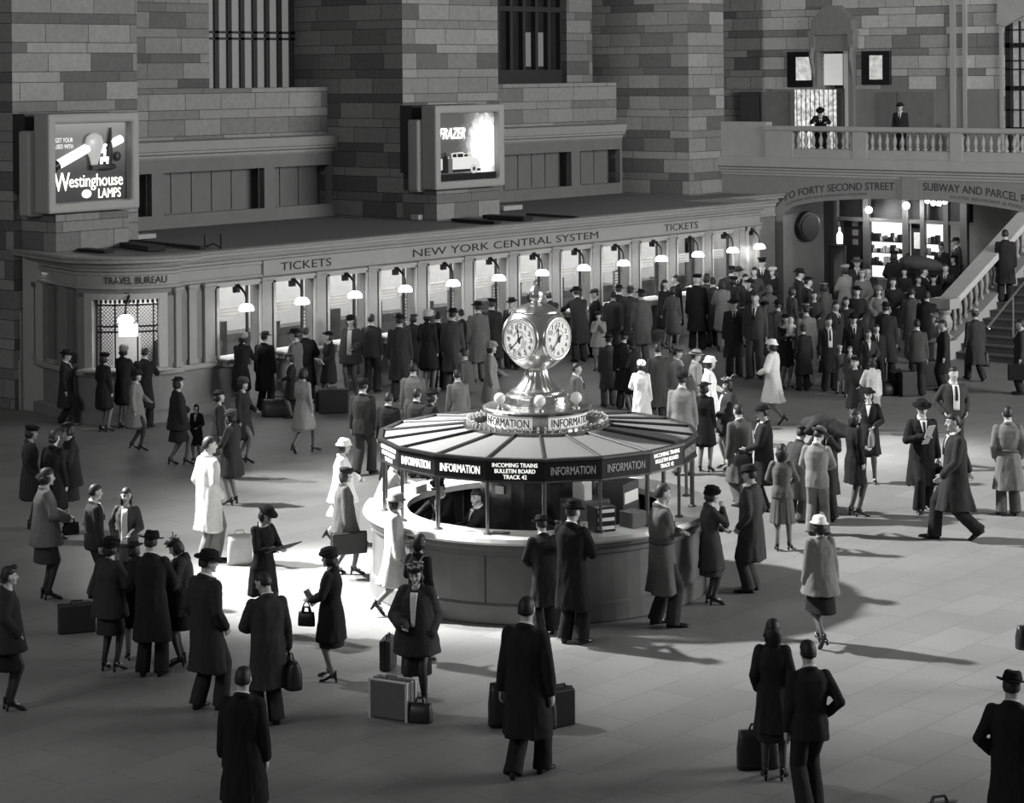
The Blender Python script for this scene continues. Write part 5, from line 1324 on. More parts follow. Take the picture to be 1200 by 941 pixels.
def pp(px, top, foot, sex, face, gar, tone, hat, label, legs='stand', arms=None, hair=35, hs=None, g=None, lean=0, yaw=0, pitch=5, child=False, H=None,
       shirt=None, tie=None, sk_tone=0, det=None, low=None, hat_tone=None, band=None, belt=False, z=0.0, pleat=0, pos=None, stock=None, scarf=None, at=None, hem=None):
    fem = sex == 'f'
    heel = .05 if (fem and not child) else 0.0
    if hs is None: hs = 'short' if not fem else 'bob'
    arms = arms or ('down,down' if not fem else 'hold,down')
    hatadd = {None: .012, 'fedora': .045, 'homburg': .05, 'panama': .04, 'wide': .02, 'cap': .035, 'beret': .035, 'turban': .05, 'pillbox': .03, 'cloche': .035, 'boater': .01, 'flower': .05, 'peaked': .10, 'veil': .025, 'slant': .03}[hat]
    base = (1.765 if not fem else 1.745) + heel + hatadd     # standing height of the model with its hat
    cl = cos(radians(lean)); base = .95 + (base - .95) * (cl * .9 + .1)
    if legs in ('walk', 'walk2', 'step'): base -= .03
    if legs in ('stride', 'stride2'): base -= .07
    if pos is not None:
        x, y = pos; D = (x - CAM[0]) * FWD[0] + (y - CAM[1]) * FWD[1]; v = (top - 82) + ROLL * (px - 600)
        sc = H if H else (CAM[2] - v * D / FPX - z) / base
    elif foot is not None:
        x, y = onz(px, foot, z); D = (x - CAM[0]) * FWD[0] + (y - CAM[1]) * FWD[1]
        v = (top - 82) + ROLL * (px - 600); zt = CAM[2] - v * D / FPX - z; sc = zt / base
        if not child: sc = min(max(sc, .84), 1.10)
    else:
        Ht = H or ((1.80 if hat else 1.76) if not fem else (1.68 if hat else 1.64)); sc = Ht / base
        v = (top - 82) + ROLL * (px - 600); D = (CAM[2] - Ht - z) * FPX / v
        q = ondepth(px, top, D); x, y = q[0], q[1]
    lim = LIMS.get(g)
    if lim is not None and y > lim and pos is None:
        d_ = ray(px, top); k_ = (lim - CAM[1]) / d_[1]; x = CAM[0] + d_[0] * k_; y = lim; sc = (CAM[2] + d_[2] * k_ - z) / base; sc = min(1.12, max(.6 if child else .82, sc))
    D = (x - CAM[0]) * FWD[0] + (y - CAM[1]) * FWD[1]
    if det is None: det = D < 38
    th = radians(face); dx = FWD[0] * cos(th) + RGT[0] * sin(th); dy = FWD[1] * cos(th) + RGT[1] * sin(th); rz = math.atan2(dy, dx) - pi / 2
    if not det:    # far figures share a few poses
        lean = round(lean / 10) * 10; yaw = round(yaw / 30) * 30; pitch = 0 if abs(pitch) < 12 else 20 if pitch > 0 else -15
    key = (sex, legs, arms, lean, yaw, pitch, heel, det)
    S = cached(('sk',) + key, lambda: Skel(sex, legs, arms, lean, yaw, pitch, heel))
    st = 1.0 if legs.startswith('stride') else .62 if legs.startswith('walk') else .15 if legs == 'step' else 0
    body = cached(('body',) + key, lambda: body_mesh(S, det))
    o = bpy.data.objects.new('person', body); COL.objects.link(o)
    if not body.materials: body.materials.append(M_skin)
    o.location = (x, y, z); o.rotation_euler = (0, 0, rz); o.scale = (sc,) * 3
    tag(o, label, 'person', g)
    kind = {'O': 'over', 'J': 'jacket', 'W': 'wcoat', 'S': 'wjacket', 'G': 'swing', 'T': 'trench', 'D': 'dress', 'F': 'fur', 'V': 'vest'}[gar]
    nm = {'over': 'overcoat', 'jacket': 'jacket', 'wcoat': 'coat', 'wjacket': 'jacket', 'swing': 'swing_coat', 'trench': 'raincoat', 'dress': 'dress', 'fur': 'fur_coat', 'vest': 'shirt'}[kind]
    gm = cached(('gar', kind) + key, lambda: garment_mesh(S, kind, det, st))
    mobj(nm, gm, furm(tone) if kind == 'fur' else wool(tone), o)
    low = tone if low is None else low
    if not fem:
        mobj('trousers', cached(('tr', sex, legs, det), lambda: trousers_mesh(S, det)), wool(low), o)
    elif kind in ('wcoat', 'swing', 'fur', 'wjacket', 'trench', 'over'):
        hm = hem if hem is not None else .46; fl = .05 if pleat else .02
        mobj('skirt', cached(('skirt', legs, det, hm, pleat, heel), lambda: skirt_mesh(S, det, hm, fl, pleat, st)), wool(low), o)
    for i in (0, 1):
        mobj('shoe', cached(('shoe', sex, legs, i, heel), lambda: meshof(shoe_mesh(S, i))), M_shoe, o)
    if fem:
        for i in (0, 1):
            def stk():
                mb = MB(); k = .86; a, b_ = S.knee[i], S.ank[i]; c = a.lerp(b_, .3) + Vector((0, -.012, 0))
                mb.tube([a.lerp(S.hips[i], .6), a.lerp(S.hips[i], .15), a, c, a.lerp(b_, .65), b_, b_ + Vector((0, .02, -.04))], [.076, .06, .056, .056, .043, .037, .038], 12); return meshof(mb)
            mobj('stocking', cached(('stock', legs, i, heel), stk), mat(f'stocking_{stock or 110}', stock or 110, .6), o)
    seed = int(px) % 3
    if not (hat in ('turban', 'beret', 'veil') and hs == 'short'):
        mobj('hair', cached(('hair', hs, seed) + key, lambda: meshof(hair_mb(S, hs, seed))), hairm(hair), o)
    if hat:
        def hh():
            a, b = hat_mb(S, hat, seed); return meshof(a), (meshof(b) if b else None)
        hm_, bm_ = cached(('hat', hat) + key, hh)
        ho = mobj('hat', hm_, felt(hat_tone if hat_tone is not None else max(20, tone - 6)), o)
        if bm_: mobj('hat_band' if hat != 'flower' else 'hat_flowers', bm_, felt(band if band is not None else (24 if hat != 'flower' else 150)), ho)
    if shirt is None: shirt = (not fem) and kind != 'vest'
    if shirt:
        zz = (1.46, 1.20) if not fem else (1.43, 1.22)
        if kind == 'over' and not det: zz = (1.46, 1.28)
        sm_ = cached(('shirt', kind, shirt) + key, lambda: meshof(front_patch(S, zz[0], zz[1] if shirt != 'wide' else 1.04, (.055 if not fem else .045), .004 if shirt != 'wide' else (.05 if not fem else .022), .013 if kind != 'fur' else .02, kind)))
        mobj('shirt', sm_, M_shirt, o)
        def ringc():
            rr = .064 if not fem else .054; z0 = 1.478 if not fem else 1.455
            return meshof(MB().loft([[S.tp(r_ * cos(2 * pi * j / 20), r_ * sin(2 * pi * j / 20) - .008, zz_ - .028 * sin(2 * pi * j / 20)) for j in range(20)] for r_, zz_ in ((rr * 1.25, z0), (rr * 1.05, z0 + .038), (rr * .9, z0 + .038), (rr * .9, z0))], close=True))
        if not fem: mobj('shirt_collar', cached(('coll',) + key, ringc), M_shirt, o)
        if tie is None: tie = not fem
        if tie: mobj('tie', cached(('tie', kind) + key, lambda: meshof(front_patch(S, 1.445, 1.20, .016, .024, .021, kind))), felt(40), o)
    if scarf:
        sc_ = cached(('scarf', kind) + key, lambda: meshof(front_patch(S, 1.43, .90, .045, .05, .018, kind))); mobj('scarf', sc_, felt(scarf), o)
    if belt:
        def bl():
            return meshof(MB().loft([ering(S, z_, .178 * k_, .142 * k_, 0, 36, 2.2) for z_, k_ in ((1.035, 1), (1.035, 1.07), (1.085, 1.07), (1.085, 1))], close=True))
        mobj('belt', cached(('belt',) + key, bl), wool(max(20, tone - 18)), o)
    if det:
        fv = abs((face + yaw + 180) % 360 - 180)
        if fv > 50:   # the face can be seen
            def eyes(sx):
                return meshof(MB().ell(S.hp((sx * .031, .0805, .012)), (.013, .008, .0065), 10, 6, S.HM))
            for sx in (-1, 1):
                mobj('eye', cached(('eye', sx) + key, lambda: eyes(sx)), M_eye, o)
                mobj('eyebrow', cached(('brow', sx) + key, lambda: meshof(MB().tube([S.hp((sx * .014, .090, .034)), S.hp((sx * .032, .087, .040)), S.hp((sx * .050, .074, .034))], [.003, .0045, .002], 6))), hairm(hair), o)
            mobj('lips', cached(('lips',) + key, lambda: meshof(MB().ell(S.hp((0, .0915, -.062)), (.019, .007, .0065), 10, 6, S.HM))), M_lip, o)
    Mw = Matrix.LocRotScale(Vector((x, y, z)), o.rotation_euler, Vector((sc,) * 3))
    rec = dict(o=o, S=S, M=Mw, sc=sc, D=D, x=x, y=y, px=px, lab=label, items=[], det=det, base=base, top=top, pos=pos, child=child, foot=foot, hand=[Mw @ (S.wr[i] + (S.wr[i] - S.el[i]).normalized() * .085) for i in (0, 1)], rz=rz)
    ALLP.append(rec)
    return rec
# ---- luggage ----
def bagmat(g): return mat(f'leather_{int(g)}', g, .45, nz=.2, nscale=10)
def case(px, foot, w_, h_, d_, yaw, tone, label, trim=None, kind='suitcase', cat='suitcase', z=0.0, pos=None, top=None, g=None):
    x, y = pos or onz(px, foot, z)
    th = radians(yaw); dx = RGT[0] * cos(th) + FWD[0] * sin(th); dy = RGT[1] * cos(th) + FWD[1] * sin(th); rz = math.atan2(dy, dx)
    r = empty(kind, (x, y, z), rz); tag(r, label, cat, g)
    m = bagmat(tone)
    if kind == 'suitcase':
        b = MB().box(-w_ / 2, w_ / 2, -d_ / 2, d_ / 2, .005, h_); o = b.build('shell', m, r, bevel=.02)
        o = MB().box(-w_ / 2 - .004, w_ / 2 + .004, -.012, .012, .003, h_ + .004).build('seam', bagmat(max(15, tone - 25)), r)
        if trim:
            b = MB()
            for sx in (-1, 1):
                b.box(sx * w_ / 2 - .014, sx * w_ / 2 + .014, -d_ / 2 - .004, -d_ / 2 + .014, 0, h_ + .004); b.box(sx * w_ / 2 - .014, sx * w_ / 2 + .014, d_ / 2 - .014, d_ / 2 + .004, 0, h_ + .004)
            for sy in (-1, 1): b.box(-w_ / 2, w_ / 2, sy * d_ / 2 - .012, sy * d_ / 2 + .012, h_ - .01, h_ + .006)
            b.build('piping', felt(trim), r)
        hb = MB().tube([(-.07, 0, h_), (-.065, 0, h_ + .035), (.065, 0, h_ + .035), (.07, 0, h_)], .012, 8)
    else:
        b = MB(); rings = []
        for t, k in ((0, .92), (.12, 1.0), (.5, .98), (.8, .75), (1.0, .32)):
            rings.append([(w_ / 2 * (1 if t < .8 else .93) * math.copysign(abs(cos(a)) ** .5, cos(a)), d_ / 2 * k * math.copysign(abs(sin(a)) ** .6, sin(a)), .005 + h_ * t) for a in [2 * pi * j / 24 for j in range(24)]])
        b.loft(rings); o = b.build('bag_body', m, r, smooth=True)
        hb = MB()
        for sy in (-1, 1): hb.tube([(-w_ * .22, sy * .02, h_ * .96), (-w_ * .15, sy * .012, h_ + .06), (w_ * .15, sy * .012, h_ + .06), (w_ * .22, sy * .02, h_ * .96)], .009, 6)
        MB().box(-w_ * .42, w_ * .42, -.012, .012, h_ * .985, h_ * 1.02).build('clasp', mat('bright_metal', 200, .3, metal=1.0), r)
    hb.build('handle', m, r)
    return r
def carried(rec, side, w_, h_, d_, tone, label, kind='suitcase', cat='suitcase', yaw=0, drop=.045, trim=None, g=None):
    """a bag hanging from the hand: its handle sits in the fingers"""
    p = rec['hand'][side]; z = max(.02, p.z - h_ - drop)
    r = case(0, 0, w_, h_, d_, 0, tone, label, trim, kind, cat, z=z, pos=(p.x, p.y), g=g)
    r.rotation_euler = (0, 0, rec['rz'] + pi / 2 + radians(yaw)); rec['items'].append(r)
    if drop > .06:
        hw_ = w_ * .3; MB().tube([(-hw_, 0, h_), (-hw_ * .5, 0, h_ + drop * .8), (0, 0, h_ + drop + .01), (hw_ * .5, 0, h_ + drop * .8), (hw_, 0, h_)], .008, 6).build('strap', bagmat(tone), r)
    return r
def sheet(rec, side, w_, h_, tone, label, name='newspaper', cat='newspaper', tilt=55, up=.02, spin=0):
    p = rec['hand'][side] + Vector((0, 0, up)); b = MB()
    f = Matrix.Rotation(rec['rz'] + radians(spin), 3, 'Z') @ Vector((0, 1, 0)); s = Matrix.Rotation(rec['rz'] + radians(spin), 3, 'Z') @ Vector((1, 0, 0)); t = radians(tilt); u = f * cos(t) + Vector((0, 0, 1)) * sin(t)
    b.obox(p, s, u, s.cross(u), w_ / 2, h_ / 2, .006)
    o = b.build(name, mat(f'paper_{tone}', tone, .8, nz=.25, nscale=18), bevel=.004); tag(o, label, cat); rec['items'].append(o); return o
# ---- the people standing and walking on the open floor ----
GA = 'people waiting on the open floor'
r = pp(36, 496, 620, 'f', 80, 'W', 44, 'beret', 'woman in a dark coat and close cap facing the wide-hatted woman beside the wall', hat_tone=22, arms='pocket,pocket', legs='close', stock=60)
r = pp(82, 493, 622, 'f', 250, 'G', 26, 'wide', 'woman in black with a very wide black hat at the far edge of the hall', hat_tone=14, low=30, arms='hold,hip')
r = pp(64, 503, 634, 'f', 20, 'W', 22, None, 'dark haired woman in black back to view talking with the wide-hatted woman', hs='bun', hair=18, legs='close')
r = pp(54, 547, 702, 'f', 65, 'G', 88, None, 'woman in a grey three-quarter coat and dark curled hair seen from behind', hs='bob', hair=28, arms='hold,hold', low=50, stock=45, legs='close')
carried(r, 1, .22, .16, .09, 26, 'dark handbag held by the woman in the grey three-quarter coat', 'handbag', 'handbag')
r = pp(110, 566, 704, 'm', 65, 'J', 44, None, 'bareheaded man in a dark suit looking toward the long haired woman', hair=24, arms='pocket,down', legs='stand')
r = pp(148, 570, 705, 'f', 185, 'S', 62, None, 'long haired woman with a white scarf and blouse facing the camera', hs='long', hair=40, shirt='wide', scarf=205, arms='hold,hip', pitch=2, yaw=-15)
r = pp(128, 627, 783, 'f', 25, 'G', 42, 'turban', 'woman in a dark close hat and patterned dark coat by the upright dark suitcase', hat_tone=24, low=36, arms='hold,hold', stock=40)
case(90, 741, .46, .36, .16, 18, 42, 'dark upright suitcase standing behind the woman in the patterned coat', kind='suitcase')
r = pp(157, 634, 776, 'f', 350, 'W', 28, 'slant', 'woman in a dark tilted hat half hidden behind the broad man in the fedora', hat_tone=22, stock=70)
r = pp(178, 619, 792, 'm', 5, 'O', 26, 'fedora', 'broad man in a black fedora and black overcoat with his back turned in the group', arms='hold,hold', hat_tone=18, legs='stand')
r = pp(213, 630, 779, 'f', 275, 'F', 26, 'flower', 'woman in a feathered hat looking down within the standing group', hat_tone=40, pitch=30, stock=60, shirt=True)
r = pp(243, 641, 831, 'm', 40, 'O', 34, 'fedora', 'man in a dark fedora and overcoat turning his head toward the bright floor', arms='pocket,pocket', yaw=25, legs='stand2', hat_tone=24)
r = pp(10, 662, 832, 'f', 70, 'G', 34, None, 'woman with rolled dark hair and a thick collared dark coat at the edge of view', hs='roll', hair=26, low=26, stock=45, legs='close', arms='pocket,pocket')
r = pp(245, 510, 657, 'm', 50, 'O', 225, None, 'young man in a pale cream overcoat lit brightly beside a pale case', hair=34, arms='pocket,pocket', low=110, yaw=25, legs='stand')
case(281, 661, .36, .42, .2, 8, 190, 'pale leather case standing beside the young man in the cream overcoat', kind='handbag', cat='bag')
r = pp(273, 478, 591, 'f', 300, 'W', 40, 'turban', 'woman in a dark coat carrying parcels behind the man in the cream overcoat', hat_tone=60, arms='hold,hold', stock=120)
sheet(r, 0, .26, .30, 130, 'grey parcel held up by the woman behind the cream overcoat', 'parcel', 'parcel', 80)
r = pp(309, 588, 742, 'f', 130, 'D', 24, 'slant', 'woman in black with a tilted black hat reading an open magazine', hat_tone=16, arms='read,read', pitch=32, stock=60)
sheet(r, 0, .42, .26, 34, 'open dark magazine read by the woman in the tilted black hat', 'magazine', 'magazine', 25)
r = pp(314, 668, 850, 'm', 335, 'O', 44, None, 'bareheaded man in glasses and a long dark overcoat looking down beside a bag', hair=24, arms='hold,carry', yaw=-35, pitch=22, legs='stand')
carried(r, 1, .46, .30, .2, 26, 'dark soft bag carried by the bareheaded man in glasses', 'travel_bag', 'bag')
r = pp(286, 779, 985, 'm', 10, 'O', 22, None, 'dark blurred man walking away, cut off by the bottom edge below the man in glasses', hair=20, legs='step')
r = pp(389, 643, 797, 'f', 285, 'W', 26, 'turban', 'woman in a dark coat and cap holding papers on the bright floor', hat_tone=40, arms='hold,hold', stock=130, legs='stand2', hem=.42)
carried(r, 0, .2, .16, .08, 20, 'small dark handbag hanging from the arm of the woman holding papers', 'handbag', 'handbag', drop=.12)
sheet(r, 1, .16, .2, 190, 'folded white papers held by the woman in the dark coat on the bright floor', 'papers', 'papers', 60)
r = pp(404, 552, 673, 'f', 70, 'G', 62, 'beret', 'woman in a round cap and long shiny coat carrying a dark case toward the booth', hat_tone=36, arms='down,carry', low=46, legs='step', stock=100)
carried(r, 1, .5, .3, .14, 34, 'dark flat case carried by the woman in the round cap', 'suitcase', 'suitcase')
r = pp(402, 512, 637, 'f', 85, 'G', 245, 'cloche', 'blurred woman in dazzling white coat and hat hurrying past behind the round cap', hat_tone=240, low=235, legs='walk', stock=200)
r = pp(449, 538, 652, 'm', 75, 'O', 120, 'fedora', 'man in a grey overcoat and hat leaning on the lit side of the booth counter', hat_tone=110, arms='lean,lean', lean=22, legs='stand2')
r = pp(463, 575, 722, 'f', 80, 'O', 190, 'cloche', 'blurred woman in a pale long coat and brimmed hat walking in front of the booth', hat_tone=150, low=190, legs='walk', stock=120, arms='hold,down')
r = pp(492, 625, 775, 'f', 30, 'W', 20, None, 'dark haired woman in black behind the woman with the flowered hat', hs='bob', hair=16, stock=60)
case(455, 783, .34, .36, .14, 80, 40, 'upright dark hard suitcase behind the pale trimmed one')
r = pp(489, 657, 834, 'f', 190, 'F', 34, 'flower', 'woman in a flowered hat, fur cape and white blouse facing the camera', hat_tone=30, shirt='wide', arms='pocket,hold', low=28, stock=45, pitch=3, hem=.42)
case(460, 841, .46, .42, .19, -28, 95, 'grey suitcase with pale trim standing at the feet of the flowered-hat woman', trim=190)
case(493, 846, .26, .2, .16, -15, 36, 'small dark dome shaped bag on the floor beside the pale trimmed suitcase', kind='travel_bag', cat='bag')
r = pp(670, 583, 749, 'm', 30, 'O', 22, 'homburg', 'man in a homburg and black overcoat standing at the booth counter', hat_tone=18, arms='counter,hold', yaw=15, legs='stand')
r = pp(638, 603, 748, 'm', 340, 'O', 24, 'fedora', 'blurred dark figure beside the man in the homburg at the booth', hat_tone=22, lean=10, arms='hold,down')
r = pp(618, 697, 910, 'm', 20, 'O', 24, None, 'blurred man in a dark overcoat striding past in front of the booth', hair=20, legs='step', arms='carry,carry')
case(591, 850, .34, .46, .22, 20, 24, 'tall dark bag standing on the floor behind the striding man in front of the booth', kind='travel_bag', cat='bag')
case(656, 850, .30, .40, .18, 30, 22, 'dark upright case on the floor beyond the striding man', kind='suitcase')
case(633, 853, .36, .36, .2, 0, 28, 'dark bag between the two other dark pieces of luggage in front of the booth', kind='travel_bag', cat='bag')
r = pp(776, 565, 733, 'm', 75, 'T', 74, None, 'bareheaded man in a belted raincoat with crossed arms beside the booth', hair=50, arms='cross,cross', belt=True, legs='stand2', low=40)
r = pp(833, 567, 708, 'f', 75, 'W', 46, 'turban', 'woman in a dark fur cap holding her hand to her face by the booth', hat_tone=18, arms='hold,face', stock=60, legs='close', hem=.40)
r = pp(881, 542, 693, 'm', 300, 'O', 52, 'fedora', 'man in a dark fedora and long grey overcoat between the booth and the pleated skirt', hat_tone=30, arms='pocket,pocket', legs='stand', shirt=True)
r = pp(917, 519, 645, 'f', 10, 'S', 84, None, 'young woman in a fitted grey jacket and pleated skirt with her back turned', hs='long', hair=28, pleat=.035, low=78, hem=.42, arms='hold,hold', stock=110, legs='stand2')
carried(r, 0, .24, .2, .1, 20, 'black handbag hanging beside the pleated grey skirt', 'handbag', 'handbag', drop=.1)
r = pp(958, 497, 627, 'm', 15, 'J', 125, 'fedora', 'man in a light grey suit and hat bending his head beside a big dark bundle', hat_tone=100, low=105, arms='hold,hold', pitch=28, legs='stand', yaw=30)
r = pp(1001, 478, 605, 'f', 65, 'D', 24, None, 'woman with long wavy hair in a plain black dress coat near the grey suit', hs='long', hair=28, stock=70, arms='hold,down')
q = ondepth(965, 499, r['D'] - .2)
b = MB().ell((0, 0, 0), (.36, .2, .17), 24, 16); o_ = len(b.v)
b.v = [tuple(Vector(v) * (1 + .35 * noise.noise(Vector(v) * 7)) - Vector((0, 0, .5 * Vector(v).x ** 2))) for v in b.v]
o = b.build('fur_bundle', furm(40), smooth=True); o.location = (q[0], q[1], q[2]); o.rotation_euler = (0, radians(8), math.atan2(RGT[1], RGT[0])); tag(o, 'large dark fur bundle carried high behind the light grey suited man', 'bundle')
r = pp(968, 487, 608, 'm', 200, 'O', 44, None, 'blurred man carrying the large dark fur bundle behind the grey suit', hair=30, arms='up,up', pitch=20)
r['items'].append(o)
r = pp(932, 512, 612, 'm', 40, 'O', 60, 'cap', 'stooping man in a flat cap carrying a draped coat beyond the pleated skirt', hat_tone=60, lean=20, arms='hold,hold')
r = pp(1019, 453, 566, 'f', 195, 'W', 28, 'slant', 'woman in a black tilted hat and white ruffled blouse carrying a light bag', hat_tone=16, shirt=True, arms='hold,carry', stock=80)
carried(r, 0, .3, .24, .1, 120, 'light grey handbag carried by the woman in the ruffled blouse', 'handbag', 'handbag')
r = pp(1081, 465, 598, 'm', 175, 'O', 28, 'fedora', 'man in a black overcoat and hat facing the camera with a rolled newspaper', hat_tone=20, arms='carry,chest', legs='step')
carried(r, 0 if False else 1, .42, .3, .14, 24, 'dark briefcase hanging from the hand of the man with the newspaper', 'travel_bag', 'briefcase') if False else carried(r, 0, .42, .3, .14, 24, 'dark briefcase hanging from the hand of the man with the newspaper', 'travel_bag', 'briefcase')
sheet(r, 1, .14, .36, 170, 'rolled newspaper held under the arm of the black-coated man', 'newspaper', 'newspaper', 60, spin=25)
r = pp(1118, 428, 548, 'm', 170, 'J', 46, None, 'bareheaded man in a dark suit with white shirt and striped tie', hair=22, arms='hip,hip', shirt='wide', legs='walk')
r = pp(1120, 482, 632, 'm', 265, 'O', 34, None, 'blurred man in a dark overcoat striding across in front of the striped tie', hair=26, legs='walk', arms='swingf,swingb', low=26)
r = pp(1182, 475, 604, 'm', 5, 'T', 98, None, 'bareheaded man in a grey belted raincoat with his back turned alone on the bright floor', hair=16, arms='pocket,pocket', belt=True, low=66)
r = pp(962, 602, 757, 'f', 345, 'G', 100, 'cloche', 'woman in a white hat and grey swing coat walking away across the floor', hat_tone=238, low=24, legs='walk', arms='down,down', stock=90, hair=22)
r = pp(907, 724, 914, 'f', 10, 'W', 30, None, 'woman with long dark curled hair and a long black coat seen from behind', hs='long', hair=16, arms='pocket,pocket', stock=60, hem=.40)
case(888, 900, .42, .38, .2, 5, 24, 'dark bag standing at the feet of the woman with long dark curls', kind='travel_bag', cat='bag')
r = pp(949, 748, 952, 'm', 350, 'J', 32, None, 'blurred bareheaded man in a dark suit beside the woman with long curls', hair=18, arms='down,hip', legs='step')
r = pp(1187, 783, 1010, 'm', 20, 'O', 24, 'fedora', 'man in a dark fedora cut off by the bottom right corner', hat_tone=22, arms='hip,pocket')
r['o']['label'] = 'man in a dark fedora and overcoat cut off by the bottom corner of the photo'
r = pp(1220, 640, 806, 'm', 80, 'O', 40, 'fedora', 'person at the side edge of the photo with only a dark sleeve in view', arms='carry,down')
carried(r, 0, .40, .26, .2, 24, 'dark travel bag held at the side edge of the photo', 'travel_bag', 'bag')
case(1101, 985, .40, .34, .2, 20, 50, 'dark bag of which only the top shows above the bottom edge', kind='travel_bag', cat='bag')
# around the clock, travel bureau side
r = pp(78, 408, 497, 'm', 90, 'O', 34, 'fedora', 'blurred dark man in a hat passing the travel bureau corner', legs='step')
GT = 'customers at the travel bureau window'
r = pp(144, 403, 492, 'f', 20, 'W', 24, 'veil', 'woman in black with a pale hat at the travel bureau window', hat_tone=120, g=GT, arms='counter,counter', pos=tbpos(144))
r = pp(168, 407, 489, 'm', 10, 'O', 24, None, 'bareheaded man in a long black coat leaning on the travel bureau ledge', hair=24, g=GT, arms='counter,counter', lean=8, pos=tbpos(168))
r = pp(126, 412, 497, 'f', 30, 'W', 26, 'beret', 'second woman in black close beside the travel bureau window customers', hat_tone=20, g=GT, pos=tbpos(121, .95))
r = pp(160, 432, 527, 'f', 100, 'W', 112, 'turban', 'blurred woman in a pale grey coat walking past the travel bureau', hat_tone=40, legs='step', stock=50, low=90)
r = pp(208, 440, 543, 'f', 60, 'G', 30, 'slant', 'blurred woman in a dark coat walking beside a girl with a white collar', legs='step', stock=90, hat_tone=30)
r = pp(230, 473, 541, 'f', 190, 'W', 26, None, 'girl in a dark coat with a white collar next to the blurred woman', hs='bob', hair=22, child=True, shirt=True, stock=120)
r = pp(257, 457, 560, 'f', 90, 'W', 34, 'slant', 'woman in a dark tilted hat and pale scarf looking toward the ticket lines', hat_tone=22, scarf=120)
r = pp(285, 440, 541, 'f', 110, 'W', 34, 'turban', 'woman in a dark coat with a grey head covering walking past the first ticket window', hat_tone=70, legs='step', stock=110)
r = pp(356, 430, 531, 'f', 35, 'W', 118, None, 'woman in a pale grey coat walking toward the second ticket window', hs='bob', hair=26, legs='walk', stock=110, low=118)
# ---- lines at the ticket windows ----
G1 = 'travellers lined up at the ticket windows'
def tw(*a, **k): k.setdefault('g', G1); k.setdefault('det', False); return pp(*a, **k)
tw(282, 389, 478, 'f', 20, 'W', 26, 'veil', 'woman in a light head covering leaning on the first ticket ledge', hat_tone=140, arms='counter,counter', lean=10)
tw(310, 386, 480, 'm', 20, 'O', 24, 'fedora', 'man in a grey felt hat and black overcoat between the first and second ticket windows', hat_tone=60)
tw(346, 383, 486, 'm', 290, 'J', 86, 'fedora', 'man in a hat and grey jacket turned sideways before the second ticket window', hat_tone=34, low=60)
tw(341, 414, 488, 'f', 260, 'D', 30, None, 'girl in dark clothes standing in front of the grey jacketed man', hs='bob', child=True, shirt=True)
tw(358, 382, 472, 'm', 10, 'O', 26, None, 'dark haired man in black close to the second ticket ledge', arms='counter,hold')
tw(386, 387, 474, 'f', 230, 'W', 32, 'slant', 'woman in a dark hat holding a white paper by the third ticket window', hat_tone=20)
sheet(ALLP[-1], 0, .2, .16, 235, 'white paper in the hand of the woman by the third ticket window', 'paper', 'paper', 50)
tw(412, 368, 466, 'f', 190, 'G', 52, 'veil', 'woman in an open dark coat with a white scarf near the third ticket window', hat_tone=26, scarf=210)
tw(435, 367, 458, 'm', 10, 'J', 34, None, 'bareheaded man in a dark suit squarely behind the woman with the white scarf', hair=30)
tw(469, 366, 470, 'm', 5, 'O', 44, 'fedora', 'tall man in a felt hat and long dark overcoat facing the fourth ticket window', hat_tone=34)
tw(485, 365, 452, 'f', 30, 'W', 34, 'flower', 'woman in a trimmed hat beyond the tall man at the fourth ticket window', hat_tone=30)
tw(502, 361, 462, 'f', 20, 'W', 24, 'turban', 'woman in a white turban and black coat near the fifth ticket window', hat_tone=190)
tw(513, 364, 458, 'm', 10, 'O', 24, None, 'dark haired man in black beside the white turban', hair=22)
tw(530, 359, 458, 'm', 15, 'O', 58, 'fedora', 'man in a black hat and tweed overcoat at the fifth ticket window', hat_tone=18)
tw(540, 361, 446, 'm', 330, 'J', 72, None, 'bareheaded man in grey talking beside the tweed overcoat')
tw(560, 351, 446, 'm', 340, 'O', 86, 'fedora', 'man in a black hat with a grey coat at the sixth ticket window', hat_tone=24)
tw(577, 348, 442, 'm', 10, 'O', 34, 'cap', 'man in a peaked cap and dark uniform coat at the sixth ticket window', hat_tone=24)
tw(600, 347, 432, 'm', 200, 'O', 28, 'fedora', 'man in a felt hat facing the hall behind the clock', hat_tone=36)
tw(621, 344, 424, 'm', 10, 'O', 34, 'fedora', 'man in a black hat mostly hidden by the clock finial', hat_tone=20)
tw(648, 342, 424, 'm', 330, 'O', 38, None, 'bareheaded man leaning on the counter just beyond the clock', lean=20, arms='lean,lean')
tw(680, 336, 424, 'm', 340, 'O', 44, 'fedora', 'man in a dark hat hunched on the eighth ticket ledge', lean=20, arms='lean,lean', hat_tone=24)
tw(698, 337, 418, 'm', 250, 'O', 30, 'fedora', 'man in a banded hat standing beside the hunched man', hat_tone=60)
tw(702, 364, 434, 'f', 185, 'G', 120, 'beret', 'girl in a pale coat facing the camera with hands at her mouth', hat_tone=40, child=True, arms='face,face', low=110)
tw(719, 340, 421, 'm', 350, 'J', 58, None, 'bareheaded man in a brown jacket behind the girl in the pale coat')
tw(725, 332, 410, 'm', 15, 'O', 28, 'fedora', 'man in a peaked felt hat at the ninth ticket ledge', hat_tone=18)
tw(739, 333, 418, 'm', 10, 'O', 46, 'fedora', 'man in a light felt hat and dark overcoat by the ninth ticket window', hat_tone=100)
tw(752, 337, 424, 'm', 350, 'O', 74, 'fedora', 'man in a long grey overcoat standing alone near the tenth ticket window', hat_tone=30)
tw(779, 327, 408, 'f', 130, 'W', 24, None, 'long haired woman in black near the tenth ticket window', hs='long', hair=22)
tw(793, 321, 401, 'm', 280, 'O', 36, None, 'bareheaded man looking sideways beside the tenth ticket window')
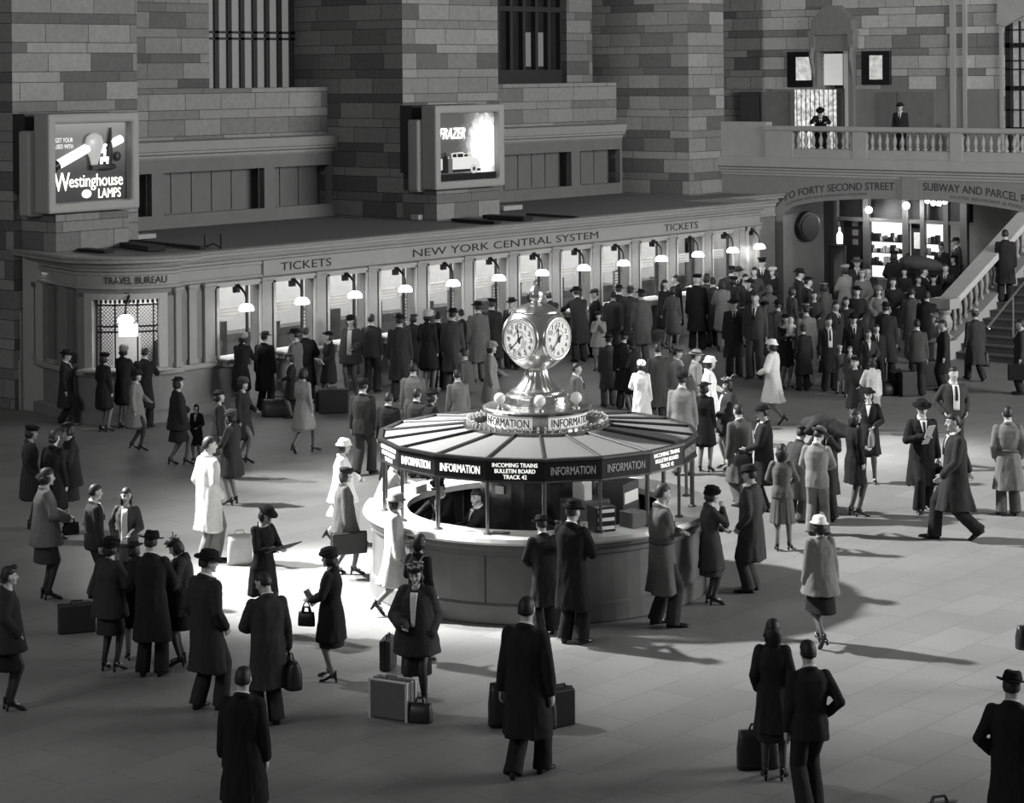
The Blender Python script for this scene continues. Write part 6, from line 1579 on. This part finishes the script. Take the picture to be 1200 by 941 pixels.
tw(789, 335, 414, 'f', 20, 'W', 70, None, 'woman in a grey coat seen from behind next to the long haired woman', hs='bob')
tw(817, 320, 410, 'm', 10, 'O', 22, 'beret', 'bulky man in a black overcoat and cap with his back turned', hat_tone=18)
tw(828, 320, 404, 'f', 20, 'S', 62, None, 'woman in a grey jacket just past the bulky black overcoat', hs='bob')
tw(835, 324, 406, 'm', 340, 'O', 40, None, 'dark haired man between the grey jacket and the light coat')
tw(847, 326, 412, 'f', 15, 'W', 104, None, 'woman with long hair in a pale brown coat near the eleventh ticket window', hs='long', hair=34)
tw(857, 310, 392, 'm', 30, 'O', 36, 'fedora', 'man in a dark hat at the last ticket window', hat_tone=24)
tw(866, 311, 392, 'm', 200, 'O', 40, 'fedora', 'man in a light banded hat at the last ticket window', hat_tone=60)
tw(859, 323, 402, 'f', 40, 'W', 46, 'beret', 'woman in a dark cap behind the hats at the last ticket window', hat_tone=24)
tw(873, 320, 402, 'm', 160, 'O', 42, None, 'man in dark clothes beside the last ticket window queue')
tw(885, 312, 396, 'f', 200, 'W', 52, None, 'woman with curled hair below the end lamp', hs='bob')
tw(894, 300, 386, 'm', 190, 'O', 24, 'cap', 'tall officer in a peaked cap and dark coat below the end lamp', hat_tone=22)
tw(907, 312, 392, 'f', 230, 'W', 26, 'beret', 'woman in a white hat and black coat by the end of the ticket office', hat_tone=190)
tw(902, 333, 416, 'f', 340, 'W', 76, None, 'grey haired woman in a grey coat in the end queue', hair=90)
tw(880, 326, 408, 'f', 240, 'W', 36, 'slant', 'woman in a small tilted hat in the end queue', hat_tone=24)
tw(713, 390, 478, 'm', 350, 'O', 58, 'fedora', 'man in a felt hat and long grey overcoat just beyond the booth roof', hat_tone=46)
tw(731, 386, 478, 'm', 20, 'O', 26, 'fedora', 'man in dark clothes beside the long grey overcoat beyond the booth roof', hat_tone=22)
tw(741, 398, 486, 'f', 300, 'W', 28, 'veil', 'woman in black reaching out beside the white draped figure', hat_tone=40)
tw(771, 402, 500, 'm', 350, 'O', 50, None, 'man in a dark grey overcoat standing next to the white draped figure')
tw(752, 424, 516, 'f', 10, 'W', 245, 'veil', 'figure in a dazzling white coat and head covering just behind the booth', hat_tone=245, low=245, det=True)
tw(575, 398, 498, 'f', 90, 'W', 118, 'turban', 'blurred figure in a light coat just behind the clock on the travel bureau side', hat_tone=150, legs='step')
tw(676, 424, 520, 'm', 100, 'O', 80, None, 'blurred man in a grey coat just behind the clock on the balcony side', legs='step')
tw(548, 408, 500, 'm', 300, 'J', 72, None, 'man with a light scarf bending beside the clock', shirt='wide', lean=10)
tw(485, 424, 530, 'm', 0, 'J', 118, None, 'bareheaded man in a light grey jacket beyond the booth with his back turned', det=True)
tw(537, 432, 532, 'm', 340, 'J', 100, None, 'bareheaded man in a grey tweed jacket close behind the booth roof', det=True)
tw(426, 441, 556, 'm', 15, 'J', 50, 'fedora', 'man in a dark jacket and hat walking toward the fourth ticket window', hat_tone=36, legs='step', det=True)
tw(456, 459, 566, 'm', 15, 'J', 30, None, 'man in a dark suit with a white collar behind the booth edge', det=True)
tw(489, 454, 560, 'm', 20, 'J', 54, None, 'bareheaded man in grey brown just beyond the booth roof', det=True)
tw(506, 456, 566, 'f', 60, 'W', 26, 'slant', 'woman in a black hat with a pale face beyond the booth roof', hat_tone=14, det=True)
tw(576, 470, 590, 'm', 20, 'O', 30, 'beret', 'dark capped head showing over the booth roof next to a globe', hat_tone=18, det=True)
case(391, 484, .6, .5, .25, 10, 46, 'dark stack-like trunk on the floor below the third ticket window', cat='trunk'); case(378, 482, .3, .42, .25, 10, 26, 'small black case beside the trunk below the third ticket window')
case(330, 488, .8, .35, .3, 5, 36, 'heap of dark soft luggage under the second ticket window', kind='travel_bag', cat='bag')
# ---- between the booth and the ticket end ----
G2 = 'people crossing the middle of the hall'
r = pp(799, 433, 556, 'm', 10, 'J', 110, 'fedora', 'man in a dark hat and light grey jacket just beyond the booth roof', hat_tone=30, g=G2)
r = pp(826, 446, 553, 'f', 20, 'W', 20, 'slant', 'woman in a black hat and black coat beside the light grey jacket', hat_tone=14, stock=110, g=G2)
r = pp(853, 441, 550, 'f', 250, 'F', 34, 'flower', 'woman in a white-trimmed hat and fur coat facing the black-hatted woman', hat_tone=30, shirt='wide', g=G2)
r = pp(866, 472, 594, 'm', 330, 'O', 74, None, 'blurred man in a grey coat passing before the fur-coated woman', legs='step', g=G2)
r = pp(895, 472, 596, 'm', 280, 'O', 32, 'fedora', 'man in a felt hat and dark overcoat in sharp profile near the bright floor streak', hat_tone=36, g=G2, arms='hold,down')
carried(r, 0, .3, .2, .1, 26, 'small dark bag in the hand of the man in sharp profile', 'handbag', 'handbag')
r = pp(832, 416, 520, 'f', 90, 'W', 235, 'cloche', 'blurred woman in brilliant white walking behind the black-hatted woman', hat_tone=220, low=220, legs='walk', g=G2, det=False)
r = pp(815, 408, 500, 'm', 90, 'O', 120, 'panama', 'blurred man in a light coat walking among the moving group', hat_tone=150, legs='walk', g=G2, det=False)
r = pp(793, 404, 498, 'm', 90, 'O', 104, 'fedora', 'blurred man in a grey coat leading the moving group beside the dark grey overcoat', hat_tone=90, legs='walk', g=G2, det=False)
r = pp(906, 396, 497, 'f', 300, 'O', 210, 'cloche', 'blurred woman in a white hat and long pale coat walking alone', hat_tone=240, low=150, legs='walk', g=G2, det=False)
# ---- crowd under the arch ----
G3 = 'crowd between the ticket office and the staircase'
def cr(*a, **k): k.setdefault('g', G3); k.setdefault('det', False); return pp(*a, **k)
cr(860, 347, 441, 'm', 185, 'O', 34, 'fedora', 'man in a felt hat and dark overcoat facing the camera by the crowd edge', hat_tone=50)
cr(885, 341, 442, 'm', 200, 'J', 60, None, 'man in a grey suit with open white collar beside the felt-hatted man', low=56)
cr(896, 352, 441, 'f', 340, 'W', 30, 'beret', 'woman in dark clothes with her back turned beside the grey suit', hat_tone=22)
cr(912, 350, 436, 'm', 20, 'O', 66, 'fedora', 'man in a grey overcoat and black hat by the passage wall', hat_tone=24)
cr(937, 313, 398, 'm', 90, 'O', 34, 'fedora', 'man in a tall dark hat by the passage wall under the oval plaque', hat_tone=28)
cr(947, 323, 408, 'm', 80, 'O', 40, 'slant', 'man in a tilted dark hat by the passage wall', hat_tone=26)
cr(945, 354, 452, 'm', 340, 'O', 96, 'fedora', 'man in a pale banded hat and grey overcoat among the crowd', hat_tone=110)
cr(920, 367, 456, 'f', 160, 'W', 30, 'slant', 'woman holding a baby in white at the crowd edge', hat_tone=20, arms='baby,baby')
rb = ALLP[-1]
cr(941, 380, 456, 'm', 350, 'O', 30, None, 'broad person in a long dark coat in front of the pale banded hat')
cr(966, 330, 416, 'f', 350, 'W', 70, 'boater', 'woman in a dark hat with a light band before the notice board', hat_tone=30, band=150)
cr(979, 352, 436, 'm', 150, 'O', 36, None, 'man in dark clothes behind the child in the crowd')
cr(991, 309, 393, 'f', 330, 'W', 118, 'beret', 'woman in a pale cap and pale coat before the dark notice board', hat_tone=150)
cr(1005, 300, 385, 'm', 180, 'O', 34, 'fedora', 'man in a light brimmed hat before the shop window', hat_tone=100)
cr(1011, 315, 398, 'f', 185, 'W', 90, 'boater', 'woman in a white-banded hat below the shop window', hat_tone=120, band=180)
cr(1018, 311, 394, 'm', 200, 'O', 40, None, 'bareheaded man beside the white-banded hat')
cr(1030, 333, 420, 'f', 185, 'G', 108, 'turban', 'woman in a light tweed coat clasping a dark bag', hat_tone=110, low=80, arms='hold,hold')
cr(1047, 324, 410, 'f', 180, 'W', 28, None, 'slim woman in black beside the light tweed coat', hs='bob')
cr(1005, 334, 428, 'f', 190, 'O', 30, 'slant', 'large woman in a dark coat with a pale brooch in the crowd', hat_tone=20)
cr(991, 347, 434, 'f', 170, 'W', 30, None, 'pale faced woman in dark clothes beside the large woman', hs='bob')
cr(971, 370, 458, 'm', 175, 'O', 30, None, 'man in an open dark coat facing the camera with pale shirt', shirt='wide')
cr(1000, 365, 456, 'm', 180, 'J', 30, 'fedora', 'man in a dark suit, dark hat and white shirt facing the camera', hat_tone=26)
cr(1018, 388, 470, 'f', 175, 'S', 40, None, 'fair haired woman in a dark suit with light blouse facing the camera', hair=70, shirt=True)
cr(1027, 379, 456, 'm', 180, 'J', 30, None, 'man in a dark suit right behind the fair haired woman')
cr(996, 405, 464, 'm', 200, 'J', 84, None, 'fair haired boy in a grey jacket at the front of the crowd', hair=110, child=True, H=1.2)
cr(984, 404, 462, 'f', 180, 'W', 60, 'beret', 'small child in a pale cap at the front of the crowd', hat_tone=170, child=True, H=1.15)
cr(1002, 417, 505, 'f', 190, 'W', 30, 'slant', 'white haired woman in a dark hat looking toward the white blouse', hair=170, hat_tone=20)
cr(1022, 418, 508, 'f', 350, 'S', 160, None, 'dark haired woman in a pale blouse with her back turned before the crowd', hs='bob', hair=20, low=130)
cr(1075, 373, 464, 'm', 5, 'J', 60, None, 'tall man in a grey jacket with his back turned beside the piled luggage', low=34, hair=24)
cr(1097, 371, 448, 'f', 250, 'W', 100, 'flower', 'woman in a pale flowered hat beside the newel of the staircase', hat_tone=130)
cr(1106, 374, 458, 'm', 270, 'O', 36, None, 'dark haired man in profile carrying a coat beside the flowered hat')
cr(1069, 336, 420, 'm', 20, 'O', 66, None, 'man in a grey overcoat with his back turned before the dark crowd')
cr(1048, 293, 376, 'f', 5, 'W', 30, 'beret', 'woman in dark clothes looking into the bright shop window', hat_tone=24)
for px, top, sx, fc, g_, h_, lb in ((1064, 296, 'm', 200, 26, None, 'dark haired person just past the shop window onlooker'), (1083, 303, 'm', 190, 30, 'fedora', 'man in a dark hat in the dark cluster behind the newel'), (1103, 284, 'm', 220, 34, None, 'dark haired man by the bright narrow shop window'),
    (1121, 277, 'm', 250, 36, 'fedora', 'man in a brimmed hat by the pale pillar behind the stair rail'), (1135, 270, 'm', 200, 28, 'fedora', 'tall man in a dark suit above the stair rail'), (1094, 320, 'f', 190, 28, 'beret', 'woman in a dark cap in the cluster behind the newel'),
    (1076, 322, 'f', 160, 30, None, 'dark haired woman in the cluster behind the newel'), (1108, 308, 'm', 200, 36, None, 'man with face turned down beside the stair rail'), (1118, 298, 'f', 240, 30, 'slant', 'woman in a tilted hat beside the stair rail'),
    (1086, 340, 'm', 20, 24, None, 'dark back nearest the newel of the staircase'), (1060, 312, 'f', 200, 30, 'slant', 'woman in a small hat below the bright shop window'), 
    (954, 340, 'f', 180, 40, None, 'woman in dark clothes with a white collar by the passage wall'), (1038, 352, 'm', 20, 34, 'fedora', 'man in a dark hat deep in the crowd before the tweed coat'), (928, 336, 'f', 60, 60, None, 'grey haired woman between the ticket queue and the passage wall')):
    cr(px, top, None, sx, fc, 'O' if sx == 'm' else 'W', g_, h_, lb)
o = None
q = ondepth(1080, 309, 60)
b = MB().ell((0, 0, 0), (.62, .22, .2), 16, 10); o = b.build('striped_bundle', mat('striped_cloth', 60, .9, nz=.5, nscale=8, stretch=(1, 1, 6)), smooth=True); o.location = q; o.rotation_euler = (0, radians(10), math.atan2(RGT[1], RGT[0])); tag(o, 'striped cloth bundle carried on a shoulder in front of the shop', 'bundle')
cr(1082, 312, None, 'm', 95, 'O', 28, None, 'man carrying the striped cloth bundle past the shop', arms='up,up')
# baby
bp_ = (rb['hand'][0] + rb['hand'][1]) / 2 + Vector((0, 0, .10))
def baby():
    mb = MB(); mb.ell((0, 0, 0), (.10, .09, .15), 14, 10); mb.ell((0, 0, .2), (.07, .075, .08), 14, 10); mb.tube([(0, 0, .08), (0, 0, .18)], .05, 10)
    for sx in (-1, 1): mb.tube([(sx * .07, 0, .08), (sx * .14, -.06, .04), (sx * .18, -.14, .06)], [.035, .03, .025], 8); mb.tube([(sx * .05, 0, -.1), (sx * .07, -.1, -.16), (sx * .07, -.12, -.26)], [.05, .04, .03], 8)
    return remesh(mb, .014, 2)
me = baby(); me.materials.append(mat('baby_white', 175, .8)); o = bpy.data.objects.new('person', me); COL.objects.link(o); rb['items'].append(o); o.location = bp_; o.rotation_euler = (0, 0, rb['rz']); tag(o, 'baby in white held in the arms of a woman at the crowd edge', 'person')
# ---- by the stairs ----
pp(1136, 333, 404, 'f', 185, 'G', 30, 'veil', 'woman with a long pale striped scarf standing against the stair balustrade', hat_tone=20, scarf=150, det=False, z=0.0, low=24)
r = pp(1143, 360, 446, 'm', 350, 'O', 46, 'panama', 'man in a pale hat and grey overcoat walking to the staircase with a bag', hat_tone=165, legs='walk2', det=False)
carried(r, 1, .42, .32, .18, 24, 'dark bag in the hand of the man walking to the staircase', 'travel_bag', 'bag')
r = pp(1197, 373, 462, 'm', 280, 'O', 44, None, 'man in a grey coat with a dark case at the side edge near the staircase', det=False)
carried(r, 0, .5, .34, .18, 22, 'dark suitcase of the man at the side edge near the staircase')
case(1052, 462, .34, .5, .25, 15, 40, 'tall dark suitcase standing beside the tall grey-jacketed man', cat='suitcase'); case(1063, 464, .34, .52, .25, 15, 32, 'second tall dark suitcase against the legs of the tall grey-jacketed man'); case(1040, 463, .36, .3, .3, 15, 22, 'low black bag at the end of the piled luggage', kind='travel_bag', cat='bag')
case(1092, 452, .5, .55, .3, 15, 20, 'big black trunk piled behind the tall grey-jacketed man', cat='trunk'); case(1053, 441 + 8, .3, .2, .2, 15, 30, 'small dark box resting behind the tall suitcases', kind='suitcase', cat='box')
# man going up the stairs
xs, zs = ons(1176, 343, -8.75); st_i = max(0, min(10, int((xs - t0_) / run)))
pp(1176, 268, None, 'm', 10, 'O', 32, None, 'blurred dark man climbing the staircase', det=False, z=rise * 7, pos=(t0_ + run * 6.5, ont(1178, 300, t0_ + run * 6.5)[0]))
# ---- on the balcony ----
pp(962, 126, None, 'm', 190, 'O', 22, 'fedora', 'man in black bending over the balcony rail in front of the glowing board', det=False, z=4.38, lean=40, arms='lean,lean', pos=(BT + .85, ont(962, 140, BT + .85)[0]), hat_tone=18)
pp(1055, 119, None, 'm', 200, 'J', 26, 'fedora', 'man in a dark suit and hat standing behind the balcony rail', det=False, z=4.38, pos=(BT + .7, ont(1055, 140, BT + .7)[0]), hat_tone=30)
0 and pp(1192, 143, None, 'm', 90, 'J', 18, None, 'dark shoulder of a person low behind the balcony rail by the tall window', det=False, z=4.38, pos=(BT + 2.2, ont(1196, 143, BT + 2.2)[0]), H=.74)
# ---- clerks in the booth ----
def inb(phi, r_): p = bd(phi, r_); return (p[0], p[1])
pp(557, 572, None, 'm', 250, 'J', 24, None, 'clerk in a dark suit and tie seated at the white booth counter', pos=inb(-36, 1.36), arms='lean,counter', hair=20, det=True, yaw=-25)
pp(516, 558, None, 'm', 220, 'J', 22, 'cap', 'booth clerk in dark uniform bending under the canopy', pos=inb(-82, 1.25), lean=14, arms='lean,lean', hat_tone=20, det=True)
pp(705, 560, None, 'm', 20, 'J', 26, None, 'booth clerk standing in shadow behind the timetable rack', pos=inb(80, 1.1), H=.93, arms='hold,hold', det=True)
# clerks behind the ticket windows
G4 = 'clerks behind the ticket windows'
for k, lb, tn in ((0, 'clerk in grey behind the first ticket window', 80), (4, 'clerk in white behind the fifth ticket window', 200), (11, 'clerk in a white shirt behind the last ticket window', 215), (8, 'clerk in a pale shirt behind the ninth ticket window', 170)):
    pp(0, 0, None, 'm', 200 if k != 11 else 250, 'V', tn, None, lb, pos=(PI0 + PIT * k + .40, .62), H=.97, det=False, g=G4, arms='counter,hold', lean=10)
# ease people apart who would stand in one another, along the line of sight
LO, HI = {}, {}
def dmax(a):
    D = a['D'] + .8
    px = a['px']
    if a['lab'].startswith(('clerk', 'booth')): return a['D']
    for lim, f_ in ((-.62, ons), (28.9, ont)):
        d_ = ray(px, a['top'])
        k_ = ((lim - CAM[1]) / d_[1]) if f_ is ons else ((lim - CAM[0]) / d_[0])
        if f_ is ons and CAM[0] + d_[0] * k_ > 20.4: continue
        D = min(D, max(a['D'], k_ * FPX))
    return D
mv = [a for a in ALLP if a['pos'] is None and a['y'] == a['y'] and a['M'].translation.z < .01]
for a in mv: a['D0'] = a['D']; a['mx'] = dmax(a); a['mn'] = a['D'] - (.9 if not a['det'] else .35)
def setD(a, D):
    D = min(a['mx'] if not a['det'] else a['D0'] + .35, max(a['mn'], D)); a['D'] = D
    q = ondepth(a['px'], a['top'], D); a['x'], a['y'] = q[0], q[1]
for it in range(60):
    for i, a in enumerate(mv):
        for b in mv[i + 1:]:
            dx, dy = a['x'] - b['x'], a['y'] - b['y']; d_ = sqrt(dx * dx + dy * dy)
            if d_ < .50:
                n_, f_ = (a, b) if a['D'] < b['D'] or (a['D'] == b['D'] and a['top'] > b['top']) else (b, a)
                setD(n_, n_['D'] - .04); setD(f_, f_['D'] + .04)
for a in mv:
    if abs(a['D'] - a['D0']) < 1e-6: continue
    o = a['o']; z_t = ondepth(a['px'], a['top'], a['D'])[2]; s2 = z_t / a['base']; s2 = min(max(s2, a['sc'] * .93), a['sc'] * 1.07)
    dv = Vector((a['x'], a['y'], 0)) - Vector((o.location.x, o.location.y, 0))
    o.location = (a['x'], a['y'], o.location.z); o.scale = (s2,) * 3
    for it_ in a['items']: it_.location = it_.location + dv
if 1:
    for i, a in enumerate(ALLP):
        for b in ALLP[i + 1:]:
            d_ = sqrt((a['x'] - b['x']) ** 2 + (a['y'] - b['y']) ** 2)
            if d_ < .36: print('CLOSE', round(d_, 2), a['lab'][:50], '|', b['lab'][:50])
print('PEOPLE', len(ALLP))
for o_ in COL.objects:
    if o_.get('label') and o_.parent is None and not 4 <= len(o_['label'].split()) <= 16: print('LAB', len(o_['label'].split()), o_['label'])
# ================= CAMERA, LIGHT =================
cd = bpy.data.cameras.new('camera'); cam = bpy.data.objects.new('camera', cd); COL.objects.link(cam)
cd.sensor_width = 36; cd.lens = FPX / 1200 * 36; cd.shift_y = -(470.5 - 82) / 1200; cd.clip_end = 300
rx = Vector((RGT[0], RGT[1], 0)) * cos(ROLL) + Vector((0, 0, -1)) * sin(ROLL)
bz_ = Vector((-FWD[0], -FWD[1], 0)); up_ = bz_.cross(rx)
M4 = Matrix((rx, up_, bz_)).transposed().to_4x4(); M4.translation = Vector(CAM)
cam.matrix_world = M4
SC.camera = cam
w = bpy.data.worlds.new('hall'); SC.world = w; w.use_nodes = True
w.node_tree.nodes['Background'].inputs[0].default_value = (1, 1, 1, 1); w.node_tree.nodes['Background'].inputs[1].default_value = .108
def wdir(x, y, z):  # picture-right, away, up -> world
    return Vector((RGT[0] * x + FWD[0] * y, RGT[1] * x + FWD[1] * y, z))
def look(o, target):
    d = Vector(target) - o.location; o.rotation_euler = d.to_track_quat('-Z', 'Y').to_euler()
def spot(name, loc, target, energy, cone, blend, size):
    L = bpy.data.lights.new(name, 'SPOT'); L.energy = energy; L.spot_size = radians(cone); L.spot_blend = blend; L.shadow_soft_size = size
    o = link(bpy.data.objects.new(name, L)); o.location = loc; look(o, target); return o
def area(name, loc, target, energy, sx, sy):
    L = bpy.data.lights.new(name, 'AREA'); L.shape = 'RECTANGLE'; L.size = sx; L.size_y = sy; L.energy = energy
    o = link(bpy.data.objects.new(name, L)); o.location = loc; look(o, target); return o
def floorpt(px, py): a = onz(px, py); return Vector((a[0], a[1], 0))
KD = wdir(-1.0, .28, .95).normalized()
tg = floorpt(1040, 640)
spot('clerestory_light', tg + KD * 38, tg, 135000, 35, .85, .8)
tg = floorpt(465, 690)
spot('floodlight', tg + KD * 34, tg, 250000, 10.5, .6, .45)
tg = floorpt(940, 525)
spot('floodlight', tg + KD * 36, tg, 150000, 8.5, .75, .45)
tg = floorpt(250, 560)
spot('floodlight', tg + KD * 34 + Vector((0, 0, 1)), Vector((tg.x, tg.y, 1.3)), 60000, 3.2, .3, .3)
area('added_fill', (-34, -12, 14), (-2, 2, 3), 1300, 8, 5)  # unseen fill added to lift the travel bureau and pier sides
# added fill light for the pier fronts, not an actual window
area('added_fill', (14, -40, 10), (8, 3, 7), 11000, 18, 7)
spot('balcony_fill', (-30, -14, 17), (27, -1, 6.3), 33000, 19, .5, .8)  # fill spot added to brighten the balcony's rear wall
for ph in (-75, -25, 30, 90, 180):
    L = bpy.data.lights.new('canopy_fill', 'POINT'); L.energy = 9; L.shadow_soft_size = .08; q = link(bpy.data.objects.new('canopy_fill', L)); q.location = bd(ph, 1.75, 1.92)  # lights added under the canopy to brighten clerks and counter
# office interior and lamps
o = area('office_ceiling_light', (9.2, 1.2, 2.93), (9.2, 1.2, 0), 780, 20.5, 1.2); o.rotation_euler = (0, 0, 0)
area('office_ceiling_light', (-1.9, 1.6, 2.9), (-1.9, 1.6, 0), 13, 1, 2.5)
vs_ = SC.view_settings; vs_.view_transform = 'Standard'; vs_.look = 'None'; vs_.gamma = 1; vs_.exposure = 0; vs_.use_curve_mapping = False
SC.cycles.use_denoising = True
SC.cycles.max_bounces = 6; SC.cycles.transparent_max_bounces = 12; SC.cycles.caustics_reflective = False; SC.cycles.caustics_refractive = False
SC.cycles.sample_clamp_indirect = 4
bpy.data.scenes.remove(WS)
